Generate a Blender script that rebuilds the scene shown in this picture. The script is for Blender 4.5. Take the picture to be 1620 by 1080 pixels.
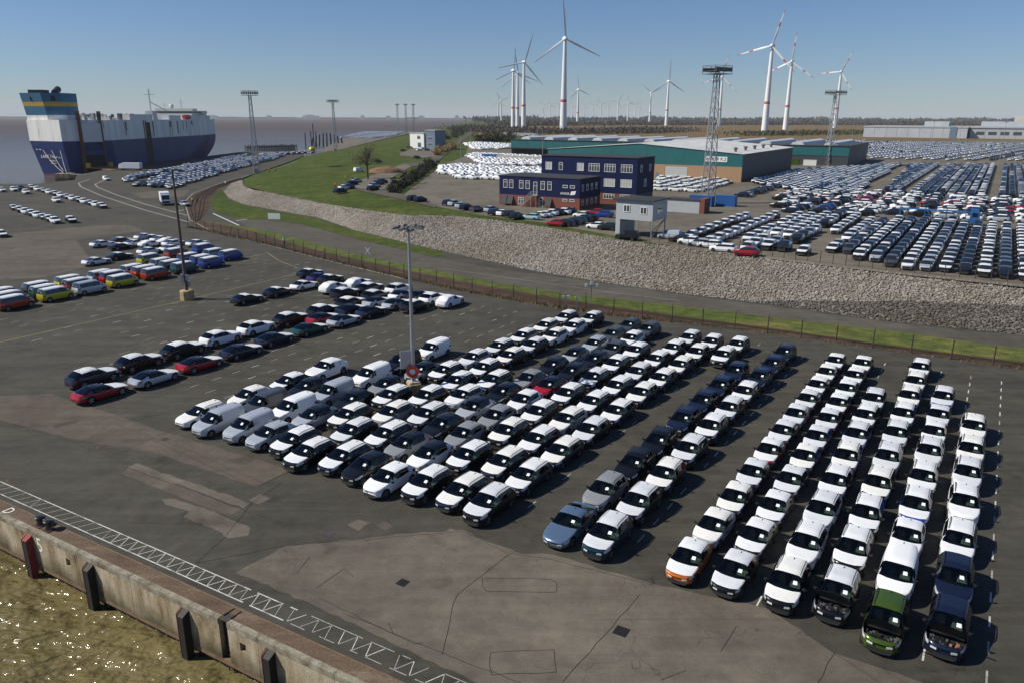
import bpy, bmesh, math, random
import numpy as np
from mathutils import Matrix, Vector, Euler
for o in list(bpy.data.objects): bpy.data.objects.remove(o, do_unlink=True)
scene = bpy.context.scene
COL = scene.collection
R = math.radians
rng = random.Random(7)
nrng = np.random.default_rng(7)

# ------------------------------------------------------------------ camera, sky, sun, exposure
cam_d = bpy.data.cameras.new('camera'); cam = bpy.data.objects.new('camera', cam_d); COL.objects.link(cam)
PITCH = math.atan(354 / 1200.0)
cam.matrix_world = Matrix.Translation((0, 0, 25)) @ Matrix.Rotation(R(90) - PITCH, 4, 'X') @ Matrix.Rotation(R(0.2), 4, 'Z')
cam_d.sensor_width = 36; cam_d.lens = 36 * 1200 / 1620.0
cam_d.clip_start = 0.5; cam_d.clip_end = 60000
scene.camera = cam
SUN_EL, SUN_FROM = 41.0, Vector((-1.0, -0.06, 0)).normalized()      # light comes from the left, slightly from behind
world = bpy.data.worlds.new('World'); scene.world = world; world.use_nodes = True
wn = world.node_tree; bg = wn.nodes['Background']
sky = wn.nodes.new('ShaderNodeTexSky'); sky.sky_type = 'NISHITA'; sky.sun_disc = False
sky.sun_elevation = R(SUN_EL); sky.sun_rotation = math.atan2(SUN_FROM.x, SUN_FROM.y)
sky.altitude = 0; sky.air_density = 1.0; sky.dust_density = 0.05; sky.ozone_density = 3.0
tint = wn.nodes.new('ShaderNodeMix'); tint.data_type = 'RGBA'; tint.blend_type = 'MULTIPLY'; tint.inputs[0].default_value = 1.0
tint.inputs[7].default_value = (0.86, 1.06, 1.42, 1); wn.links.new(sky.outputs[0], tint.inputs[6])
wn.links.new(tint.outputs[2], bg.inputs[0]); bg.inputs[1].default_value = 0.053
sun_d = bpy.data.lights.new('sun', 'SUN'); sun = bpy.data.objects.new('sun', sun_d); COL.objects.link(sun)
sun_d.energy = 5.0; sun_d.angle = R(0.53); sun_d.color = (1.0, 0.95, 0.83)
sv = Vector((SUN_FROM.x * math.cos(R(SUN_EL)), SUN_FROM.y * math.cos(R(SUN_EL)), math.sin(R(SUN_EL))))
sun.rotation_euler = sv.to_track_quat('Z', 'Y').to_euler()
scene.view_settings.view_transform = 'Standard'; scene.view_settings.look = 'None'
scene.view_settings.exposure = 0.13; scene.view_settings.gamma = 1.0
scene.render.engine = 'CYCLES'
scene.cycles.max_bounces = 6; scene.cycles.transparent_max_bounces = 10

# ------------------------------------------------------------------ materials
MATS = {}
def mat(name, col, rough=0.7, metal=0.0, coat=0.0, spec=0.5, noise=0.0, nscale=1.0, bump=0.0, bscale=30.0, emit=0):
    if name in MATS: return MATS[name]
    m = bpy.data.materials.new(name); m.use_nodes = True; MATS[name] = m
    nt = m.node_tree; b = nt.nodes['Principled BSDF']
    b.inputs['Base Color'].default_value = (*col, 1); b.inputs['Roughness'].default_value = rough
    b.inputs['Metallic'].default_value = metal; b.inputs['Coat Weight'].default_value = coat
    b.inputs['Coat Roughness'].default_value = 0.05; b.inputs['Specular IOR Level'].default_value = spec
    if noise or bump:
        g = nt.nodes.new('ShaderNodeNewGeometry')
        if noise:
            n = nt.nodes.new('ShaderNodeTexNoise'); n.inputs['Scale'].default_value = nscale; n.inputs['Detail'].default_value = 6
            n.inputs['Roughness'].default_value = 0.65
            nt.links.new(g.outputs['Position'], n.inputs['Vector'])
            r = nt.nodes.new('ShaderNodeMapRange'); r.inputs[1].default_value = 0.3; r.inputs[2].default_value = 0.7
            r.inputs[3].default_value = 1 - noise; r.inputs[4].default_value = 1 + noise
            nt.links.new(n.outputs[0], r.inputs[0])
            mx = nt.nodes.new('ShaderNodeVectorMath'); mx.operation = 'SCALE'; mx.inputs[0].default_value = col
            nt.links.new(r.outputs[0], mx.inputs['Scale']); nt.links.new(mx.outputs[0], b.inputs['Base Color'])
        if bump:
            n2 = nt.nodes.new('ShaderNodeTexNoise'); n2.inputs['Scale'].default_value = bscale; n2.inputs['Detail'].default_value = 4
            nt.links.new(g.outputs['Position'], n2.inputs['Vector'])
            bp = nt.nodes.new('ShaderNodeBump'); bp.inputs['Strength'].default_value = bump; bp.inputs['Distance'].default_value = 0.05
            nt.links.new(n2.outputs[0], bp.inputs['Height']); nt.links.new(bp.outputs[0], b.inputs['Normal'])
    return m

class NT:
    """small node-graph helper for the larger surface materials"""
    def __init__(s, name, rough=0.8, spec=0.3):
        s.m = bpy.data.materials.new(name); s.m.use_nodes = True; MATS[name] = s.m
        s.nt = s.m.node_tree; s.b = s.nt.nodes['Principled BSDF']; s.b.inputs['Roughness'].default_value = rough
        s.b.inputs['Specular IOR Level'].default_value = spec
        s.pos = s.nt.nodes.new('ShaderNodeNewGeometry').outputs['Position']
    def n(s, t, **k):
        x = s.nt.nodes.new(t)
        for a, v in k.items(): setattr(x, a, v)
        return x
    def l(s, a, b): s.nt.links.new(a, b)
    def mapped(s, rot=0, scale=(1, 1, 1), loc=(0, 0, 0)):
        x = s.n('ShaderNodeMapping'); x.inputs['Rotation'].default_value = (0, 0, rot); x.inputs['Scale'].default_value = scale
        x.inputs['Location'].default_value = loc
        s.l(s.pos, x.inputs['Vector']); return x.outputs[0]
    def noise(s, scale, detail=5, rough=0.6, vec=None, dist=0):
        x = s.n('ShaderNodeTexNoise'); x.inputs['Scale'].default_value = scale; x.inputs['Detail'].default_value = detail
        x.inputs['Roughness'].default_value = rough; x.inputs['Distortion'].default_value = dist
        s.l(vec or s.pos, x.inputs['Vector']); return x.outputs[0]
    def ramp(s, f, stops):
        x = s.n('ShaderNodeValToRGB'); e = x.color_ramp.elements
        while len(e) < len(stops): e.new(0.5)
        for i, (p, c) in enumerate(stops):
            e[i].position = p; e[i].color = (*c, 1) if len(c) == 3 else c
        s.l(f, x.inputs[0]); return x.outputs[0]
    def rng(s, f, a, b, c, d):
        x = s.n('ShaderNodeMapRange'); x.inputs[1].default_value = a; x.inputs[2].default_value = b
        x.inputs[3].default_value = c; x.inputs[4].default_value = d; s.l(f, x.inputs[0]); return x.outputs[0]
    def mix(s, f, a, b, typ='MIX'):
        x = s.n('ShaderNodeMix'); x.data_type = 'RGBA'; x.blend_type = typ
        for sock, v in ((x.inputs[0], f), (x.inputs[6], a), (x.inputs[7], b)):
            if isinstance(v, (int, float)): sock.default_value = v
            elif isinstance(v, tuple): sock.default_value = (*v, 1)
            else: s.l(v, sock)
        return x.outputs[2]
    def col(s, c): s.l(c, s.b.inputs['Base Color']); return s
    def bump(s, h, strength=0.3, dist=0.05):
        x = s.n('ShaderNodeBump'); x.inputs['Strength'].default_value = strength; x.inputs['Distance'].default_value = dist
        s.l(h, x.inputs['Height']); s.l(x.outputs[0], s.b.inputs['Normal']); return s

def surf_asphalt(name, lo, hi, patch=0.35):
    t = NT(name, 0.85, 0.25)
    big = t.noise(0.045, 6, 0.62); mid = t.noise(0.7, 6, 0.7); fine = t.noise(14, 3, 0.6)
    streak = t.noise(0.25, 5, 0.6, t.mapped(R(31), (0.3, 1.3, 1)))
    streak2 = t.noise(0.6, 4, 0.6, t.mapped(R(-58), (0.1, 2.0, 1)))
    c = t.ramp(big, [(0.34, lo), (0.66, hi)])
    c = t.mix(patch, c, t.ramp(streak, [(0.35, tuple(v * .55 for v in lo)), (0.7, tuple(v * 1.15 for v in hi))]))
    c = t.mix(patch * .6, c, t.ramp(streak2, [(0.4, tuple(v * .6 for v in lo)), (0.65, tuple(v * 1.2 for v in hi))]))
    c = t.mix(0.8, c, t.ramp(mid, [(0.3, (.72,) * 3), (0.7, (1.2,) * 3)]), 'MULTIPLY')
    c = t.mix(0.7, c, t.ramp(fine, [(0.25, (.7,) * 3), (0.75, (1.3,) * 3)]), 'MULTIPLY')
    # hairline cracks and a few old oil stains
    v = t.n('ShaderNodeTexVoronoi', feature='DISTANCE_TO_EDGE'); v.inputs['Scale'].default_value = 0.11
    wv = t.n('ShaderNodeVectorMath', operation='ADD'); t.l(t.pos, wv.inputs[0])
    nz = t.n('ShaderNodeTexNoise'); nz.inputs['Scale'].default_value = 0.5; t.l(t.pos, nz.inputs['Vector'])
    sc = t.n('ShaderNodeVectorMath', operation='SCALE'); sc.inputs['Scale'].default_value = 3.0; t.l(nz.outputs['Color'], sc.inputs[0])
    t.l(sc.outputs[0], wv.inputs[1]); t.l(wv.outputs[0], v.inputs['Vector'])
    crack = t.rng(v.outputs['Distance'], 0.0, 0.0028, 0.62, 1.0)
    c = t.mix(1.0, c, crack, 'MULTIPLY')
    st = t.noise(0.33, 3, 0.5); c = t.mix(1.0, c, t.rng(st, 0.63, 0.75, 1.0, 0.6), 'MULTIPLY')
    blot = t.noise(0.13, 8, 0.72, None, 1.2); c = t.mix(0.75, c, t.ramp(blot, [(0.34, (.72, .70, .68)), (0.5, (1.0, 1.0, 1.0)), (0.68, (1.22, 1.19, 1.16))]), 'MULTIPLY')
    skid = t.noise(0.35, 5, 0.6, t.mapped(R(33), (0.10, 2.4, 1)), 0.8); c = t.mix(t.rng(skid, 0.6, 0.72, 0, 0.45), c, tuple(v * .5 for v in lo))
    pale = t.noise(0.21, 8, 0.75); c = t.mix(t.rng(pale, 0.6, 0.75, 0, 0.35), c, tuple(v * 1.9 for v in hi))
    t.col(c).bump(fine, 0.25, 0.02); return t.m
surf_asphalt('asphalt', (0.0529, 0.0494, 0.0399), (0.0820, 0.0754, 0.0583))
surf_asphalt('asphalt_worn', (0.0886, 0.0756, 0.0567), (0.1298, 0.1104, 0.0828), 0.3)
surf_asphalt('asphalt_lot', (0.1258, 0.1098, 0.0846), (0.1786, 0.1568, 0.1209), 0.2)
surf_asphalt('concrete_brown', (0.1041, 0.0874, 0.0702), (0.1680, 0.1445, 0.1138), 0.2)
surf_asphalt('concrete_red', (0.0823, 0.0660, 0.0514), (0.1259, 0.1032, 0.0818), 0.2)
surf_asphalt('road_grey', (0.0837, 0.0747, 0.0592), (0.1120, 0.1000, 0.0793), 0.25)

def surf_quay_wall():
    t = NT('quay_concrete', 0.9, 0.2)
    stain = t.noise(1.0, 6, 0.65, t.mapped(R(30), (0.9, 0.9, 0.22)))
    big = t.noise(0.35, 5, 0.6); fine = t.noise(9, 4, 0.65)
    c = t.ramp(stain, [(0.28, (.09, .062, .03)), (0.42, (.29, .225, .14)), (0.58, (.42, .36, .26)), (0.78, (.52, .47, .38))])
    sep = t.n('ShaderNodeSeparateXYZ'); t.l(t.pos, sep.inputs[0])
    low = t.n('ShaderNodeMath', operation='ADD'); t.l(sep.outputs[2], low.inputs[0])
    w = t.rng(big, 0.3, 0.7, -0.6, 0.6); t.l(w, low.inputs[1])
    algae = t.rng(low.outputs[0], -2.6, -1.3, 0.85, 0.0)
    c = t.mix(algae, c, (.05, .043, .018))
    c = t.mix(0.8, c, t.ramp(fine, [(0.3, (.7,) * 3), (0.7, (1.2,) * 3)]), 'MULTIPLY')
    t.col(c).bump(fine, 0.5, 0.04)
surf_quay_wall()
def surf_quay_top():
    t = NT('quay_top', 0.9, 0.2)
    a = t.noise(0.5, 6, 0.65, t.mapped(R(30), (0.5, 1.6, 1))); f = t.noise(6, 5, 0.7)
    c = t.ramp(a, [(0.3, (.095, .062, .042)), (0.55, (.15, .105, .072)), (0.75, (.24, .20, .15))])
    c = t.mix(0.9, c, t.ramp(f, [(0.3, (.6,) * 3), (0.7, (1.25,) * 3)]), 'MULTIPLY')
    t.col(c).bump(f, 0.4, 0.03)
surf_quay_top()
def surf_coping():
    t = NT('coping_stone', 0.9, 0.2)
    a = t.noise(1.1, 6, 0.7); f = t.noise(9, 5, 0.7)
    c = t.ramp(a, [(0.3, (.12, .095, .06)), (0.5, (.27, .24, .18)), (0.72, (.42, .40, .34))])
    c = t.mix(0.9, c, t.ramp(f, [(0.3, (.65,) * 3), (0.7, (1.2,) * 3)]), 'MULTIPLY')
    t.col(c).bump(f, 0.4, 0.03)
surf_coping()
def surf_grass(name, a, b, c3):
    t = NT(name, 0.95, 0.1)
    big = t.noise(0.035, 7, 0.7, None, 0.8); mid = t.noise(0.5, 6, 0.75); f = t.noise(5, 4, 0.75)
    c = t.ramp(big, [(0.3, a), (0.55, b), (0.74, c3)])
    c = t.mix(1.0, c, t.ramp(mid, [(0.32, (.50, .55, .45)), (0.5, (1.0, 1.0, 1.0)), (0.68, (1.55, 1.40, 1.25))]), 'MULTIPLY')
    pat = t.noise(0.12, 6, 0.7, None, 1.0); c = t.mix(0.8, c, t.ramp(pat, [(0.36, (.70, .74, .62)), (0.52, (1.0, 1.0, 1.0)), (0.66, (1.45, 1.22, 1.05))]), 'MULTIPLY')
    c = t.mix(0.9, c, t.ramp(f, [(0.25, (.40,) * 3), (0.75, (1.6,) * 3)]), 'MULTIPLY')
    t.col(c).bump(f, 0.9, 0.12)
surf_grass('grass', (.042, .064, .012), (.066, .088, .020), (.108, .090, .034))
surf_grass('grass_bright', (.072, .095, .024), (.095, .120, .032), (.135, .130, .048))
surf_grass('dry_grass', (.10, .070, .034), (.17, .12, .06), (.24, .17, .09))
surf_grass('ballast', (.055, .038, .028), (.080, .055, .040), (.10, .075, .055))
def surf_water():
    t = NT('estuary_water', 0.12, 0.5); t.b.inputs['IOR'].default_value = 1.33
    big = t.noise(0.004, 5, 0.6, t.mapped(R(20), (0.35, 1.5, 1)))
    mid = t.noise(0.05, 5, 0.65)
    c = t.ramp(big, [(0.3, (.075, .057, .047)), (0.7, (.115, .090, .074))])
    sepw = t.n('ShaderNodeVectorMath', operation='LENGTH'); t.l(t.pos, sepw.inputs[0])
    near = t.rng(sepw.outputs['Value'], 60, 220, 1.0, 0.0)                      # silt-yellow water in the harbour corner
    c = t.mix(near, c, t.ramp(mid, [(0.3, (.115, .093, .038)), (0.7, (.185, .152, .070))]))
    vo = t.n('ShaderNodeTexVoronoi'); vo.inputs['Scale'].default_value = 1.9; t.l(t.mapped(R(-28), (0.7, 1.5, 1)), vo.inputs['Vector'])
    fz = t.noise(0.16, 4, 0.6, t.mapped(R(-28), (0.5, 1.4, 1))); f2 = t.noise(2.6, 3, 0.6)
    fm = t.n('ShaderNodeMath', operation='MULTIPLY'); t.l(t.rng(vo.outputs['Distance'], 0.10, 0.20, 1, 0), fm.inputs[0]); t.l(t.rng(fz, 0.57, 0.68, 0, 0.7), fm.inputs[1])
    fm1 = t.n('ShaderNodeMath', operation='MULTIPLY'); t.l(fm.outputs[0], fm1.inputs[0]); t.l(t.rng(f2, 0.42, 0.6, 0, 1), fm1.inputs[1])
    fm2 = t.n('ShaderNodeMath', operation='MULTIPLY'); t.l(fm1.outputs[0], fm2.inputs[0]); t.l(near, fm2.inputs[1])
    c = t.mix(fm2.outputs[0], c, (.60, .57, .48))                                # flecks of foam, and sun glints painted into the water colour
    t.col(c)
    w1 = t.noise(0.75, 2, 0.4, t.mapped(R(-28), (0.75, 1.3, 1))); w3 = t.noise(2.4, 2, 0.45, t.mapped(R(10), (0.8, 1.3, 1)))
    w2 = t.noise(0.16, 3, 0.5, t.mapped(R(20), (0.5, 1.6, 1)))
    ad = t.n('ShaderNodeMath', operation='MULTIPLY_ADD'); t.l(w2, ad.inputs[0]); ad.inputs[1].default_value = 1.4; t.l(w1, ad.inputs[2])
    ae = t.n('ShaderNodeMath', operation='MULTIPLY_ADD'); t.l(w3, ae.inputs[0]); ae.inputs[1].default_value = 0.22; t.l(ad.outputs[0], ae.inputs[2])
    t.bump(ae.outputs[0], 1.0, 0.9)
    fl = t.rng(sepw.outputs['Value'], 200, 2500, 0.10, 0.55); t.l(fl, t.b.inputs['Roughness'])       # far off, waves too small to see spread the reflection
    t.l(t.rng(sepw.outputs['Value'], 120, 1500, 0.4, 0.14), t.b.inputs['Specular IOR Level'])
surf_water()
def surf_rock(name, k):
    t = NT(name, 0.9, 0.2)
    oi = t.n('ShaderNodeTexVoronoi'); oi.inputs['Scale'].default_value = 2.6; t.l(t.pos, oi.inputs['Vector'])
    f = t.noise(5, 5, 0.7); big = t.noise(0.06, 3, 0.5)
    hs = t.n('ShaderNodeSeparateColor'); t.l(oi.outputs['Color'], hs.inputs[0])
    c = t.ramp(hs.outputs[0], [(0.0, (.20 * k, .178 * k, .152 * k)), (0.4, (.27 * k, .245 * k, .214 * k)), (0.8, (.335 * k, .308 * k, .272 * k)), (1.0, (.42 * k, .39 * k, .345 * k))])
    c = t.mix(0.8, c, t.ramp(f, [(0.3, (.65,) * 3), (0.7, (1.25,) * 3)]), 'MULTIPLY')
    c = t.mix(0.7, c, t.ramp(big, [(0.35, (.82, .76, .68)), (0.65, (1.1, 1.1, 1.1))]), 'MULTIPLY')
    t.col(c).bump(f, 0.4, 0.05)
surf_rock('rock', 0.9); surf_rock('rock_dark', 0.36)

mat('film_white', (.70, .71, .73), 0.45, coat=0.0, spec=0.4, noise=0.05, nscale=2.5)
mat('film_cool', (.60, .615, .65), 0.5, spec=0.4, noise=0.07, nscale=1.7); mat('film_warm', (.73, .725, .70), 0.38, spec=0.4, noise=0.06, nscale=2.1)
mat('tyre', (.012, .012, .012), 0.85); mat('rim', (.42, .43, .45), 0.3, metal=0.9)
mat('trim', (.012, .012, .013), 0.55); mat('lamp_glass', (.55, .57, .6), 0.12, coat=1.0); mat('tail_red', (.30, .012, .012), 0.2, coat=1.0)
mat('interior', (.014, .014, .016), 0.8); mat('seat_cover', (.36, .43, .39), 0.5); mat('paper', (.82, .83, .84), 0.8)
mat('underbody', (.006, .006, .006), 0.9); mat('engine_metal', (.45, .45, .46), 0.35, metal=0.8); mat('copper', (.5, .2, .11), 0.4, metal=0.3)
def glassmat(name, tint):
    m = bpy.data.materials.new(name); m.use_nodes = True; MATS[name] = m; nt = m.node_tree
    nt.nodes.remove(nt.nodes['Principled BSDF']); out = nt.nodes['Material Output']
    tr = nt.nodes.new('ShaderNodeBsdfTransparent'); tr.inputs[0].default_value = (*tint, 1)
    gl = nt.nodes.new('ShaderNodeBsdfGlossy'); gl.inputs['Roughness'].default_value = 0.02
    fr = nt.nodes.new('ShaderNodeFresnel'); fr.inputs[0].default_value = 1.5
    mx = nt.nodes.new('ShaderNodeMixShader'); nt.links.new(fr.outputs[0], mx.inputs[0]); nt.links.new(tr.outputs[0], mx.inputs[1])
    nt.links.new(gl.outputs[0], mx.inputs[2]); nt.links.new(mx.outputs[0], out.inputs[0])
glassmat('car_glass', (.33, .39, .37)); glassmat('privacy_glass', (.06, .07, .07))
mat('dark_glass', (.012, .015, .017), 0.06, coat=1.0)
PAINT = dict(k=(.005, .005, .006), n=(.007, .011, .030), g=(.22, .23, .245), s=(.46, .49, .53), w=(.78, .79, .80), r=(.30, .008, .016),
             b=(.012, .045, .26), d=(.05, .055, .065), o=(.50, .13, .02), v=(.055, .10, .012), u=(.10, .16, .25), y=(.46, .43, .03),
             a=(.006, .035, .055), t=(.012, .075, .062), e=(.36, .045, .02), p=(.04, .02, .16), i=(.42, .62, .60), m=(.16, .02, .03))
def paint(c):
    return mat('paint_' + c, PAINT[c], 0.35 if c in 'gw' else 0.28, metal=0.0 if c in 'kgwrbnd' else 0.3, coat=0.35, spec=0.3)
for c in PAINT: paint(c)

# ------------------------------------------------------------------ object helpers
def tag(o, label=None, cat=None, group=None, kind=None):
    if label: o['label'] = label
    if cat: o['category'] = cat
    if group: o['group'] = group
    if kind: o['kind'] = kind
    return o
def link(name, me, parent=None, loc=None, rot=None):
    o = bpy.data.objects.new(name, me); COL.objects.link(o)
    if parent is not None: o.parent = parent
    if loc is not None: o.location = loc
    if rot is not None: o.rotation_euler = rot
    return o
def empty(name, loc, rz=0.0, label=None, cat=None, group=None):
    o = link(name, None, None, loc, (0, 0, rz)); o.empty_display_size = 0.3
    return tag(o, label, cat, group)
class MB:
    def __init__(s): s.v = []; s.f = []; s.m = []; s.mats = []
    def mi(s, m):
        if m not in s.mats: s.mats.append(m)
        return s.mats.index(m)
    def add(s, vs, fs, m):
        k = len(s.v); i = s.mi(m); s.v += [tuple(v) for v in vs]
        for f in fs: s.f.append(tuple(k + a for a in f)); s.m.append(i)
        return s
    def box(s, x0, y0, z0, x1, y1, z1, m):
        vs = [(x0, y0, z0), (x1, y0, z0), (x1, y1, z0), (x0, y1, z0), (x0, y0, z1), (x1, y0, z1), (x1, y1, z1), (x0, y1, z1)]
        return s.add(vs, [(3, 2, 1, 0), (4, 5, 6, 7), (0, 1, 5, 4), (1, 2, 6, 5), (2, 3, 7, 6), (3, 0, 4, 7)], m)
    def tube(s, a, b, r0, r1, m, n=8, caps=True):
        a = Vector(a); b = Vector(b); d = (b - a).normalized()
        u = d.orthogonal().normalized(); w = d.cross(u)
        vs = []
        for p, r in ((a, r0), (b, r1)):
            for i in range(n):
                t = 2 * math.pi * i / n; vs.append(p + (u * math.cos(t) + w * math.sin(t)) * r)
        fs = [(i, (i + 1) % n, n + (i + 1) % n, n + i) for i in range(n)]
        if caps: fs += [tuple(range(n - 1, -1, -1)), tuple(range(n, 2 * n))]
        return s.add(vs, fs, m)
    def bar(s, a, b, w, m, h=None):
        a = Vector(a); b = Vector(b); d = (b - a).normalized(); up = Vector((0, 0, 1)) if abs(d.z) < 0.95 else Vector((1, 0, 0))
        u = d.cross(up).normalized() * w / 2; k = u.cross(d).normalized() * (h or w) / 2
        vs = [p + q for p in (a, b) for q in (-u - k, u - k, u + k, -u + k)]
        return s.add(vs, [(0, 1, 2, 3), (7, 6, 5, 4), (0, 4, 5, 1), (1, 5, 6, 2), (2, 6, 7, 3), (3, 7, 4, 0)], m)
    def lathe(s, prof, m, n=12, c=(0, 0, 0)):
        vs = []; fs = []
        for r, z in prof:
            for i in range(n): t = 2 * math.pi * i / n; vs.append((c[0] + r * math.cos(t), c[1] + r * math.sin(t), c[2] + z))
        for k in range(len(prof) - 1):
            for i in range(n): fs.append((k * n + i, k * n + (i + 1) % n, (k + 1) * n + (i + 1) % n, (k + 1) * n + i))
        fs += [tuple(range(n - 1, -1, -1)), tuple(range((len(prof) - 1) * n, len(prof) * n))]
        return s.add(vs, fs, m)
    def poly(s, pts, m, z=None):
        return s.add([(p[0], p[1], z if z is not None else p[2]) for p in pts], [tuple(range(len(pts)))], m)
    def prism(s, pts, z0, z1, m):
        n = len(pts)
        return s.add([(p[0], p[1], z0) for p in pts] + [(p[0], p[1], z1) for p in pts],
                     [tuple(range(n - 1, -1, -1)), tuple(range(n, 2 * n))] + [(i, (i + 1) % n, n + (i + 1) % n, n + i) for i in range(n)], m)
    def mesh(s, name, smooth=None):
        me = bpy.data.meshes.new(name); me.from_pydata(s.v, [], s.f)
        for m in s.mats: me.materials.append(MATS[m] if isinstance(m, str) else m)
        if s.m: me.polygons.foreach_set('material_index', s.m)
        if smooth is not None:
            me.polygons.foreach_set('use_smooth', [True] * len(me.polygons)); me.set_sharp_from_angle(angle=R(smooth))
        me.update(); return me
    def build(s, name, parent=None, loc=None, rot=None, smooth=None, label=None, cat=None, group=None, kind=None):
        o = link(name, s.mesh(name, smooth), parent, loc, rot); return tag(o, label, cat, group, kind)
def copy_tree(o, parent=None):
    c = o.copy(); COL.objects.link(c); c.parent = parent
    for ch in list(o.children): copy_tree(ch, c)
    return c
def sheet(name, pts, z, m, parent=None, kind='structure', label=None):
    """a flat polygon of ground, cut into triangles"""
    bm = bmesh.new(); vs = [bm.verts.new((p[0], p[1], z)) for p in pts]; f = bm.faces.new(vs); bm.normal_update()
    if f.normal.z < 0: f.normal_flip()
    bmesh.ops.triangulate(bm, faces=bm.faces[:]); me = bpy.data.meshes.new(name); bm.to_mesh(me); bm.free()
    me.materials.append(MATS[m]); o = link(name, me, parent)
    return tag(o, label, None, None, kind if parent is None else None)
def resample(pts, n):
    p = np.array(pts, float); d = np.r_[0, np.cumsum(np.linalg.norm(np.diff(p[:, :2], axis=0), axis=1))]
    t = np.linspace(0, d[-1], n); return np.stack([np.interp(t, d, p[:, k]) for k in range(p.shape[1])], 1)
def strip(name, A, B, n, m, nv=1, kind='structure', parent=None):
    """a ruled sheet between two 3-D polylines"""
    a = resample(A, n); b = resample(B, n); g = np.stack([a + (b - a) * k / nv for k in range(nv + 1)], 0).reshape(-1, 3)
    fs = [(k * n + i, k * n + i + 1, (k + 1) * n + i + 1, (k + 1) * n + i) for k in range(nv) for i in range(n - 1)]
    me = bpy.data.meshes.new(name); me.from_pydata(g.tolist(), [], fs); me.materials.append(MATS[m]); me.update()
    if me.polygons[0].normal.z < 0: me.flip_normals()
    o = link(name, me, parent); return tag(o, None, None, None, kind if parent is None else None)
def ruled(name, A, B, sub, nv, m, kind='structure'):
    """a ruled sheet between matching points of two 3-D polylines"""
    f = lambda L: np.concatenate([np.linspace(p, q, sub + 1)[:-1] for p, q in zip(L[:-1], L[1:])] + [np.array([L[-1]])])
    a = f(np.array(A, float)); b = f(np.array(B, float)); n = len(a)
    g = np.stack([a + (b - a) * k / nv for k in range(nv + 1)], 0).reshape(-1, 3)
    fs = [(k * n + i, k * n + i + 1, (k + 1) * n + i + 1, (k + 1) * n + i) for k in range(nv) for i in range(n - 1)]
    me = bpy.data.meshes.new(name); me.from_pydata(g.tolist(), [], fs); me.materials.append(MATS[m]); me.update()
    if sum(p.normal.z * p.area for p in me.polygons) < 0: me.flip_normals()
    return tag(link(name, me), None, None, None, kind)
def band(mb, pts, w, m, z):
    """a painted line or kerb of width w along a polyline, lying on the ground"""
    for a, b in zip(pts[:-1], pts[1:]):
        a = Vector(a[:2]); b = Vector(b[:2]); d = (b - a).normalized(); q = Vector((-d.y, d.x)) * w / 2; e = d * w * 0.0
        mb.add([(*(a - q - e), z), (*(b - q + e), z), (*(b + q + e), z), (*(a + q - e), z)], [(0, 1, 2, 3)], m)
def text_mesh(txt, size, m, name='lettering', extrude=0.01):
    cu = bpy.data.curves.new(name, 'FONT'); cu.body = txt; cu.size = size; cu.align_x = 'CENTER'; cu.align_y = 'CENTER'; cu.extrude = extrude
    cu.resolution_u = 3
    o = bpy.data.objects.new(name, cu); COL.objects.link(o); dg = bpy.context.evaluated_depsgraph_get()
    me = bpy.data.meshes.new_from_object(o.evaluated_get(dg)); bpy.data.objects.remove(o); me.materials.clear(); me.materials.append(MATS[m]); return me

# ------------------------------------------------------------------ ground, water, dyke
ZP, ZW = 3.5, -3.3                                   # level of the land behind the dyke, level of the water
QA = R(-30.1); QE = Vector((math.cos(QA), math.sin(QA))); QN = Vector((-QE.y, QE.x)); Q0 = Vector((-33.38, 44.24))
def quay(s, t=0.0): p = Q0 + QE * s + QN * t; return (p.x, p.y)
surf_rock('rock_bed', 0.6)
PAIR = [((400, -80, 0), (420, -66, 3.5)), ((150, 45, 0), (160, 52, 3.5)),
 ((61.88, 88.21, 0), (68.71, 99.82, 3.5)), ((46.86, 95.49, 0), (55.39, 108.65, 3.5)), ((38.27, 102.25, 0), (45.89, 115.93, 3.5)), ((25.29, 109.91, 0), (29.46, 130.42, 3.5)), ((14.92, 117.34, 0), (19.64, 138.66, 3.5)), ((3.19, 127.44, 0), (5.13, 156.84, 3.5)),
 ((-3.46, 134.96, 0), (-2.82, 164.59, 3.5)), ((-13.63, 146.9, 0), (-12.96, 172.5, 3.5)), ((-22.38, 156.83, 0), (-24.59, 173.9, 3.5)), ((-29.08, 165.41, 0), (-32.06, 183.89, 3)), ((-36.52, 174.94, 0), (-44.91, 200.13, 2.5)), ((-49.78, 196.36, 0), (-53.73, 213.02, 1.9)), ((-61.65, 208.24, 0), (-64.08, 228.39, 1.7)),
 ((-68.35, 215.47, 0), (-74.64, 241.62, 1.7)), ((-79.19, 226.43, 0), (-86.24, 256.35, 1.5)), ((-90.09, 244.33, 0), (-93.7, 270.23, 1.2)), ((-100.4, 267.6, 0), (-96.22, 276.28, 1)), ((-108.83, 298.68, 0), (-102.94, 294.52, 0.6)), ((-110.65, 313.91, 0), (-109.01, 311.43, 0.2))]
TOE = [p[0] for p in PAIR]; TOP = [p[1] for p in PAIR]
SHORE = [(-112.42, 318.93, -0.4), (-117.73, 350.96, -0.4), (-123.89, 410.36, -0.4), (-129.77, 457.74, -0.4), (-138.81, 517.14, -0.4), (-139.41, 553.28, -0.4), (-140.1, 594.76, -0.4), (-147.72, 700.23, -1), (-155.78, 915.57, -1), (-167.06, 1375.18, -1), (-206.8, 2993.99, -1), (-333.36, 6486.96, -1)]
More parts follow.
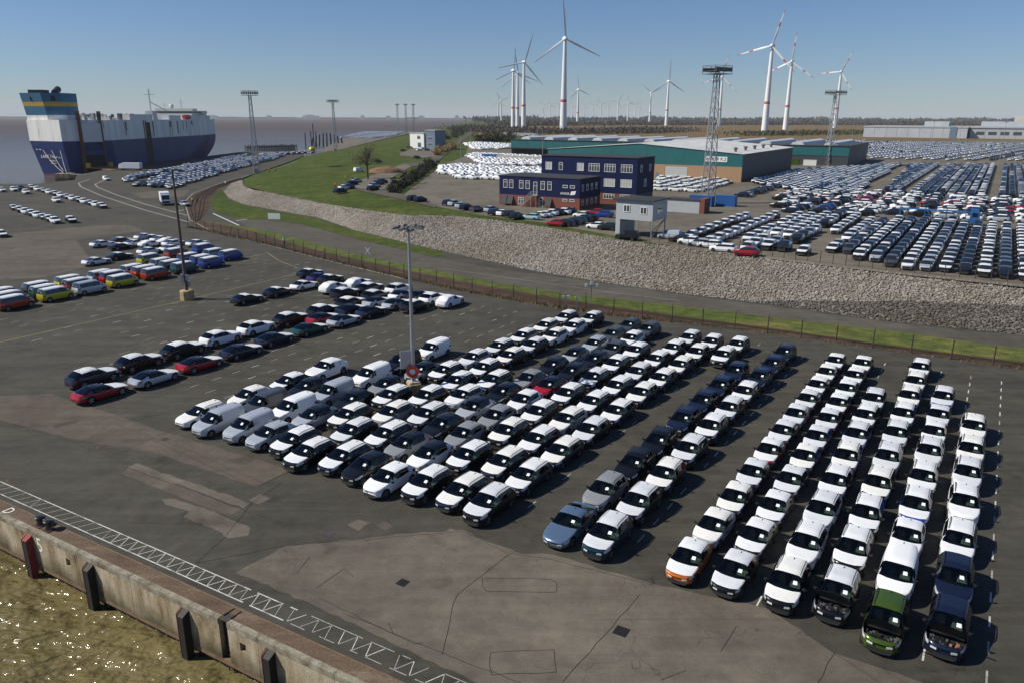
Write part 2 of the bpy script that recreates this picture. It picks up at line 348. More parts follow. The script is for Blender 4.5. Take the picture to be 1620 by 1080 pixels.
CREST = [(-96.31, 276.54, 1), (-91.87, 287.17, 1.7), (-86.49, 320.33, 2.4), (-84.25, 343.68, 2.7), (-84.06, 381.61, 3), (-84.1, 430.16, 3.3), (-83.07, 474.81, 3.7), (-84.23, 545.36, 4), (-89.3, 687.43, 4.5), (-99.37, 1020.37, 5), (-141.06, 2310.23, 5), (-229.55, 5013.45, 5)]
INNER = [(-96.22, 276.28, 1), (-74.64, 241.62, 1.7), (-53.73, 213.02, 1.9), (-44.91, 200.13, 2.5), (-32.06, 183.89, 3), (-24.59, 173.9, 3.5), (-31.16, 211.7, 3.5), (-32.36, 261.97, 3.5), (-34.58, 351.28, 3.5), (-31.41, 510.49, 3.5), (-56.72, 1257.3, 3.5), (-163.76, 4964.68, 3.5)]
w = 25000
water = sheet('water', [(-w, -w), (w, -w), (w, w), (-w, w)], ZW, 'estuary_water')
# the quay apron: one sheet from the quay edge to the foot of the dyke
BERTH = [quay(-150), (-262, 190), (-240, 268), (-196.01, 295.06), (-181.86, 295.64), (-178.08, 314.18), (-191.5, 340), (-197, 372), (-199.5, 420), (-199.5, 588), (-174.91, 582.4), (-156.45, 583.89)]
apron_pts = [quay(330, 0.02)] + [quay(-150, 0.02)] + BERTH[1:] + [p[:2] for p in SHORE[4::-1]] + [p[:2] for p in TOE[::-1][1:]] + [(520, -200)]
sheet('apron', apron_pts, 0.0, 'asphalt')
ruled('dyke_rock_bed', [(p[0], p[1], p[2] - .05) for p in TOE], [(p[0], p[1], p[2] - .05) for p in TOP], 4, 4, 'rock_bed')
ruled('dyke_sea_slope', SHORE, CREST, 4, 4, 'grass')
dyke_green = ruled('dyke_green', CREST, INNER, 4, 6, 'grass')
land = [p[:2] for p in TOP[:11]] + [p[:2] for p in INNER[6:]] + [(-140, 25000), (25000, 25000), (25000, -2500)]
sheet('land', land, ZP, 'grass')
from mathutils.bvhtree import BVHTree
_bv = BVHTree.FromPolygons([v.co[:] for v in dyke_green.data.vertices], [p.vertices[:] for p in dyke_green.data.polygons])
def green_z(x, y):
    h = _bv.ray_cast(Vector((x, y, 50)), Vector((0, 0, -1)))[0]; return h.z if h else ZP
def drape(name, pts, m, off):
    """a path or yard laid over the sloping green"""
    bm = bmesh.new(); bm.faces.new([bm.verts.new((p[0], p[1], 0)) for p in pts]); bmesh.ops.triangulate(bm, faces=bm.faces[:])
    for _ in range(3): bmesh.ops.subdivide_edges(bm, edges=bm.edges[:], cuts=1, use_grid_fill=True)
    for v in bm.verts: v.co.z = max(green_z(v.co.x, v.co.y), 0) + off
    bm.normal_update()
    bm.faces.ensure_lookup_table()
    if bm.faces[0].normal.z < 0: bmesh.ops.reverse_faces(bm, faces=bm.faces[:])
    me = bpy.data.meshes.new(name); bm.to_mesh(me); bm.free(); me.materials.append(MATS[m]); return tag(link(name, me), kind='structure')
# berth wall by the ship, and the land's own edge beyond the dyke
mb = MB()
for a, b in zip(BERTH[1:-1], BERTH[2:]):
    mb.add([(a[0], a[1], -0.004), (b[0], b[1], -0.004), (b[0], b[1], -6), (a[0], a[1], -6)], [(0, 1, 2, 3)], 'quay_concrete')
mb.build('berth_wall', label='concrete berth wall dropping to the water beside the ship', cat='wall')

# surfaces laid on the land
sheet('car_lot', [(29.53, 129.77), (45.69, 115.4), (55.05, 107.94), (68.19, 99.02), (190, 40), (900, 60), (900, 760), (530.57, 814.31), (347.55, 771.67), (203.01, 572.32), (73.87, 482.77), (-5.91, 660.82), (-35, 627.6), (-27.37, 444.09), (-32.56, 360.81), (-31.47, 238.47), (-31.16, 211.7), (-19.14, 191.97), (-7.32, 174.39), (6.63, 161.77), (22.08, 139.47)], ZP + .03, 'asphalt_lot')
drape('dyke_yard', [(-55.39, 252.12), (-51.43, 369.85), (-45.47, 351.35), (-43.93, 275.48), (-38.58, 275.98), (-35.46, 241.66), (-41.48, 237.33)], 'asphalt_lot', .12)
drape('dyke_path', [(-49.9, 242.31), (-41.45, 239.41), (-30.77, 218.98), (-19.28, 193.38), (-18.74, 187.85), (-28.79, 204.53), (-41.29, 227.42)], 'road_grey', .16)
drape('access_road', [(-51.43, 369.85), (-43.58, 385.89), (-45.98, 511.7), (-70.03, 1380.77), (-90.29, 1969.02), (-82.5, 1971.45), (-59.72, 1256.7), (-40.19, 491.35), (-36.94, 375.64), (-44.71, 345.4)], 'road_grey', .20)
drape('house_yard', [(-67.62, 466.19), (-68.37, 524.79), (-53.82, 549.88), (-42.03, 443.05), (-47.76, 417.38), (-62.66, 436.53)], 'asphalt_lot', .22)
sheet('fields', [(-42.39, 1460.14), (15.7, 1034.99), (202.42, 870.35), (357.46, 793.87), (900, 800), (9000, 1000), (9000, 9000), (-82.85, 9228.04)], ZP + .02, 'dry_grass')
sheet('reed_patch', [(-76.6, 1379.33), (-48.21, 1458.8), (-19.16, 1029.35), (-34.54, 838.99), (-49.77, 921.31)], ZP + .05, 'dry_grass')
# between the fence and the dyke: rail bed, grass, service road (each a few mm above the apron)
RAILBED = [(-79.02, 187), (-72.13, 180.39), (-52.38, 160.41), (-34.41, 140.85), (-18.01, 124.87), (-4.8, 112), (7.92, 102.91), (19.84, 96.1), (30.55, 90.66), (42.61, 82.97), (54.26, 76.42), (160, 23), (300, -42)]
GRASS_N = [(-77.96, 190.6), (-58.99, 172.37), (-43.68, 153.12), (-29.03, 137.64), (-18.38, 127.61), (-4.95, 115.6), (8.11, 105.59), (20.16, 97.77), (30.92, 91.85), (43.09, 83.99), (54.96, 77.51), (161, 25), (300, -39)]
ROAD_N = [(-61.75, 178.49), (-56.45, 173.43), (-45.95, 161.43), (-30.1, 142.99), (-19.02, 132.23), (-5.1, 119.43), (8.36, 109.22), (21.25, 103.48), (32.5, 96.93), (46.05, 90.28), (58.14, 82.42), (162, 33), (300, -35)]
ROAD_F = [(-70.67, 193.26), (-61.95, 191.03), (-52.48, 185.37), (-33.86, 161.7), (-21, 146.74), (-12.77, 137.31), (-3.33, 129.58), (9.18, 120.67), (25.11, 109.07), (37.89, 101.16), (46.42, 94.53), (61.52, 87.65), (150, 44), (400, -81)]
FENCE = [(-76.01, 178.14), (-68.95, 172.12), (-50.55, 154.58), (-33.35, 136.28), (-17.44, 120.71), (-4.68, 109.02), (7.71, 100.01), (19.47, 94.16), (30.1, 89.21), (42.14, 81.98), (53.44, 75.15), (157, 18), (300, -47)]
def z3(p, z): return [(a[0], a[1], z) for a in p]
strip('rail_bed', z3(FENCE, .006), z3(GRASS_N, .006), 70, 'ballast')
strip('verge', z3(GRASS_N, .010), z3(ROAD_N, .010), 70, 'grass_bright')
strip('service_road', z3(ROAD_N, .006), z3(ROAD_F, .006), 70, 'road_grey')
strip('upper_verge', z3([(-93.74, 236.58), (-81.79, 209.09), (-70.79, 194.51), (-62.33, 192.25), (-52.79, 186.52), (-34.04, 162.58), (-21.1, 147.48), (-12.95, 139.27)], .012), z3([(-103.9, 274.71), (-88.91, 240.49), (-78.35, 223.94), (-67.65, 213.21), (-61.04, 206.12), (-49.16, 193.84), (-36.21, 173.42), (-13.5, 145.45)], .012), 40, 'grass')
strip('rail_bed_curve', z3([(-79.02, 187), (-93.08, 216.27), (-104.19, 247.83), (-112.23, 284.63), (-115.19, 327.09)], .008), z3([(-77.96, 190.6), (-85.66, 216.49), (-94.97, 240.29), (-105.73, 279.67), (-111.84, 320.41)], .008), 30, 'ballast')
sheet('worn_apron', [(-111.89, 165.33), (-102.04, 177.48), (-91.72, 182.1), (-83.88, 172.76), (-91.64, 158.66), (-72.85, 130.63), (-76.21, 119.7), (-81.29, 118.13), (-120, 110), (-150, 150)], .004, 'asphalt_worn')
# rails
mb = MB()
for off in (0.35, 0.65):
    a = resample(z3(RAILBED, 0), 60); b = resample(z3(GRASS_N, 0), 60)
    pts = a + (b - a) * (off - .25)
    for p, q in zip(pts[:-1], pts[1:]): mb.bar((p[0], p[1], .07), (q[0], q[1], .07), .09, 'rust', .13)
for off in (0.25, 0.4, 0.6, 0.75):
    a = resample(z3([(-79.02, 187), (-93.08, 216.27), (-104.19, 247.83), (-112.23, 284.63), (-115.19, 327.09)], 0), 30)
    b = resample(z3([(-77.96, 190.6), (-85.66, 216.49), (-94.97, 240.29), (-105.73, 279.67), (-111.84, 320.41)], 0), 30)
    pts = a + (b - a) * off
    for p, q in zip(pts[:-1], pts[1:]): mb.bar((p[0], p[1], .07), (q[0], q[1], .07), .12, 'rust', .13)
mat('rust', (.045, .025, .016), 0.8)
mb.build('rail_track', kind='structure')

# the stones of the dyke: real stones, too many and too small to pick apart
def dyke_stones():
    ico = bmesh.new(); bmesh.ops.create_uvsphere(ico, u_segments=4, v_segments=2, radius=1.0)
    bmesh.ops.triangulate(ico, faces=ico.faces[:]); ico.verts.index_update(); base = np.array([v.co[:] for v in ico.verts]); tri = np.array([[v.index for v in f.verts] for f in ico.faces]); ico.free()
    sub = lambda L: np.concatenate([np.linspace(a, b, 15)[:-1] for a, b in zip(L[:-1], L[1:])] + [np.array([L[-1]])])
    T = sub(np.array(TOE[1:], float)); U = sub(np.array(TOP[1:], float))
    V = []; D = []
    for i in range(len(T) - 1):
        mid = (T[i] + U[i]) / 2
        ln = np.linalg.norm(T[i + 1] - T[i]) * .5 + np.linalg.norm(U[i + 1] - U[i]) * .5; wd = np.linalg.norm(U[i] - T[i])
        n = int(ln * wd * 16)
        if mid[0] > 75: n = int(n * .25)
        u = nrng.random(n); v = nrng.random(n) ** 1.0
        p = (T[i] * (1 - u)[:, None] + T[i + 1] * u[:, None]) * (1 - v)[:, None] + (U[i] * (1 - u)[:, None] + U[i + 1] * u[:, None]) * v[:, None]
        V.append(p); D.append(v)
    P = np.concatenate(V); D = np.concatenate(D); n = len(P)
    s = (.10 + .15 * nrng.random(n) ** 2)[:, None] * nrng.uniform(.7, 1.35, (n, 3)); s[:, 2] *= .7
    ang = nrng.uniform(0, 6.28, n); ca, sa = np.cos(ang), np.sin(ang)
    jit = nrng.uniform(.75, 1.35, (n, len(base)))
    q = base[None] * jit[:, :, None] * s[:, None, :]
    x = q[:, :, 0] * ca[:, None] - q[:, :, 1] * sa[:, None]; y = q[:, :, 0] * sa[:, None] + q[:, :, 1] * ca[:, None]
    q = np.stack([x, y, q[:, :, 2]], 2) + P[:, None, :] + np.array([0, 0, .02])
    # the lower, dark-washed stones at the one end
    wet = (P[:, 0] > 34) & (D < np.interp(P[:, 0], [34, 52, 70], [0, .40, .62]))
    for nm, sel, m in (('dyke_stones', ~wet, 'rock'), ('dark_dyke_stones', wet, 'rock_dark')):
        qq = q[sel]; k = len(qq); me = bpy.data.meshes.new(nm)
        F = (tri[None] + (np.arange(k) * len(base))[:, None, None]).reshape(-1)
        me.vertices.add(k * len(base)); me.vertices.foreach_set('co', qq.reshape(-1)); nf = k * len(tri)
        me.loops.add(nf * 3); me.loops.foreach_set('vertex_index', F.astype(np.int32))
        me.polygons.add(nf); me.polygons.foreach_set('loop_start', np.arange(0, nf * 3, 3, dtype=np.int32))
        me.materials.append(MATS[m]); me.update(); me.validate()
        o = link(nm, me); tag(o, 'pale grey rubble stones covering the dyke slope' if m == 'rock' else 'dark stones along the foot of the dyke slope', 'stones', None, 'stuff')
dyke_stones()

# ------------------------------------------------------------------ slabs, joints, painted lines on the apron
def slab(pts, m, z=.004):
    """a cast patch with a ragged, broken edge"""
    out = []
    for p, q in zip(pts, pts[1:] + pts[:1]):
        n = max(1, int(math.dist(p, q) / .5))
        for i in range(n): j = .05 if i else 0; out.append((p[0] + (q[0] - p[0]) * i / n + rng.gauss(0, j), p[1] + (q[1] - p[1]) * i / n + rng.gauss(0, j)))
    sheet('concrete_slab', out, z, m)
slab([(-15.8, 37.88), (-13.62, 40.78), (-9.71, 41.45), (-6.7, 42.22), (-2.96, 42.62), (-0.34, 40.16), (2.39, 39.9), (7.85, 36.98), (13.68, 34.73), (15.8, 31.25), (19.96, 28.72), (12.68, 24.84), (2.55, 25.44), (-1.4, 29.01), (-4.55, 31.01), (-8.1, 33.4), (-10.4, 34.81)], 'concrete_brown')
slab([(-58.03, 64.53), (-47.66, 66.27), (-43.37, 66.99), (-28.6, 57.99), (-16.25, 51.15), (-18.03, 48.43), (-27.65, 53.93), (-35.86, 56.76), (-43.89, 60.45), (-55.69, 61.64)], 'concrete_red')
slab([(-28.52, 51.48), (-28.22, 52.13), (-17.64, 46.05), (-17.91, 45.35)], 'concrete_brown')
slab([(-28.47, 50.33), (-28.42, 51.27), (-17.95, 45.22), (-18.45, 44.26)], 'concrete_red')
slab([(-23.83, 46.53), (-23.06, 46.63), (-20.09, 45.08), (-16.57, 42.84), (-16.39, 41.93), (-17.4, 41.55), (-19.02, 42.82), (-21.38, 44.16), (-21.27, 44.9), (-23.27, 45.83)], 'concrete_brown', .006)
slab([(-17.87, 46.49), (-17.4, 47.31), (-16.51, 46.68), (-16.99, 45.88)], 'concrete_brown', .006)
slab([(-10.52, 43.27), (-9.96, 43.91), (-9.11, 43.52), (-9.65, 42.5)], 'concrete_brown', .006)
slab([(-8.68, 43.13), (-8.24, 43.68), (-7.51, 43.13), (-7.95, 42.59)], 'concrete_red', .006)
slab([(-4.11, 42.54), (-3.89, 42.85), (0.23, 40.3), (-0.03, 39.89)], 'concrete_brown', .008)
slab([(-1.03, 31.17), (2.1, 31.41), (2.14, 29.82), (-0.95, 29.72)], 'concrete_brown', .007)
slab([(-1.64, 37.41), (2.58, 37.31), (2.51, 36.06), (-1.59, 36.15)], 'concrete_brown', .007)
mat('joint', (.022, .019, .017), 0.9)
def jig(pts):
    p = resample([(q[0], q[1], 0) for q in pts], max(2, int(sum(math.dist(u, v) for u, v in zip(pts[:-1], pts[1:])) / .7)))[:, :2]; p[1:-1] += nrng.normal(0, .025, p[1:-1].shape); return p
mb = MB()
for a in ([(-18.42, 38.83), (-13.62, 40.78), (-2.95, 42.47), (-0.34, 40.09), (2.29, 39.36), (7.83, 36.86)], [(13.71, 34.83), (15.78, 31.21), (17.2, 28.98)], [(15.78, 31.21), (14, 28.97)], [(-0.14, 39.89), (-3.05, 35.69), (-3.32, 31.02)], [(7.04, 35.92), (2.39, 29.2)],
          [(-8.94, 34.28), (-5.85, 32.56), (-3.17, 31.02), (0.64, 29.02)], [(-29.85, 57.07), (-18, 48.33), (-16.11, 51.15)], [(-35.9, 57.02), (-27.46, 54.04), (-17.33, 45.61)], [(-30.47, 53.67), (-28.5, 58.12)], [(-43.89, 60.45), (-34.8, 55.77), (-16.99, 44.6), (-11.32, 41.66)],
          [(-16.42, 49.02), (-17.59, 45.78), (-17.78, 41.62), (-18.42, 38.83)], [(-10.8, 36.39), (-9.64, 38.37), (-8.92, 37.49)], [(-4.34, 31.89), (-4.36, 31.52), (-10.41, 35.53)], [(-0.99, 31.17), (2.1, 31.41), (2.14, 29.82), (-0.95, 29.68), (-0.99, 31.17)],
          [(-1.64, 37.41), (2.59, 37.37), (2.51, 36.06), (-1.59, 36.15), (-1.64, 37.41)], [(-35.4, 60.81), (-25.16, 54.41), (-17.48, 48.82)], [(-12.26, 37.91), (-11.95, 39.54)], [(-6.31, 33.4), (-5.95, 32.56)], [(8.26, 29.98), (6.95, 29.34)], [(11.58, 33.25), (10.26, 31.32)]):
    band(mb, [tuple(v) for v in jig(a)], .032, 'joint', .0125)
mb.build('slab_joints', kind='structure')
mat('white_paint', (.50, .50, .47), 0.8, noise=0.35, nscale=5); mat('worn_white', (.30, .29, .27), 0.85, noise=0.5, nscale=6)
mat('yellow_paint', (.26, .23, .08), 0.85, noise=0.4, nscale=3); mat('kerb_stone', (.24, .225, .20), 0.9, noise=0.25, nscale=2)
# bay dashes: short strokes along the files
CA = R(57.6); CU = Vector((math.cos(CA), math.sin(CA))); CW = Vector((CU.y, -CU.x))
def lot(lat, al): p = Vector((0, 40)) + CW * lat + CU * al; return (p.x, p.y)
mb = MB()
for k in range(-38, 12):
    lat = k * 2.64 + 0.6
    for j in range(0, 40):
        al = -17 + j * 2.45 + (k % 3) * .1
        if al < 3.2 - lat * .035 and lat > -36: continue
        if lat < -36 and al < 0.13 * (-lat) - 2: continue
        p = lot(lat, al)
        # stop short of the fence
        fx = np.interp(p[0], [q[0] for q in FENCE], [q[1] for q in FENCE])
        if p[1] > fx - 5 - rng.random() * 2: continue
        if rng.random() < (.12 if lat > 3 else .3 if lat > -60 else .6): continue
        ln = .95 + rng.random() * .25
        a = Vector(p); b = a + CU * ln
        band(mb, [a, b], .09, 'white_paint' if rng.random() < (.5 if lat > 3 else .2) else 'worn_white', .0045)
mb.build('bay_dashes', kind='structure')
mb = MB()
band(mb, [(-60.95, 80.28), (-59, 83.76), (-47.31, 103.22), (-35.91, 123.49)], .14, 'yellow_paint', .005)
band(mb, [(-50.58, 134.69), (-46.9, 144.06), (-42.48, 136.1), (-37.09, 128.96)], .14, 'yellow_paint', .005)
mb.build('yellow_lines', kind='structure')
mb = MB()
band(mb, [(-79.33, 186.99), (-101.57, 211.45), (-134.34, 250.89), (-158.37, 282.8), (-168.27, 299.13), (-173.77, 317.65)], .55, 'kerb_stone', .005)
band(mb, [(-84.36, 199.31), (-106.43, 223.89), (-130.3, 253.13), (-150.9, 280.48), (-159.05, 293.73), (-166.02, 314.71)], .55, 'kerb_stone', .005)
band(mb, [(-135.05, 544.73), (-118.94, 393.77), (-115.7, 313.68), (-108.06, 260.45), (-99.56, 232.75), (-81.27, 191.74), (-68.24, 172.14), (-50.3, 153.78), (-33.2, 135.65), (-17.34, 119.96)], .32, 'kerb_stone', .012)
band(mb, [(-80.36, 204.86), (-65.37, 181.66)], .45, 'white_paint', .015); band(mb, [(-68.92, 189.64), (-67.33, 193.35)], .4, 'white_paint', .015)
band(mb, [(-91.97, 210.26), (-90.69, 214.8)], .4, 'white_paint', .008)
band(mb, [(-12.02, 128.85), (14.17, 111), (23.87, 105.44)], .10, 'worn_white', .010)
mb.build('road_lines', kind='structure')
slab([(-130.38, 261.88), (-115, 274.28), (-106.2, 247.76), (-117.41, 243.39)], 'asphalt_worn', .004)

# ------------------------------------------------------------------ near quay wall
quay_root = link('quay_wall', None, None, (*Q0, 0), (0, 0, QA)); tag(quay_root, 'weathered concrete quay wall with dark fender piles along brown water', 'wall')
mat('steel_dark', (.012, .009, .008), 0.7, noise=0.4, nscale=3); mat('fender_red', (.22, .03, .025), 0.75, noise=0.4, nscale=3); mat('fender_rust', (.075, .028, .020), 0.85, noise=0.5, nscale=3)
mat('sheet_pile', (.13, .125, .085), 0.85, noise=0.5, nscale=2.0); mat('rust_edge', (.16, .10, .055), 0.9, noise=0.4, nscale=2)
LADDER = 21.3
S0, S1 = -150.0, 120.0
joints = [S0] + [(-12.2 + 5.15 * i) for i in range(-12, 20)] + [S1]
holes = [7.34, 22.7]
def wall_piece(a, b):
    """one concrete bay of the wall; square recesses and the ladder slot are real openings"""
    mb = MB(); g = .018; a += g; b -= g
    cuts = []
    for h in holes:
        if a < h < b: cuts.append((h - .22, h + .22, -1.35, -.85))
    if a < LADDER < b: cuts.append((LADDER - .33, LADDER + .33, -2.45, .0))
    xs = sorted({a, b, *[c[0] for c in cuts], *[c[1] for c in cuts]})
    for x0, x1 in zip(xs[:-1], xs[1:]):
        zs = [(-2.45, .0)]
        for c in cuts:
            if abs(c[0] - x0) < 1e-6: zs = [z for z in ((-2.45, c[2]), (c[3], .0)) if z[1] - z[0] > .01]
        for z0, z1 in zs:
            mb.box(x0, 0, z0, x1, .35, z1 - .003, 'quay_concrete')
        if len(zs) != 1 or zs[0] != (-2.45, .0): mb.box(x0 - .001, .36, -2.4, x1 + .001, .5, -.06, 'steel_dark')
    return mb
for a, b in zip(joints[:-1], joints[1:]):
    if b < -30 or a > 75: wall_piece(a, b)
    wall_piece(a, b).build('wall_bay', quay_root)
    if not (a < LADDER < b):
        mb = MB(); mb.box(a + .015, -.035, -.30, b - .015, .30, .02, 'coping_stone'); mb.build('coping', quay_root)
    else:
        for x0, x1 in ((a + .015, LADDER - .34), (LADDER + .34, b - .015)):
            MB().box(x0, -.035, -.30, x1, .30, .02, 'coping_stone').build('coping', quay_root)
MB().box(S0, .02, -2.75, S1, .3, -2.44, 'rust_edge').build('wall_lip', quay_root)
MB().box(S0, .301, -.10, LADDER - .36, 1.12, .012, 'quay_top').box(LADDER - .36, .62, -.10, LADDER + .36, 1.12, .0118, 'quay_top').box(LADDER + .36, .301, -.10, S1, 1.12, .012, 'quay_top').build('top_strip', quay_root)
MB().box(S0, 1.121, -.1, S1, 1.20, .02, 'rust_edge').build('edge_rail', quay_root)
# sheet piles under the wall
mb = MB()
x = -40.0; k = 0
while x < 60:
    d = .34 if k % 2 else .75
    mb.box(x, d, -6, x + .44, d + .5, -2.44, 'sheet_pile'); mb.bar((x, d + .01, -4.2), (x, d + .01, -2.45), .07, 'steel_dark', .5)
    x += .45; k += 1
mb.build('sheet_piling', quay_root)
def fender(s, m):
    mb = MB(); f = m if m == 'fender_red' else 'steel_dark'
    mb.add([(s - .20, -.42, -5), (s + .26, -.42, -5), (s + .30, -.01, -5), (s - .24, -.01, -5), (s - .20, -.42, -.62), (s + .26, -.42, -.62), (s + .30, -.01, -.36), (s - .24, -.01, -.36)],
           [(4, 5, 6, 7), (1, 2, 6, 5), (3, 0, 4, 7)], f).add([(s - .20, -.42, -5), (s + .26, -.42, -5), (s + .26, -.42, -.62), (s - .20, -.42, -.62)], [(0, 1, 2, 3)], 'steel_dark')
    mb.add([(s - .36, -.36, -5), (s - .20, -.44, -5), (s - .20, -.44, -.58), (s - .36, -.36, -.55), (s - .36, -.02, -5), (s - .36, -.02, -.34), (s - .2, -.02, -.34)], [(0, 1, 2, 3), (4, 0, 3, 5), (3, 2, 6, 5)], m)
    mb.build('fender', quay_root)
FS = [-12.9, -7.9, -3.0, 2.05, 7.05, 12.0, 16.9, 22.2, 27.2, 32.0, 37.0, 42.0]
for i, s in enumerate([3.31, 9.8, 18.32, 24.8]): fender(s, 'fender_red' if i == 0 else 'fender_rust')
for s in (-3.2, -9.7, -16, 31.3, 37.8, 44): fender(s, 'fender_rust')
# ladder in its slot
lad = MB()
for dx in (-.2, .2): lad.bar((LADDER + dx, .22, -3.6), (LADDER + dx, .22, -.05), .05, 'rust')
for i in range(12): lad.bar((LADDER - .2, .22, -3.4 + i * .29), (LADDER + .2, .22, -3.4 + i * .29), .035, 'rust')
lad.build('ladder', quay_root)
lr = MB()
for dx in (-.26, .26): lr.bar((LADDER + dx, .33, .03), (LADDER + dx, 1.0, .03), .05, 'rust').bar((LADDER + dx, .33, .02), (LADDER + dx, .31, -.2), .05, 'rust')
lr.build('grab_rail', quay_root)
# painted number and letter
mat('paint_white', (.72, .72, .68), 0.8, noise=0.2, nscale=8)
o = link('number', text_mesh('5', 1.4, 'paint_white', 'number', .002), quay_root, (4.3, -.004, -.88), (R(90), 0, 0)); 
o = link('letter', text_mesh('D', .95, 'paint_white', 'letter', .002), quay_root, (-.17, .62, .016), (0, 0, 0))
# worn zigzag safety line along the quay
mb = MB()
def zq(s, t): return quay(s, t)
for t in (1.62, 2.62):
    s = -60.0
    while s < 52:
        wear = .0 if s < 20 else .25 if s < 30 else .5
        if rng.random() >= wear: band(mb, [zq(s, t), zq(s + .5, t)], .075 if s < 24 else .055, 'white_paint' if s < 24 and rng.random() < .8 else 'worn_white', .005)
        s += .5
s = -40.0
while s < 48:
    wear = .04 if s < 24 else .3
    if rng.random() > wear: band(mb, [zq(s, 1.68), zq(s + .42 + rng.random() * .05, 2.56)], .05, 'white_paint' if s > 8 and rng.random() < .6 else 'worn_white', .0055)
    if (s > 7 or rng.random() < .25) and rng.random() > wear: band(mb, [zq(s + .46, 2.56), zq(s + .84, 1.68)], .045, 'white_paint' if s > 8 and rng.random() < .6 else 'worn_white', .006)
    s += .88
mb.build('quay_zigzag_line', kind='structure')

# bollards
mat('bollard_black', (.012, .014, .014), 0.35, coat=0.4, noise=0.3, nscale=4)
def bollard(s, t, tilt, lab):
    p = quay(s, t); o = empty('mooring_bollard', (*p, .012), QA, lab, 'bollard', 'mooring bollards on the quay edge')
    MB().box(-.34, -.3, 0, .34, .3, .05, 'fender_rust').build('base_plate', o)
    MB().lathe([(.23, .05), (.19, .16), (.17, .38), (.20, .47)], 'bollard_black', 16).build('shaft', o, smooth=50)
    hd = MB(); hd.lathe([(.20, 0), (.31, .04), (.34, .10), (.28, .17), (.10, .20)], 'bollard_black', 16)
    h = hd.build('head', o, (0, .05, .46), (R(tilt), 0, 0), smooth=60)
bollard(3.55, .62, -14, 'black iron mooring bollard next to the white letter D'); bollard(4.55, .60, -14, 'black iron mooring bollard above the painted white number five')

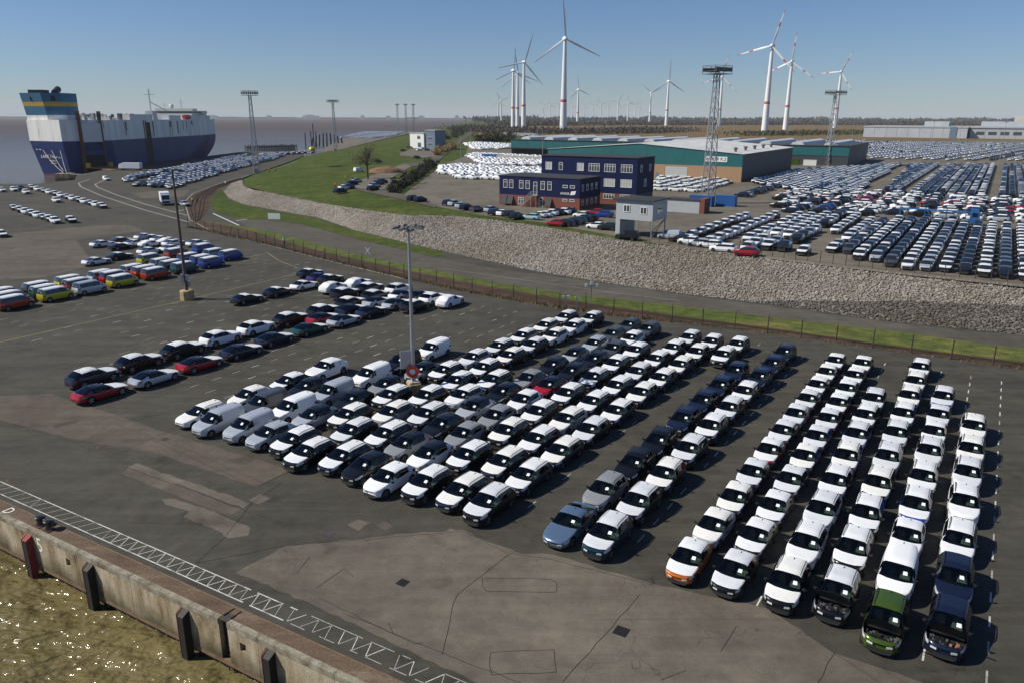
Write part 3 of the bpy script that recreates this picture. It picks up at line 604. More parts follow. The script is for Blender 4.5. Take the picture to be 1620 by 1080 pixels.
# ------------------------------------------------------------------ vehicles
def pw(pts):
    xs = [p[0] for p in pts]; ys = [p[1] for p in pts]; return lambda t: float(np.interp(t, xs, ys))
SPEC = {
 # L, W, top line (from the nose back), belt line, cowl, windscreen top, roof end, rear glass foot, axles, wheel radius, side windows
 'F': dict(L=4.10, W=1.78, top=[(0, .66), (.05, .75), (.30, .84), (.9, .94), (1.0, .97), (1.98, 1.40), (2.4, 1.455), (3.25, 1.42), (3.82, 1.06), (4.0, 1.0), (4.1, .62)],
           belt=[(0, .62), (.05, .71), (.30, .79), (1.0, .91), (2.5, .97), (3.6, 1.02), (3.98, .95), (4.1, .58)], key=(1.0, 1.98, 3.25, 3.82), ax=(.82, 3.36), r=.32, glass=[(1.55, 2.28), (2.38, 3.12)]),
 'H': dict(L=4.28, W=1.82, top=[(0, .73), (.05, .82), (.28, .91), (.85, 1.0), (.98, 1.03), (1.95, 1.50), (2.5, 1.555), (3.45, 1.50), (4.0, 1.12), (4.18, 1.06), (4.28, .64)],
           belt=[(0, .69), (.05, .78), (.28, .86), (1.0, .97), (2.5, 1.01), (3.8, 1.08), (4.16, 1.0), (4.28, .60)], key=(.98, 1.95, 3.45, 4.0), ax=(.80, 3.52), r=.35, glass=[(1.45, 2.35), (2.45, 3.3)]),
 'S': dict(L=4.48, W=1.85, top=[(0, .78), (.05, .88), (.28, .97), (.95, 1.06), (1.05, 1.09), (2.02, 1.55), (2.5, 1.63), (3.75, 1.58), (4.2, 1.14), (4.38, 1.08), (4.48, .66)],
           belt=[(0, .73), (.05, .83), (.28, .92), (1.05, 1.03), (2.5, 1.07), (3.9, 1.12), (4.35, 1.02), (4.48, .62)], key=(1.05, 2.02, 3.75, 4.2), ax=(.88, 3.58), r=.36, glass=[(1.6, 2.35), (2.45, 3.15), (3.25, 3.65)], rails=1),
 'E': dict(L=4.63, W=1.82, top=[(0, .66), (.05, .75), (.30, .84), (1.03, .94), (1.14, .97), (2.14, 1.40), (2.6, 1.465), (4.0, 1.42), (4.42, 1.04), (4.55, .98), (4.63, .62)],
           belt=[(0, .62), (.05, .71), (.30, .79), (1.14, .91), (2.6, .95), (4.1, 1.0), (4.5, .93), (4.63, .58)], key=(1.14, 2.14, 4.0, 4.42), ax=(.90, 3.58), r=.33, glass=[(1.72, 2.45), (2.54, 3.2), (3.3, 3.85)], rails=1),
 'D': dict(L=4.95, W=1.94, top=[(0, .60), (.06, .70), (.4, .79), (1.4, .92), (1.52, .94), (2.4, 1.34), (2.9, 1.395), (3.4, 1.36), (4.45, 1.0), (4.82, .96), (4.95, .62)],
           belt=[(0, .51), (.06, .63), (.4, .74), (1.5, .87), (2.8, .90), (4.0, .93), (4.8, .88), (4.95, .58)], key=(1.52, 2.4, 3.4, 4.45), ax=(.92, 3.86), r=.36, glass=[(1.95, 2.75), (2.84, 3.6)]),
 'X': dict(L=4.93, W=1.98, top=[(0, .84), (.06, .94), (.35, 1.03), (1.35, 1.12), (1.48, 1.15), (2.3, 1.60), (2.8, 1.68), (3.9, 1.60), (4.55, 1.18), (4.82, 1.10), (4.93, .68)],
           belt=[(0, .79), (.06, .89), (.35, .97), (1.4, 1.07), (2.8, 1.10), (4.2, 1.14), (4.78, 1.02), (4.93, .62)], key=(1.48, 2.3, 3.9, 4.55), ax=(.94, 3.84), r=.39, glass=[(1.92, 2.68), (2.78, 3.5), (3.58, 4.0)]),
 'V': dict(L=4.50, W=1.85, top=[(0, .70), (.05, .88), (.28, .99), (.85, 1.10), (.95, 1.13), (1.75, 1.72), (2.2, 1.80), (4.28, 1.80), (4.40, 1.15), (4.46, 1.1), (4.5, .66)],
           belt=[(0, .66), (.05, .83), (.28, .94), (.9, 1.05), (2.2, 1.10), (4.2, 1.10), (4.44, 1.0), (4.5, .62)], key=(.95, 1.75, 4.28, 4.40), ax=(.86, 3.60), r=.33, glass=[(1.38, 2.05)], tum=.16, norear=1, pin=.03, stern=.05),
 'B': dict(L=4.71, W=1.98, top=[(0, .78), (.05, .98), (.25, 1.10), (.5, 1.18), (.58, 1.21), (1.35, 1.84), (1.9, 1.93), (4.40, 1.90), (4.62, 1.22), (4.66, 1.15), (4.71, .70)],
           belt=[(0, .74), (.05, .93), (.25, 1.04), (.6, 1.13), (2.2, 1.15), (4.3, 1.15), (4.62, 1.08), (4.71, .66)], key=(.58, 1.35, 4.40, 4.62), ax=(.82, 3.81), r=.36, glass=[(1.1, 2.0), (2.08, 3.1), (3.18, 4.25)], tum=.20, pin=.03, stern=.06),
}
def loft(sp, coarse=False):
    """shell of a vehicle: rings along the length, joined to faces, every face named by the panel it belongs to"""
    L, W = sp['L'], sp['W']; top, belt = pw(sp['top']), pw(sp['belt']); cowl, wtop, rtop, rbot = sp['key']; tum = sp.get('tum', .36)
    fx = pw([(0, .63), (.05, .75), (.16, .875), (.45, .965), (.9, 1), (L - .9, 1), (L - .4, .975), (L - .12, .91), (L - .04, .84), (L, .76)])
    zb = pw([(0, .24), (.4, .19), (L - .6, .20), (L - .1, .30), (L, .34)])
    ts = {0, .05, .16, .30, cowl, wtop, rtop, rbot, L - .12, L - .04, L}
    if coarse: ts = {0, .12, cowl, wtop, rtop, rbot, L - .08, L}
    for g in sp['glass'][:1] + sp['glass'][-1:] if coarse else sp['glass']: ts |= {g[0], g[1]}
    if not coarse:
        ts |= {p[0] for p in sp['top']}
        tl = sorted(ts)
        for a, b in zip(tl[:-1], tl[1:]):
            n = int((b - a) / .32); ts |= {a + (b - a) * k / (n + 1) for k in range(1, n + 1)}
    ts = sorted(t for t in ts if 0 <= t <= L)
    tl = [ts[0]]
    for t in ts[1:]:
        if t - tl[-1] > .015: tl.append(t)
    ts = tl; rings = []
    for t in ts:
        h = W / 2 * fx(t); z0 = zb(t); bz = belt(t); tz = max(top(t), bz + .03); d = tz - bz
        y5 = h * .955; y6 = y5 - .02 - d * .84 * tum; y7 = y6 - .03 - min(.09, d * .25)
        mid = z0 + (bz - z0) * .42
        ring = [(0, z0), (h * .86, z0), (h * .965, z0 + .10), (h, mid), (h * .992, bz - (bz - z0) * .26), (y5, bz), (y6, bz + d * .78), (y7, bz + d * .935), (y7 * .55, tz - .012), (0, tz)]
        tc = (wtop + rtop) / 2; pin = 1 - sp.get('pin', .10) * ((t - tc) / (L - tc)) ** 2 if d > .2 else 1
        ring = [(yy * (pin if q >= 6 else 1), zz) for q, (yy, zz) in enumerate(ring)]
        if coarse: ring = [ring[i] for i in (1, 3, 5, 6, 7, 9)]
        rings.append(ring)
    nj = len(rings[0]); x0 = L / 2; V = []; idx = {}
    for i, (t, r) in enumerate(zip(ts, rings)):
        for j, (y, z) in enumerate(r):
            k = (abs(y) / (W / 2)) ** 2.2; bow = sp.get('bow', .36) * max(0, 1 - t / 2.3) ** .9 * k - sp.get('stern', .16) * max(0, 1 - (L - t) / 1.2) * k
            idx[i, j, 1] = len(V); V.append((x0 - t - bow, y, z))
            if y == 0: idx[i, j, -1] = idx[i, j, 1]
            else: idx[i, j, -1] = len(V); V.append((x0 - t - bow, -y, z))
    F = []; N = []
    J = (0, 1, 2, 3, 4, 5, 6, 7, 8) if not coarse else (2, 4, 5, 6, 7)       # panel code of each strip
    def inglass(t): return next((k for k, g in enumerate(sp['glass']) if g[0] - .001 <= t <= g[1] + .001), None)
    for i in range(len(ts) - 1):
        tm = (ts[i] + ts[i + 1]) / 2
        for j in range(nj - 1):
            c = J[j]
            for s in (1, -1):
                f = [idx[i, j, s], idx[i, j + 1, s], idx[i + 1, j + 1, s], idx[i + 1, j, s]]
                f = list(dict.fromkeys(f))
                if s == 1: f = f[::-1]
                nm = 'body'; sd = 'L' if s == 1 else 'R'
                if c <= 1: nm = 'trim'
                elif c == 5 and inglass(tm) is not None: nm = 'side_window%d%s' % (inglass(tm), sd)
                elif c == 5 and sp['glass'][0][1] < tm < sp['glass'][-1][0]: nm = 'trim'
                elif c >= 6 and cowl < tm < wtop: nm = 'windscreen'
                elif c >= 6 and rtop < tm < rbot and not sp.get('norear'): nm = 'rear_window'
                elif c >= 6 and wtop < tm < rtop: nm = 'roof'
                elif c >= 5 and .16 < tm < cowl: nm = 'bonnet'
                if not coarse and c == 4 and .04 < tm < .45: nm = 'headlight' + sd
                if not coarse and c == 4 and L - .42 < tm < L - .03: nm = 'tail_light' + sd
                if coarse and c == 5 and tm > cowl and tm < rbot and not sp.get('norear'): nm = 'side_window0' + sd
                F.append(f); N.append(nm)
    for i, sgn in ((0, 1), (len(ts) - 1, -1)):
        for j in range(nj - 1):
            f = list(dict.fromkeys([idx[i, j, 1], idx[i, j + 1, 1], idx[i, j + 1, -1], idx[i, j, -1]]))
            if sgn < 0: f = f[::-1]
            c = J[j]; nm = 'body'
            if c <= 1 or (sgn > 0 and c in (2, 4)): nm = 'trim'
            F.append(f); N.append(nm)
    return V, F, N
PARTNAMES = ['body', 'trim', 'roof', 'bonnet', 'windscreen', 'rear_window'] + ['side_window%d%s' % (k, s) for k in range(3) for s in 'LR'] + ['headlightL', 'headlightR', 'tail_lightL', 'tail_lightR', 'arch']
PM = [bpy.data.materials.new('panel_' + n) for n in PARTNAMES]
def mesh_from(V, F, m=None, name='part'):
    me = bpy.data.meshes.new(name); me.from_pydata(V, [], F); me.update(); return me
def make_parts(k):
    """cut wheel arches, then split the shell into its panels"""
    sp = SPEC[k]; V, F, N = loft(sp); me = mesh_from(V, F)
    for m in PM: me.materials.append(m)
    me.polygons.foreach_set('material_index', [PARTNAMES.index(n) for n in N])
    bm = bmesh.new(); bm.from_mesh(me); bmesh.ops.remove_doubles(bm, verts=bm.verts, dist=.0005); bmesh.ops.recalc_face_normals(bm, faces=bm.faces); bm.to_mesh(me); bm.free()
    o = link('shell', me); cut = []
    for ax in sp['ax']:
        for s in (1, -1):
            mb = MB(); r = sp['r'] + .055; x = sp['L'] / 2 - ax
            mb.tube((x, s * (sp['W'] / 2 - .30), sp['r'] + .02), (x, s * (sp['W'] / 2 + .3), sp['r'] + .02), r, r, PM[-1], 18)
            c = mb.build('cutter'); cut.append(c)
            md = o.modifiers.new('b', 'BOOLEAN'); md.operation = 'DIFFERENCE'; md.object = c; md.solver = 'EXACT'; md.material_mode = 'TRANSFER'
    dg = bpy.context.evaluated_depsgraph_get(); ev = bpy.data.meshes.new_from_object(o.evaluated_get(dg))
    names = [m.name[6:] for m in ev.materials]
    co = [tuple(v.co) for v in ev.vertices]; by = {}
    for p in ev.polygons: by.setdefault(names[p.material_index], []).append(list(p.vertices))
    for q in [o] + cut: bpy.data.objects.remove(q, do_unlink=True)
    out = {}
    def sub(fs, mats, name):
        used = sorted({v for f, _ in fs for v in f}); mp = {v: i for i, v in enumerate(used)}
        m = bpy.data.meshes.new(name); m.from_pydata([co[v] for v in used], [], [[mp[v] for v in f] for f, _ in fs])
        for x in mats: m.materials.append(MATS[x])
        m.polygons.foreach_set('material_index', [i for _, i in fs]); m.polygons.foreach_set('use_smooth', [True] * len(fs)); m.update()
        m.set_sharp_from_angle(angle=R(38)); return m
    def lamp_extra(n):
        if not n.startswith(('head', 'tail')): return
        s = 1 if n.endswith('L') else -1; front = n.startswith('head'); t = 0 if front else sp['L']; xx = sp['L'] / 2 - t + (.012 if front else -.012); dx = -.03 if front else .03
        bz = pw(sp['belt'])(t); z0 = .24 if front else .34; hw = sp['W'] / 2 * (.63 if front else .76); za, zb_ = bz - (bz - z0) * .24, bz - .02; y0, y1 = s * hw * .52, s * hw * .985
        bw = lambda y: -(sp.get('bow', .36) if front else -sp.get('stern', .16)) * (abs(y) / (sp['W'] / 2)) ** 2.2
        xa, xb = xx + bw(y0), xx + bw(y1)
        k = len(co); co.extend([(xa, y0, za), (xb, y1, za), (xb, y1, zb_), (xa, y0, zb_), (xa + dx, y0, za), (xb + dx, y1, za), (xb + dx, y1, zb_), (xa + dx, y0, zb_)])
        by[n] += [[k, k + 1, k + 2, k + 3], [k, k + 4, k + 5, k + 1], [k + 1, k + 5, k + 6, k + 2], [k + 2, k + 6, k + 7, k + 3], [k + 3, k + 7, k + 4, k]]
    out['body'] = sub([(f, 0) for f in by['body']] + [(f, 1) for f in by.get('trim', [])] + [(f, 2) for f in by.get('arch', [])], ['paint_k', 'trim', 'underbody'], 'body')
    for n in PARTNAMES[2:-1]:
        if n in by:
            lamp_extra(n)
            mt = 'film_white' if n in ('roof', 'bonnet') else 'car_glass' if n in ('windscreen',) or n.startswith('side_window0') else 'privacy_glass' if 'window' in n else 'lamp_glass' if n.startswith('head') else 'tail_red'
            out[n] = sub([(f, 0) for f in by[n]], [mt], n.rstrip('0123456789LR'))
    cowl, wtop, rtop, rbot = sp['key']; L, W = sp['L'], sp['W']; top, belt = pw(sp['top']), pw(sp['belt']); X = lambda t: L / 2 - t
    # cabin: dark tub, dash, seats under pale transport covers, wheel
    b = MB(); hw = W / 2 - .16; fl = .30; bz = belt(2.2) - .10
    b.box(X(rbot - .15), -hw, fl, X(cowl + .25), hw, fl + .06, 'interior'); b.box(X(cowl + .62), -hw, fl + .06, X(cowl + .2), hw, belt(cowl) - .08, 'interior')
    for s in (1, -1): b.box(X(rbot - .2), s * hw, fl, X(cowl + .5), s * (hw + .03), bz, 'interior')
    sx = cowl + 1.35
    if not sp.get('norear'):
        b.box(X(sx + 1.45), -hw, fl, X(sx + .95), hw, fl + .35, 'interior').box(X(sx + 1.6), -hw, fl, X(sx + 1.38), hw, bz + .14, 'interior')
    else: b.box(X(sx + .5), -hw, fl, X(sx + .45), hw, bz + .55, 'interior')
    for s in (1, -1):
        m = 'seat_cover' if s == 1 else 'interior'; y = s * .38
        b.box(X(sx), y - .25, fl, X(sx - .52), y + .25, fl + .30, m)
        b.add([(X(sx + .02), y - .25, fl + .2), (X(sx + .02), y + .25, fl + .2), (X(sx + .16), y + .25, fl + .2), (X(sx + .16), y - .25, fl + .2),
               (X(sx + .22), y - .21, bz + .10), (X(sx + .22), y + .21, bz + .10), (X(sx + .32), y + .21, bz + .10), (X(sx + .32), y - .21, bz + .10)],
              [(3, 2, 1, 0), (4, 5, 6, 7), (0, 1, 5, 4), (1, 2, 6, 5), (2, 3, 7, 6), (3, 0, 4, 7)], m)
        b.box(X(sx + .33), y - .11, bz + .10, X(sx + .24), y + .11, bz + .28, m)
    n = 10; cx, cz = X(cowl + .78), belt(cowl) - .02
    for i in range(n):
        a0, a1 = 2 * math.pi * i / n, 2 * math.pi * (i + 1) / n
        b.bar((cx - .06 * math.sin(a0), .38 + .18 * math.cos(a0), cz + .16 * math.sin(a0)), (cx - .06 * math.sin(a1), .38 + .18 * math.cos(a1), cz + .16 * math.sin(a1)), .035, 'seat_cover')
    out['interior'] = b.mesh('interior')
    # paper on the windscreen, driver's side
    def ws(u, y):
        t = cowl + (wtop - cowl) * u; return Vector((X(t) - sp.get('bow', .36) * max(0, 1 - t / 2.3) ** .9 * (abs(y) / (W / 2)) ** 2.2 + .012, y, top(t) + .016 - .04 * abs(y)))
    p = MB(); a, c, d, e = ws(.40, .34), ws(.40, .56), ws(.62, .53), ws(.62, .33); nrm = Vector((.006, 0, .014))
    p.add([a, c, d, e, a + nrm, c + nrm, d + nrm, e + nrm], [(0, 1, 2, 3), (7, 6, 5, 4), (0, 4, 5, 1), (1, 5, 6, 2), (2, 6, 7, 3), (3, 7, 4, 0)], 'paper'); out['paper_sheet'] = p.mesh('paper_sheet')
    # mirrors, aerial fin, rails, wheels
    for s, nm in ((1, 'mirrorL'), (-1, 'mirrorR')):
        q = MB(); t = cowl + .42; y = s * (W / 2 + .07); z = belt(t) + .08
        q.add([(X(t) + .10, y - .02 * s, z - .06), (X(t) - .02, y - .12, z - .07), (X(t) - .02, y + .12, z - .07), (X(t) - .02, y + .12, z + .07), (X(t) - .02, y - .12, z + .07), (X(t) + .10, y - .02 * s, z + .05)],
              [(0, 2, 1), (5, 4, 3), (0, 5, 3, 2), (1, 4, 5, 0), (1, 2, 3, 4)], 'trim'); q.bar((X(t), s * (W / 2 - .06), z - .04), (X(t), y, z - .02), .05, 'trim'); out[nm] = q.mesh('mirror')
    q = MB(); t = rtop - .25; q.add([(X(t) + .12, 0, top(t) + .0), (X(t) - .06, .03, top(t)), (X(t) - .06, -.03, top(t)), (X(t) - .08, 0, top(t) + .07)], [(0, 1, 3), (0, 3, 2), (1, 2, 3)], 'trim'); out['aerial'] = q.mesh('aerial')
    if sp.get('rails'):
        for s, nm in ((1, 'railL'), (-1, 'railR')):
            q = MB()
            y = s * (W / 2 * .955 - (top(2.8) - belt(2.8)) * .84 * .36 - .09)
            pts = [wtop + .1, wtop + .35, (wtop + rtop) / 2, rtop - .25, rtop - .05]; zz = [.0, .045, .05, .045, .0]
            for i in range(4): q.bar((X(pts[i]), y, top(pts[i]) - .02 + zz[i]), (X(pts[i + 1]), y, top(pts[i + 1]) - .02 + zz[i + 1]), .035, 'trim')
            out[nm] = q.mesh('roof_rail')
    return out
def wheel_mesh():
    t = MB(); n = 20; prof = [(.70, -.11), (.93, -.115), (1.0, -.07), (1.0, .07), (.93, .115), (.70, .11)]; vs = []; fs = []
    for r, y in prof:
        for i in range(n): a = 2 * math.pi * i / n; vs.append((r * math.cos(a), y, r * math.sin(a)))
    for k in range(len(prof) - 1):
        for i in range(n): fs.append((k * n + i, k * n + (i + 1) % n, (k + 1) * n + (i + 1) % n, (k + 1) * n + i))
    t.add(vs, [f[::-1] for f in fs], 'tyre'); tm = t.mesh('wheel', 40)
    r = MB(); vs = [(0, .085, 0)]; fs = []; ms = []
    for i in range(10):
        a = 2 * math.pi * i / 10 - .15; vs += [(.70 * math.cos(a), .09, .70 * math.sin(a)), (.16 * math.cos(a), .085, .16 * math.sin(a))]
    for i in range(10):
        j = (i + 1) % 10; q = [1 + 2 * i, 1 + 2 * j, 2 + 2 * j, 2 + 2 * i]
        r.add([vs[x] for x in q], [(3, 2, 1, 0)], 'rim' if i % 2 == 0 else 'trim')
        r.add([vs[0], vs[2 + 2 * i], vs[2 + 2 * j]], [(0, 2, 1)], 'rim')
    for s in (-1,):
        back = MB()
    r.add([(.70 * math.cos(2 * math.pi * i / 12), -.09, .70 * math.sin(2 * math.pi * i / 12)) for i in range(12)], [tuple(range(12))], 'trim')
    return tm, r.mesh('rim')
WHEEL, RIM = wheel_mesh()
PARTS = {k: make_parts(k) for k in SPEC}
VAR = {}
def variant(k, part, mats):
    """a panel mesh with other materials; alike cars share it"""
    key = (k, part, tuple(mats))
    if key not in VAR:
        me = PARTS[k][part].copy()
        for i, m in enumerate(mats): me.materials[i] = MATS[m]
        VAR[key] = me
    return VAR[key]
CNAME = dict(k='black', n='navy', g='grey', s='silver', w='white', r='red', b='blue', d='dark grey', o='orange', v='green', u='steel blue', y='yellow', a='dark teal', t='dark green', e='orange-red', p='purple', i='pale mint', m='maroon')
TNAME = dict(F='small hatchback', H='hatchback', S='SUV', E='estate car', D='fastback', X='large SUV', V='panel van', B='minibus')
CAT = dict(V='van', B='minibus')
def describe(k, c, f):
    n = TNAME[k]; b = CNAME[c]
    if f == 'W': return '%s %s with white film on roof and bonnet' % (b, n) if c != 'w' else 'all-white %s' % n
    if f == 'q': return '%s %s with white bonnet film' % (b, n)
    if f == 'K': return '%s %s with black roof' % (b, n)
    if f == 'p': return '%s fully wrapped in white' % n
    if f == 'T': return '%s minibus with white upper half' % b
    return 'plain %s %s' % (b, n)
PROTO = {}
def fit(lab):
    for a, b in ((' with white film on roof and bonnet', ' with white film'), (' at the quay end', ''), (' with white film', ''), ('first of its file, ', ''), ('plain ', '')):
        if len(lab.split()) > 16: lab = lab.replace(a, b)
    return ' '.join(lab.split()[:16])
def vehicle(k, c, f, x, y, ang, label, group, z=0.0, name=None, opened=False, full=True, wfilm=True):
    sp = SPEC[k]; nm = name or dict(V='panel_van', B='minibus').get(k, 'parked_car'); fv = rng.choice(('film_white', 'film_white', 'film_cool', 'film_warm')) if f in ('W', 'p', 'q') else 'film_white'; pk = (k, c, f, full, opened, fv)
    cat = CAT.get(k, 'car')
    if pk in PROTO:
        o = copy_tree(PROTO[pk]); o.location = (x, y, z); o.rotation_euler = (0, 0, ang); o['label'] = label; o['group'] = group
        for ch in o.children:
            if ch.name.startswith('paper_sheet'): ch.location = (0, rng.uniform(-.16, .05), 0)
        return o
    o = empty(nm, (x, y, z), ang, label, cat, group); PROTO[pk] = o
    P = PARTS[k]; body = fv if f == 'p' else 'paint_' + c
    roof = {'W': fv, 'p': fv, 'K': 'paint_k', 'q': 'paint_k', 'T': 'film_white'}.get(f, body)
    bon = {'W': fv, 'p': fv, 'q': fv}.get(f, body)
    bo = link('body', variant(k, 'body', [body, 'trim', 'underbody']), o)
    link('roof', variant(k, 'roof', [roof]), o)
    if opened:
        cow = sp['L'] / 2 - sp['key'][0]; zc = pw(sp['top'])(sp['key'][0])
        me = variant(k, 'bonnet', [bon]); b2 = me.copy(); b2.transform(Matrix.Translation((-cow, 0, -zc)))
        inner = b2.copy(); inner.materials[0] = MATS['trim']
        bn = link('bonnet', b2, o, (cow, 0, zc), (0, R(-62), 0)); link('bonnet_lining', inner, bn, (-.01, 0, -.025))
        e = MB(); W = sp['W']; x0 = cow + .05; x1 = sp['L'] / 2 - .25
        e.box(x0, -W / 2 + .2, .35, x1, W / 2 - .2, .45, 'interior').box(x1 - .1, -W / 2 + .22, .45, x1, W / 2 - .22, zc - .28, 'interior')
        rr = random.Random(ord(c))
        e.box(x0 + .1, -.45, .45, x1 - .2, .32, zc - .30, 'trim')
        for i in range(46):
            ex = rr.uniform(x0 + .05, x1 - .12); ey = rr.uniform(-W / 2 + .25, W / 2 - .25); es = rr.uniform(.025, .075); ez = zc - .30 + rr.uniform(-.08, .08)
            e.box(ex, ey, ez - .15, ex + es * 2, ey + es * 2, ez + es, rr.choice(['engine_metal', 'trim', 'interior', 'engine_metal', 'trim'] + (['copper'] * 3 if c == 'n' and ey > .1 else [])))
        link('engine', e.mesh('engine'), o)
    else: link('bonnet', variant(k, 'bonnet', [bon]), o)
    for n, me in P.items():
        if n in ('body', 'roof', 'bonnet'): continue
        base = n.rstrip('LR'); base = base.rstrip('0123456789')
        if base == 'rail': base = 'roof_rail'
        if n == 'paper_sheet' and f in ('T',): continue
        if n == 'interior' and not full: continue
        if f == 'p' and n.startswith('side_window') and not n.startswith('side_window0'): me = variant(k, n, ['film_white'])
        if f == 'p' and base in ('headlight', 'tail_light', 'rear_window'): me = variant(k, n, ['film_white'])
        if not full and base in ('windscreen', 'side_window', 'rear_window') and f != 'p': me = variant(k, n, ['dark_glass'])
        link(base, me, o)
    r = sp['r']
    for ax in sp['ax']:
        for s in (1, -1):
            wl = link('wheel', WHEEL, o, (sp['L'] / 2 - ax, s * (sp['W'] / 2 - .125), r), (0, 0, 0 if s == 1 else math.pi)); wl.scale = (r, 1, r)
            link('rim', RIM, wl)
    return o

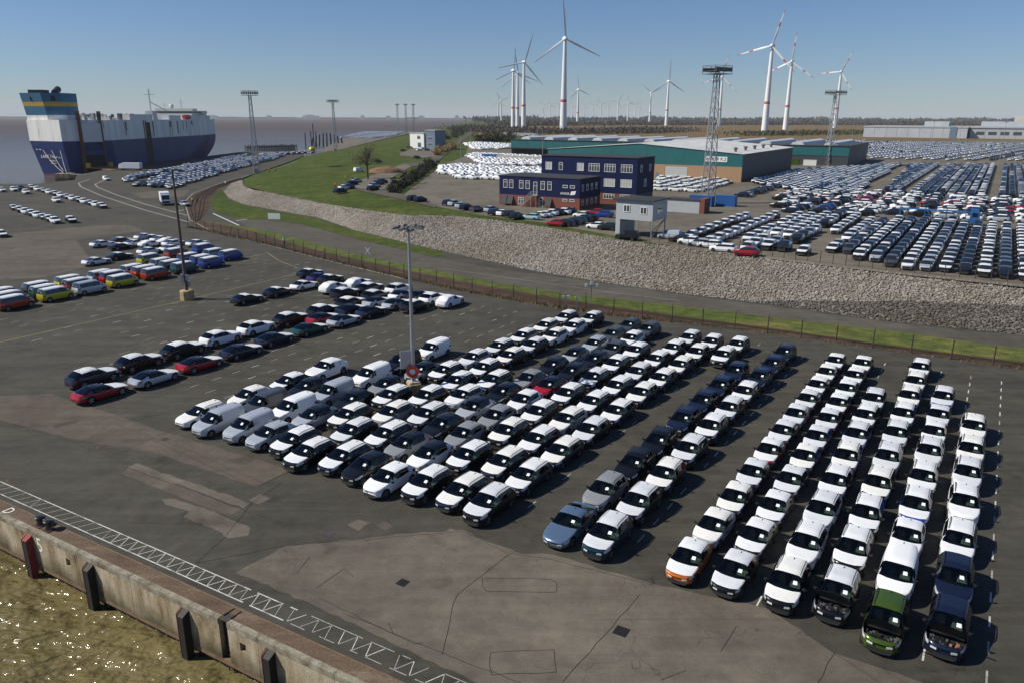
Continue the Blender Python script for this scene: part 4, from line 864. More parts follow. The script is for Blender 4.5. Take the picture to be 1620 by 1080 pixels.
FACE_Q, FACE_F = R(57.6 + 180), R(57.6)
ORD = ['first', 'second', 'third', 'fourth', 'fifth', 'sixth', 'seventh', 'eighth', 'ninth', 'tenth', 'eleventh', 'twelfth', 'thirteenth', 'fourteenth', 'fifteenth', 'sixteenth', 'seventeenth', 'eighteenth']
FILES = {'M1': [('Ewp', -26.46, 60.37), ('Hwp', -23.72, 64.34), ('HkW', -21.19, 68.11), ('Xwp', -18.61, 72.19)],
 'M2': [('Vs-', -24.33, 58.46), ('Vd-', -21.72, 62.39), ('Hk-', -19.05, 66.71)],
 'M3': [('Vs-', -21.42, 57.3), ('Vw-', -18.94, 61.31), ('Vs-', -16.4, 65.29), ('Vw-', -13.74, 70.05), ('Vk-', -11.24, 74.15), ('Vw-', -8.52, 78.64)],
 'M4': [('Hs-', -19.19, 55.84), ('HsK', -16.66, 59.57), ('Hk-', -14.16, 63.4), ('HgK', -11.79, 67.23), ('HgK', -9.0, 71.57)],
 'M5': [('SkW', -16.87, 54.53), ('SkW', -13.69, 59.62), ('SkW', -10.81, 64.31), ('SkW', -6.55, 71.27), ('SsW', -3.95, 75.52), ('SkW', -1.36, 79.52), ('SkW', 1.32, 83.78), ('SkW', 4.08, 88.29), ('SkW', 6.78, 92.52)],
 'M6': [('SkW', -15.16, 52.3), ('SkW', -12.69, 56.31), ('SgW', -10.11, 60.24), ('SkW', -7.63, 64.22), ('SkW', -5.16, 68.22), ('SkW', -2.69, 72.22), ('SkW', -0.13, 76.16), ('SkW', 2.38, 80.13), ('SwW', 4.9, 84.1), ('SwW', 7.42, 88.06), ('SkW', 9.96, 92.02)],
 'M7': [('EnW', -12.48, 51.83), ('EnW', -9.91, 55.94), ('EnW', -7.14, 60.18), ('EsW', -4.36, 64.71), ('EnW', -1.69, 68.99)],
 'M8': [('Hk-', -10.48, 50.09), ('HgK', -8.04, 53.87), ('HkK', -5.66, 57.69), ('HsK', -3.22, 61.59), ('Hk-', -0.75, 65.38), ('Hg-', 1.64, 69.2), ('Sk-', 4.17, 73.04), ('HsK', 6.64, 76.92), ('Ss-', 9.19, 80.75), ('Sd-', 11.69, 84.72), ('Sd-', 14.2, 88.7)],
 'M9': [('Hw-', -8.57, 48.26), ('HwK', -6.14, 52.05), ('Hg-', -3.73, 55.84), ('Hg-', -1.29, 59.63), ('HwW', 1.1, 63.44), ('HrK', 3.51, 67.24), ('Sk-', 6.01, 71.1), ('Sk-', 8.63, 75.0), ('Sd-', 11.15, 78.97), ('SwW', 13.64, 82.95), ('Sd-', 16.2, 86.9)],
 'M10': [('SkW', -5.82, 47.48), ('SkW', -3.16, 51.79), ('SkW', -0.29, 56.38), ('SkW', 2.35, 60.49), ('SkW', 5.11, 64.95), ('SkW', 7.98, 69.44), ('SkW', 10.59, 73.66), ('SkW', 13.43, 78.21)],
 'M11': [('EnW', -3.33, 46.49), ('EnW', -0.54, 50.96), ('EnW', 2.09, 55.03), ('EsW', 4.67, 59.14), ('EnW', 7.28, 63.23), ('EnW', 9.94, 67.36), ('EnW', 12.52, 71.47), ('EnW', 15.14, 75.55), ('EnW', 17.73, 79.65), ('EnW', 20.37, 83.72)],
 'M12': [('SkW', -1.47, 44.75), ('EnW', 1.19, 48.8), ('EnW', 3.81, 52.88), ('EkW', 6.42, 56.97), ('EnW', 9.11, 61.01), ('EnW', 11.94, 65.54), ('EnW', 14.58, 69.61), ('EnW', 17.23, 73.67), ('SkW', 19.86, 77.66), ('SkW', 22.44, 81.64)],
 'M13': [('SkW', 22.45, 76.68), ('SkW', 25.04, 80.6)],
 'N1': [('Du-', 3.68, 42.4), ('Sg-', 6.37, 46.54), ('Sk-', 8.97, 50.57), ('Sk-', 11.48, 54.55), ('Sn-', 14.37, 59.08), ('Sn-', 17.02, 63.25), ('Sn-', 19.58, 67.19), ('Sn-', 22.3, 71.48)],
 'N2': [('SaW', 5.86, 40.93), ('SkW', 8.39, 44.89), ('SkW', 10.92, 48.85), ('SkW', 13.57, 53.11), ('SkW', 16.34, 57.49), ('SkW', 18.94, 61.54), ('SkW', 21.49, 65.61), ('Sn-', 24.06, 69.68), ('Sn-', 26.66, 73.72), ('Sn-', 29.19, 77.68)],
 'C1': [('FoW', 10.22, 38.34), ('FsW', 12.57, 41.97), ('FnW', 14.91, 45.6), ('FnW', 17.23, 49.29), ('FrW', 19.62, 53.05), ('FnW', 21.93, 56.71), ('FsW', 24.25, 60.34), ('FmW', 26.62, 63.96), ('FnW', 28.91, 67.63), ('FnW', 31.25, 71.35), ('FnW', 33.62, 75.02)],
 'C2': [('FkW', 12.51, 37.1), ('FkW', 14.84, 40.74), ('FnW', 17.16, 44.39), ('FkW', 19.54, 48.17), ('FkW', 21.93, 51.93), ('FkW', 24.24, 55.58), ('FmW', 26.6, 59.29), ('FnW', 28.92, 62.96), ('FnW', 31.26, 66.67), ('FnW', 33.62, 70.4), ('FnW', 36.06, 74.19)],
 'C3': [('SkW', 15.05, 35.93), ('SwW', 17.56, 39.9), ('SwW', 20.05, 43.89), ('SnW', 22.53, 47.88), ('SbW', 25.0, 51.88), ('SbW', 27.48, 55.87), ('SnW', 29.98, 59.86), ('SnW', 32.48, 63.83)],
 'C4': [('SkWO', 17.43, 35.08), ('SkW', 20.09, 39.34), ('SkW', 22.68, 43.38), ('SkW', 25.36, 47.56), ('SsW', 28.02, 51.79), ('SkW', 30.77, 56.18), ('SkW', 33.36, 60.28), ('SkW', 36.05, 64.57), ('SkW', 38.59, 68.56), ('SkW', 41.22, 72.74)],
 'C5': [('Sv-O', 18.93, 32.81), ('Vw-', 21.45, 36.79), ('FwW', 24.0, 40.76), ('SbW', 26.42, 44.56), ('SkW', 28.95, 48.52), ('SwW', 31.65, 52.8), ('FnW', 34.05, 56.62), ('FnW', 36.38, 60.26), ('SbW', 39.0, 64.42)],
 'C6': [('Sn-O', 21.87, 32.41), ('Sn-', 24.39, 36.37), ('EwW', 26.92, 40.42), ('SwW', 29.79, 44.92), ('SwW', 32.48, 49.21), ('SwW', 35.01, 53.17), ('SwW', 37.77, 57.58)],
 'L1': [('XnW', -40.83, 69.87), ('XkW', -38.49, 74.48), ('XkW', -35.77, 78.85), ('XwW', -33.35, 83.41), ('XwW', -30.68, 87.82), ('XkW', -27.73, 92.04), ('XkW', -24.72, 96.23), ('XkW', -22.03, 100.62), ('XkW', -19.35, 105.02), ('XwW', -16.64, 109.4)],
 'L2': [('Drq', -38.05, 65.93), ('Dsq', -34.89, 70.05), ('Drq', -32.15, 74.43), ('Dnq', -29.39, 78.8), ('Dnq', -27.2, 83.54), ('Dtq', -24.28, 87.81), ('Dsq', -21.02, 91.86), ('Dnq', -18.41, 96.33), ('Dsq', -15.7, 100.73)],
 'L3': [('Drq', -23.84, 92.78), ('Dnq', -21.27, 97.38), ('Dsq', -18.53, 101.76), ('Dwq', -15.62, 106.03)],
 'L0': [('DkW', -37.01, 103.26), ('DkW', -33.99, 107.82), ('DwW', -31.34, 112.3)],
 'B1': [('BeT', -67.16, 99.7), ('ByT', -64.52, 104.73), ('Bs-', -61.99, 108.96), ('ByT', -59.59, 113.95), ('BeT', -57.06, 119.59), ('BtT', -54.53, 124.61), ('BbT', -51.89, 129.42), ('BbT', -51.1, 136.59)],
 'B2': [('BkT', -69.28, 102.15), ('BtT', -66.69, 106.35), ('BeT', -64.7, 111.02), ('BrT', -62.34, 116.89), ('BeT', -59.41, 121.16), ('BtT', -57.26, 126.3), ('BbT', -54.13, 131.26)],
 'B3': [('BsT', -71.46, 104.26), ('BkT', -69.01, 108.54), ('ByT', -66.93, 113.07), ('BsT', -64.36, 117.36), ('BsT', -61.75, 122.21), ('BsT', -59.63, 128.05), ('BbT', -57.1, 133.12), ('BsT', -54.45, 137.9)],
 'L4': [('XkW', -13.01, 99.15), ('XwW', -11.1, 103.37), ('Xwp', -8.51, 101.84), ('Dkq', -13.24, 105.65)], 
 'L5': [('Xwp', -26.46, 110.28), ('XkW', -23.95, 106.42), ('DkW', -32.93, 121.72), ('Dp-', -30.4, 118.12), ('DkW', -28.57, 117.14), ('Xwp', -23.38, 113.09), ('XkW', -20.99, 109.93)],
 'B4': [('ByT', -63.76, 132.34), ('BeT', -61.72, 138.44), ('BbT', -58.66, 143.61)],
 'S1': [('DwW', -81.63, 150.39), ('DkW', -79.83, 154.58), ('DwW', -72.81, 131.38), ('DkW', -76.47, 147.33), ('DkW', -71.34, 136.6), ('Dwp', -72.2, 150.6), ('DwW', -68.46, 142.24), ('DwW', -77.43, 159.92), ('DkW', -75.04, 158.18), ('DwW', -75.57, 151.34), ('DwW', -72.56, 156.48), ('Dwp', -70.03, 153.96), ('DwW', -67.94, 151.51), ('DwW', -65.61, 145.27), ('DwW', -63.18, 151.62)]}
LEADS = dict(
 M1='the fully wrapped white estate car', M2='the silver van beside the wrapped estate car', M3='the silver van beside the silver hatchback', M4='the plain silver hatchback',
 M5='the SUV beside the silver hatchback', M6='the second SUV along from the silver hatchback', M7='the estate car beside the black hatchback', M8='the plain black hatchback at the quay end',
 M9='the plain white hatchback', M10='the SUV next to the white hatchback', M11='the estate car between two black SUVs', M12='the black SUV at the wide gap', N1='the steel blue fastback',
 N2='the dark teal SUV', C1='the orange-nosed hatchback', C2='the black-nosed hatchback beside the orange-nosed one', C3='the black-nosed SUV beside the open-bonnet cars', C4='the black SUV with open bonnet',
 C5='the green SUV with open bonnet', C6='the navy SUV with open bonnet')
for fn, cars in FILES.items():
    away = fn[0] in 'LBS'
    for i, (code, x, y) in enumerate(cars):
        k, c, f = code[:3]; opened = len(code) > 3
        d = describe(k, c, f)
        if fn in LEADS:
            grp = 'vehicles parked in files facing the quay'
            if i == 0: lab = {'C4': 'black SUV with white roof film and open bonnet, at the quay end', 'C5': 'green SUV with its bonnet open, in front of the white van', 'C6': 'navy SUV with its bonnet open, in front of another navy SUV',
                              'C1': 'hatchback with orange nose and white film on roof and bonnet', 'N1': 'steel blue metallic fastback at the quay end of its file'}.get(fn, d + ', ' + {'M1': 'heading the outermost file', 'M4': 'beside the silver vans'}.get(fn, 'first of its file at the quay end, ' + LEADS[fn].split('the ', 1)[1]))
            else: lab = '%s, %s behind %s' % (d, ORD[i - 1], LEADS[fn])
        elif fn == 'M13': grp = 'vehicles parked in files facing the quay'; lab = '%s of the pair by the fence, %s' % (d, 'nearer the quay' if i == 0 else 'nearer the fence')
        else:
            where = {'L1': 'file of large SUVs', 'L2': 'file of fastbacks', 'L3': 'short file between large SUVs and fastbacks', 'L4': 'cluster by the floodlight near the fence', 'L0': 'short file by the yellow line', 'L5': 'cluster by the fence corner',
                     'B1': 'minibus file nearest the lamp post', 'B2': 'middle minibus file', 'B3': 'minibus file beside the saloon cars', 'B4': 'minibuses behind the saloon cars', 'S1': 'cluster of saloons beyond the minibuses'}[fn]
            grp = 'vehicles parked facing away from the quay'; lab = '%s, %s in the %s' % (d, ORD[i], where)
        lab = ' '.join(lab.replace(',', ' ,').split()).replace(' ,', ',')
        if len(lab.split()) > 16: lab = lab.replace(' with white film on roof and bonnet', ', white-topped').replace(', white-topped,', ', white-topped,')
        lab = fit(lab)
        jit = R(rng.gauss(0, .9))
        ang = (FACE_F if away else FACE_Q) + jit
        if fn[0] in 'BS': ang += R(3)
        vehicle(k, c, f, x, y, ang, lab, grp, opened=opened, full=fn[0] in 'MNCL')

# ------------------------------------------------------------------ buildings
BA = R(-31.5)
mat('navy_panel', (.007, .012, .055), 0.6, spec=0.15, noise=0.15, nscale=.6); mat('navy_roof', (.03, .032, .036), 0.8); mat('brick', (.17, .055, .036), 0.9, noise=0.3, nscale=9)
mat('white_frame', (.72, .72, .70), 0.5); mat('pane', (.05, .06, .07), 0.06, coat=1.0); mat('blind', (.42, .43, .42), 0.7)
mat('teal_panel', (.010, .105, .110), 0.5, noise=0.10, nscale=.3); mat('beige_brick', (.34, .21, .12), 0.9, noise=0.12, nscale=4); mat('dark_panel', (.035, .04, .045), 0.6)
mat('roof_white', (.58, .57, .55), 0.6, noise=0.2, nscale=.25); mat('roof_dark', (.05, .052, .06), 0.7, noise=0.25, nscale=.2); mat('skylight', (.55, .56, .55), 0.5, noise=0.15, nscale=.5)
mat('grey_clad', (.36, .38, .40), 0.6, noise=0.06, nscale=1); mat('galv', (.36, .37, .38), 0.45, metal=0.6); mat('dark_galv', (.13, .13, .13), 0.6, metal=0.3); mat('blue_paint_metal', (.015, .09, .30), 0.5); mat('concrete_pale', (.42, .40, .36), 0.9, noise=0.25, nscale=2)
mat('shutter', (.62, .62, .58), 0.6); mat('black_void', (.006, .006, .006), 0.8); mat('container_red', (.30, .05, .03), 0.6); mat('house_white', (.72, .72, .70), 0.7, noise=0.06, nscale=.5); mat('house_blue', (.12, .17, .24), 0.5)
def panel_wall(root, x0, x1, z0, z1, y, m, n, name='panel', axis='x'):
    """cladding panels, each its own piece, with open joints between"""
    g = .03
    for i in range(n):
        a = x0 + (x1 - x0) * i / n + g / 2; b = x0 + (x1 - x0) * (i + 1) / n - g / 2; mb = MB()
        if axis == 'x': mb.box(a, y, z0, b, y + .10, z1, m)
        else: mb.box(y - .10, a, z0, y, b, z1, m)
        mb.build(name, root)
def window(root, x, z, w, h, y, cols=2, rows=1, axis='x', transom=True, pane='pane'):
    """frame bars proud of the wall, panes set back in them"""
    def bx(mb, a0, a1, z0, z1, d0, d1, m):
        if axis == 'x': mb.box(a0, y - d1, z0, a1, y - d0, z1, m)
        else: mb.box(y + d0, a0, z0, y + d1, a1, z1, m)
    t = .09; f = MB()
    bx(f, x - w / 2, x + w / 2, z, z + t, .003, .09, 'white_frame'); bx(f, x - w / 2, x + w / 2, z + h - t, z + h, .003, .09, 'white_frame')
    xs = [x - w / 2 + (w - t) * i / cols for i in range(cols + 1)]
    for q in xs: bx(f, q, q + t, z + t, z + h - t, .003, .088, 'white_frame')
    if transom: bx(f, x - w / 2 + t, x + w / 2 - t, z + h * .68, z + h * .68 + t * .8, .004, .086, 'white_frame')
    fr = f.build('window', root)
    for i in range(cols):
        p = MB(); bx(p, xs[i] + t, xs[i + 1], z + t, z + h - t, .005, .02, pane); p.build('pane', fr)
office = empty('office_building', (-3.37, 196.8, ZP), BA, 'dark navy panelled office block with brick ground floor and white windows', 'building')
LA, DA, HA = 22.9, 11.5, 7.3
MB().box(.11, .11, 0, LA - .11, DA, HA - .05, 'dark_panel').build('core', office)
panel_wall(office, 0, LA, 2.75, HA, 0, 'navy_panel', 5); panel_wall(office, .11, DA, 2.75, HA, LA, 'navy_panel', 3, axis='y')
MB().box(-.02, -.03, 0, LA - .1, .09, 2.72, 'brick').box(LA - .095, -.03, 0, LA + .03, DA, 2.72, 'brick').build('brick_storey', office)
MB().box(-.15, -.15, HA, LA + .15, DA, HA + .16, 'navy_roof').build('roof', office)
for i, x in enumerate((1.85, 3.6, 6.55, 8.4, 12.7, 14.6)): window(office, x, 4.35, 1.2, 2.05, 0, 1)
window(office, 10.6, 3.0, 1.1, 3.2, 0, 1, transom=True)
for x in (18.95, 20.9): window(office, x, 5.1, 1.3, .7, 0, 1, transom=False); window(office, x, 1.9, 1.3, .55, -.03, 1, transom=False)
for y in (1.5, 4.0, 6.5, 9.0): window(office, y, 4.4, 1.0, 1.6, LA, 1, axis='y'); window(office, y, 1.0, 1.0, 1.4, LA + .03, 1, axis='y')
for x in (1.7, 3.5, 14.6):
    MB().add([(x - .75, -.04, 2.5), (x + .75, -.04, 2.5), (x + .85, -1.1, .6), (x - .85, -1.1, .6), (x - .75, -.04, 2.42), (x + .75, -.04, 2.42), (x + .85, -1.1, .52), (x - .85, -1.1, .52)], [(0, 1, 2, 3), (7, 6, 5, 4), (0, 4, 5, 1), (1, 5, 6, 2), (2, 6, 7, 3), (3, 7, 4, 0)], 'navy_roof').build('awning', office)
window(office, 6.5, .5, 1.6, 1.7, -.03, 2); window(office, 12.3, .1, 1.2, 2.3, -.03, 1)
st = MB()
for i in range(12): st.box(7.2 + i * .26, -1.7, .2 + i * .23, 7.5 + i * .26, -.5, .24 + i * .23, 'galv')
st.box(10.2, -1.7, 2.9, 11.8, -.1, 2.98, 'galv')
for x in (10.25, 11.75): st.bar((x, -1.65, 0), (x, -1.65, 4.0), .09, 'galv')
for y in (-1.7, -.5):
    for k in (0, .5, 1.0): st.bar((7.2, y, .3 + k), (10.2, y, 2.95 + k), .05, 'galv')
for i in range(7): st.bar((7.3 + i * .48, -1.7, .3 + i * .43), (7.3 + i * .48, -1.7, 1.35 + i * .43), .05, 'galv')
for k in (.5, 1.0): st.bar((10.2, -1.7, 2.95 + k), (11.8, -1.7, 2.95 + k), .05, 'galv')
st.build('outside_stair', office)
lg = link('sign', text_mesh('ANKER', .8, 'white_frame', 'sign', .02), office, (18.9, -.03, 3.75), (R(90), 0, 0))
MB().add([(20.3, -.03, 3.45), (21.6, -.03, 3.6), (21.9, -.03, 4.5), (20.6, -.03, 4.35), (20.3, -.005, 3.45), (21.6, -.005, 3.6), (21.9, -.005, 4.5), (20.6, -.005, 4.35)], [(0, 1, 2, 3), (0, 4, 5, 1), (1, 5, 6, 2), (2, 6, 7, 3), (3, 7, 4, 0)], 'white_frame').build('sign_flag', office)
# taller rear wing
X0, Y0, LB, DB, HB = 2.8, 16.8, 27.7, 11.5, 11.7
MB().box(X0 + .11, Y0 + .11, 0, X0 + LB - .11, Y0 + DB, HB - .05, 'dark_panel').box(4, DA + .01, 0, 14, Y0 + .1, 6.9, 'navy_panel').build('rear_core', office)
panel_wall(office, X0, X0 + LB, 2.75, HB, Y0, 'navy_panel', 6); panel_wall(office, Y0 + .11, Y0 + DB, 2.75, HB, X0 + LB, 'navy_panel', 3, axis='y')
MB().box(X0 - .02, Y0 - .03, 0, X0 + LB - .1, Y0 + .09, 2.72, 'brick').build('brick_storey', office)
MB().box(X0 - .2, Y0 - .2, HB, X0 + LB + .2, Y0 + DB + .1, HB + .18, 'navy_roof').build('roof', office)
for xz, wz in ((518, 50), (613, 30), (762, 50), (865, 80), (980, 80), (1100, 80)):
    x = X0 + (xz - 460) / 715 * LB; ww = wz / 715 * LB
    window(office, x, 8.1, ww, 2.0, Y0, 1 if wz < 40 else 2 if wz < 60 else 4, pane='blind' if wz in (50,) else 'pane')
    if xz > 900: window(office, x, 4.4, ww, 2.0, Y0, 4, pane='blind')
    if xz > 900: window(office, x, 1.3, ww, 1.3, Y0 - .03, 4)
for y in (Y0 + 2.5, Y0 + 8.5): window(office, y, 8.2, 1.2, 1.8, X0 + LB, 1, axis='y')
window(office, Y0 + 5.5, 4.4, 1.6, 2.0, X0 + LB, 2, axis='y')

booth = empty('control_booth', (*(19.42, 143.29), ZP), R(-34), 'small grey control cabin on steel stilts with dark flat roof', 'building')
MB().box(0, 0, 3.3, 7.4, 6.6, 6.9, 'grey_clad').build('cabin', booth)
MB().add([(-.5, -.5, 6.92), (7.9, -.5, 6.92), (7.9, 7.1, 6.92), (-.5, 7.1, 6.92), (-.5, -.5, 7.1), (7.9, -.5, 7.1), (7.9, 7.1, 7.1), (-.5, 7.1, 7.1), (3.7, 3.3, 7.5)],
         [(3, 2, 1, 0), (0, 1, 5, 4), (1, 2, 6, 5), (2, 3, 7, 6), (3, 0, 4, 7), (4, 5, 8), (5, 6, 8), (6, 7, 8), (7, 4, 8)], 'navy_roof').build('roof', booth)
MB().box(0, 0, 0, .9, 6.5, 3.29, 'grey_clad').build('stair_core', booth)
for x, y in ((7.2, .2), (7.2, 6.4), (4.4, .2), (4.4, 6.4)): MB().bar((x, y, 0), (x, y, 3.3), .2, 'galv').build('stilt', booth)
MB().bar((7.2, .2, .2), (7.2, 6.4, 3.2), .1, 'dark_galv').bar((4.4, 6.4, .2), (7.2, 6.4, 3.2), .1, 'dark_galv').build('brace', booth)
window(booth, 2.2, 4.7, 1.3, 1.3, 0, 2, transom=False); window(booth, 5.6, 4.5, 1.3, 1.3, 0, 2, transom=False); window(booth, 3.3, 4.5, 2.6, 1.5, 7.4, 3, axis='y', transom=False)

hall = empty('terminal_hall', (79.57 - 77 * math.cos(BA), 269.3 - 77 * math.sin(BA), ZP), BA, 'large hall with teal upper wall, beige brick base and pale ribbed roof', 'building')
LH, DH, HH = 77.0, 78.0, 9.6
MB().box(.2, .2, 0, LH - .2, DH, HH - .1, 'dark_panel').build('core', hall)
for i in range(11):
    a, b = LH * i / 11 + .02, LH * (i + 1) / 11 - .02
    za, zb = [HH + 2.9 * (1 - abs(2 * v / LH - 1)) - .12 for v in (a, b)]; mid = LH / 2
    MB().add([(a, 0, 5.2), (b, 0, 5.2), (b, 0, zb), (a, 0, za), (a, .19, 5.2), (b, .19, 5.2), (b, .19, zb), (a, .19, za)], [(0, 1, 2, 3), (7, 6, 5, 4), (0, 4, 5, 1), (1, 5, 6, 2), (2, 6, 7, 3), (3, 7, 4, 0)], 'teal_panel').build('wall_panel', hall)
for a, b in ((0, 49.0), (57.5, LH)): MB().box(a, -.05, 0, b, .18, 5.18, 'beige_brick').build('brick_base', hall)
MB().box(49.0, -.05, 4.7, 57.5, .18, 5.18, 'beige_brick').build('brick_base', hall)
for k in range(6): MB().box(49.1, .02, .05 + k * .77, 57.4, .16, .77 + k * .77, 'shutter' if k < 2 else 'blind').build('door_slat', hall)
MB().box(45.5, -.07, .0, 46.7, -.052, 2.2, 'house_blue').build('door', hall)
for i in range(14): MB().box(LH - .19, DH * i / 14 + .03, .2, LH + .02, DH * (i + 1) / 14 - .03, HH - .1, 'dark_panel').build('side_panel', hall)
rf = MB(); n = 46
for i in range(n):
    for s, xa, xb in ((0, -.3, LH / 2), (1, LH / 2, LH + .4)):
        y0, y1 = -.3 + (DH + .3) * i / n, -.3 + (DH + .3) * (i + 1) / n - .12
        z0, z1 = (HH, HH + 2.9) if s == 0 else (HH + 2.9, HH)
        rf.add([(xa, y0, z0), (xb, y0, z1), (xb, y1, z1), (xa, y1, z0), (xa, y0, z0 - .1), (xb, y0, z1 - .1), (xb, y1, z1 - .1), (xa, y1, z0 - .1)], [(0, 1, 2, 3), (0, 4, 5, 1), (1, 5, 6, 2), (2, 6, 7, 3), (3, 7, 4, 0)], 'roof_white')
rfo = rf.build('roof', hall)
MB().add([(-.2, 0, HH - .14), (LH / 2, 0, HH + 2.72), (LH / 2, DH, HH + 2.72), (-.2, DH, HH - .14)], [(0, 1, 2, 3)], 'dark_panel').add([(LH / 2, 0, HH + 2.72), (LH + .2, 0, HH - .14), (LH + .2, DH, HH - .14), (LH / 2, DH, HH + 2.72)], [(0, 1, 2, 3)], 'dark_panel').build('roof_deck', hall)
for i in range(5): MB().lathe([(.5, 0), (.5, .9), (.9, 1.0), (.9, 1.25), (.1, 1.5)], 'dark_galv', 10).build('roof_vent', rfo, (LH - 5, 8 + i * 13, HH + .45))
MB().box(63.6, -.09, 6.7, 71.6, -.055, 8.5, 'white_frame').build('sign_board', hall)
link('sign', text_mesh('ANKER K.2', 1.5, 'navy_panel', 'sign', .02), hall, (67.6, -.12, 7.6), (R(90), 0, 0))

long_hall = empty('rear_hall', (-1, 461, ZP), R(-31), 'long low teal shed with dark roof and pale skylight strips', 'building')
L2, D2, H2 = 185.0, 68.0, 9.0
MB().box(.2, .2, 0, L2 - .2, D2, H2 - .1, 'dark_panel').build('core', long_hall)
for i in range(16): MB().box(L2 * i / 16 + .05, 0, 4.4, L2 * (i + 1) / 16 - .05, .19, H2 - .1, 'teal_panel').build('wall_panel', long_hall)
MB().box(-2, -6, 4.1, 60, -.02, 4.5, 'black_void').build('canopy', long_hall)
MB().box(-.4, -.4, H2, L2 + .4, D2, H2 + .25, 'roof_dark').build('roof', long_hall)
for i in range(12):
    x = 9 + i * 15.2; mb = MB(); n = 6
    prof = [(-3.2, 0), (-2.2, 1.1), (0, 1.7), (2.2, 1.1), (3.2, 0)]
    vs = [(x + a, y, H2 + .25 + b) for y in (2, D2 - 6) for a, b in prof]
    mb.add(vs, [(j, j + 1, 6 + j, 5 + j) for j in range(4)] + [(0, 1, 2, 3, 4), (9, 8, 7, 6, 5)], 'skylight'); mb.build('skylight_ridge', long_hall)
for i in range(5): MB().box(L2 - .19, D2 * i / 5 + .05, 4.2, L2 + .05, D2 * (i + 1) / 5 - .05, H2 - .1, 'dark_panel').build('side_panel', long_hall)
for i, (x, m) in enumerate(((150, 'blue_paint_metal'), (158, 'paint_v'), (166, 'shutter'))):
    o = empty('shipping_container', (-1 + x * math.cos(R(-31)) - 3, 461 + x * math.sin(R(-31)) - 5, ZP), R(-31), '%s freight container standing before the long teal shed' % ('blue', 'green', 'white')[i], 'container', 'containers by the halls')
    MB().box(.05, .05, .05, 5.95, 2.35, 2.55, m).build('shell', o); MB().box(0, 0, 0, 6, .04, .15, m).box(0, 0, 2.45, 6, .04, 2.6, m).build('edge_rail', o)

white_house = empty('dyke_house', (*(-71.84, 548.31), ZP + .6), R(-40), 'white two-storey house with blue-grey extension on the green dyke', 'building')
MB().box(0, 0, 0, 14, 12, 10, 'house_white').build('wall', white_house)
MB().box(14.01, 1, 0, 24, 11, 12, 'house_blue').build('extension', white_house); MB().box(-.3, -.3, 10.01, 13.99, 12.3, 10.4, 'concrete_pale').box(13.995, .6, 12.01, 24.4, 11.4, 12.4, 'concrete_pale').build('roof', white_house)
window(white_house, 9, 6.2, 3.2, 2.4, 0, 3); window(white_house, 9.5, .8, 3.4, 3.2, 0, 3); window(white_house, 19, 6, 5, 2, 1, 4); window(white_house, 19, 2, 5, 2, 1, 4)

# works far behind the lots
mat('plant_grey', (.40, .42, .45), 0.7, noise=.1, nscale=.1)
plant = empty('factory', (*(427.17, 958.58), ZP), R(-33), 'long pale factory with grey roof band far beyond the car lots', 'building')
for k in range(9): MB().box(k * 12.2 + .1, 0, 0, k * 12.2 + 12.1, 100, 11.5, 'plant_grey').build('wall_bay', plant)
for k in range(12): MB().box(112 + k * 15, 8, 0, 126.8 + k * 15, 120, 11.5, 'grey_clad').build('wall_bay', plant)
MB().box(-.5, -.5, 11.51, 110.5, 100, 13, 'grey_clad').box(111, 7, 11.51, 293, 120, 13, 'grey_clad').build('roof', plant)
MB().box(92, -.6, 0, 99, -.05, 12.6, 'house_blue').build('stair_tower', plant); MB().box(62, 30, 13.01, 88, 60, 18.5, 'plant_grey').box(120, 50, 13.01, 290, 110, 18.5, 'plant_grey').build('upper_hall', plant)
for k in range(14): MB().box(118 + k * 12, 7.7, 4.2, 126 + k * 12, 7.98, 7.5, 'pane').build('window', plant)
tower = empty('store_tower', (*(626.08, 986.61), ZP), R(-33), 'tall cream block-like store tower at the far end of the works', 'building')
mat('cream', (.55, .52, .44), 0.8, noise=0.08, nscale=.1)
MB().box(0, 0, 0, 70, 60, 25, 'cream').build('wall', tower); MB().box(14, 10, 25.01, 66, 50, 32, 'cream').build('roof_house', tower); MB().box(-8, -2, 0, -.02, 50, 16, 'grey_clad').build('annex', tower); MB().box(14, -.4, 2, 17, -.02, 22, 'dark_panel').build('stair', tower)
for k in range(4): MB().box(13.5, -.9, 4 + k * 4.4, 20, -.41, 4.4 + k * 4.4, 'galv').build('landing', tower)
scrap = empty('coal_shed', (*(527.09, 1005.3), ZP), R(-33), 'dark blue-black boxy shed standing in front of the pale factory', 'building')
MB().box(0, 0, 0, 14, 12, 13, 'house_blue').build('wall', scrap); MB().box(-.4, -.4, 13.01, 14.4, 12.4, 14, 'dark_panel').build('roof', scrap)

# small sheds and containers in front of the hall
def container(px, lab, m, L=6.0, grp='containers by the halls', rz=BA):
    o = empty('shipping_container', (*px, ZP + .03), rz, lab, 'container', grp)
    MB().box(.06, .06, .06, L - .06, 2.38, 2.54, m).build('shell', o)
    q = MB()
    for i in range(int(L / .4)): q.box(.12 + i * .4, .02, .2, .32 + i * .4, .059, 2.4, m)
    q.build('ribs', o); MB().box(0, 0, 0, L, 2.44, .059, m).build('floor_frame', o)
    r = MB(); r.box(0, 0, 2.541, L, 2.44, 2.6, m); r.build('roof', o)
container((44.86, 195.38), 'blue freight container beside the tall floodlight mast', 'blue_paint_metal', 6); container((51.69, 195.6), 'short blue container behind the white van by the mast', 'blue_paint_metal', 5)
container((-16.6, 417.5), 'blue container at the end of the wrapped white cars', 'blue_paint_metal', 12); container((-8.56, 405.55), 'long pale grey container beside the blue one', 'concrete_pale', 18); container((4.49, 394.59), 'second pale grey container with a dark doorway', 'concrete_pale', 18)
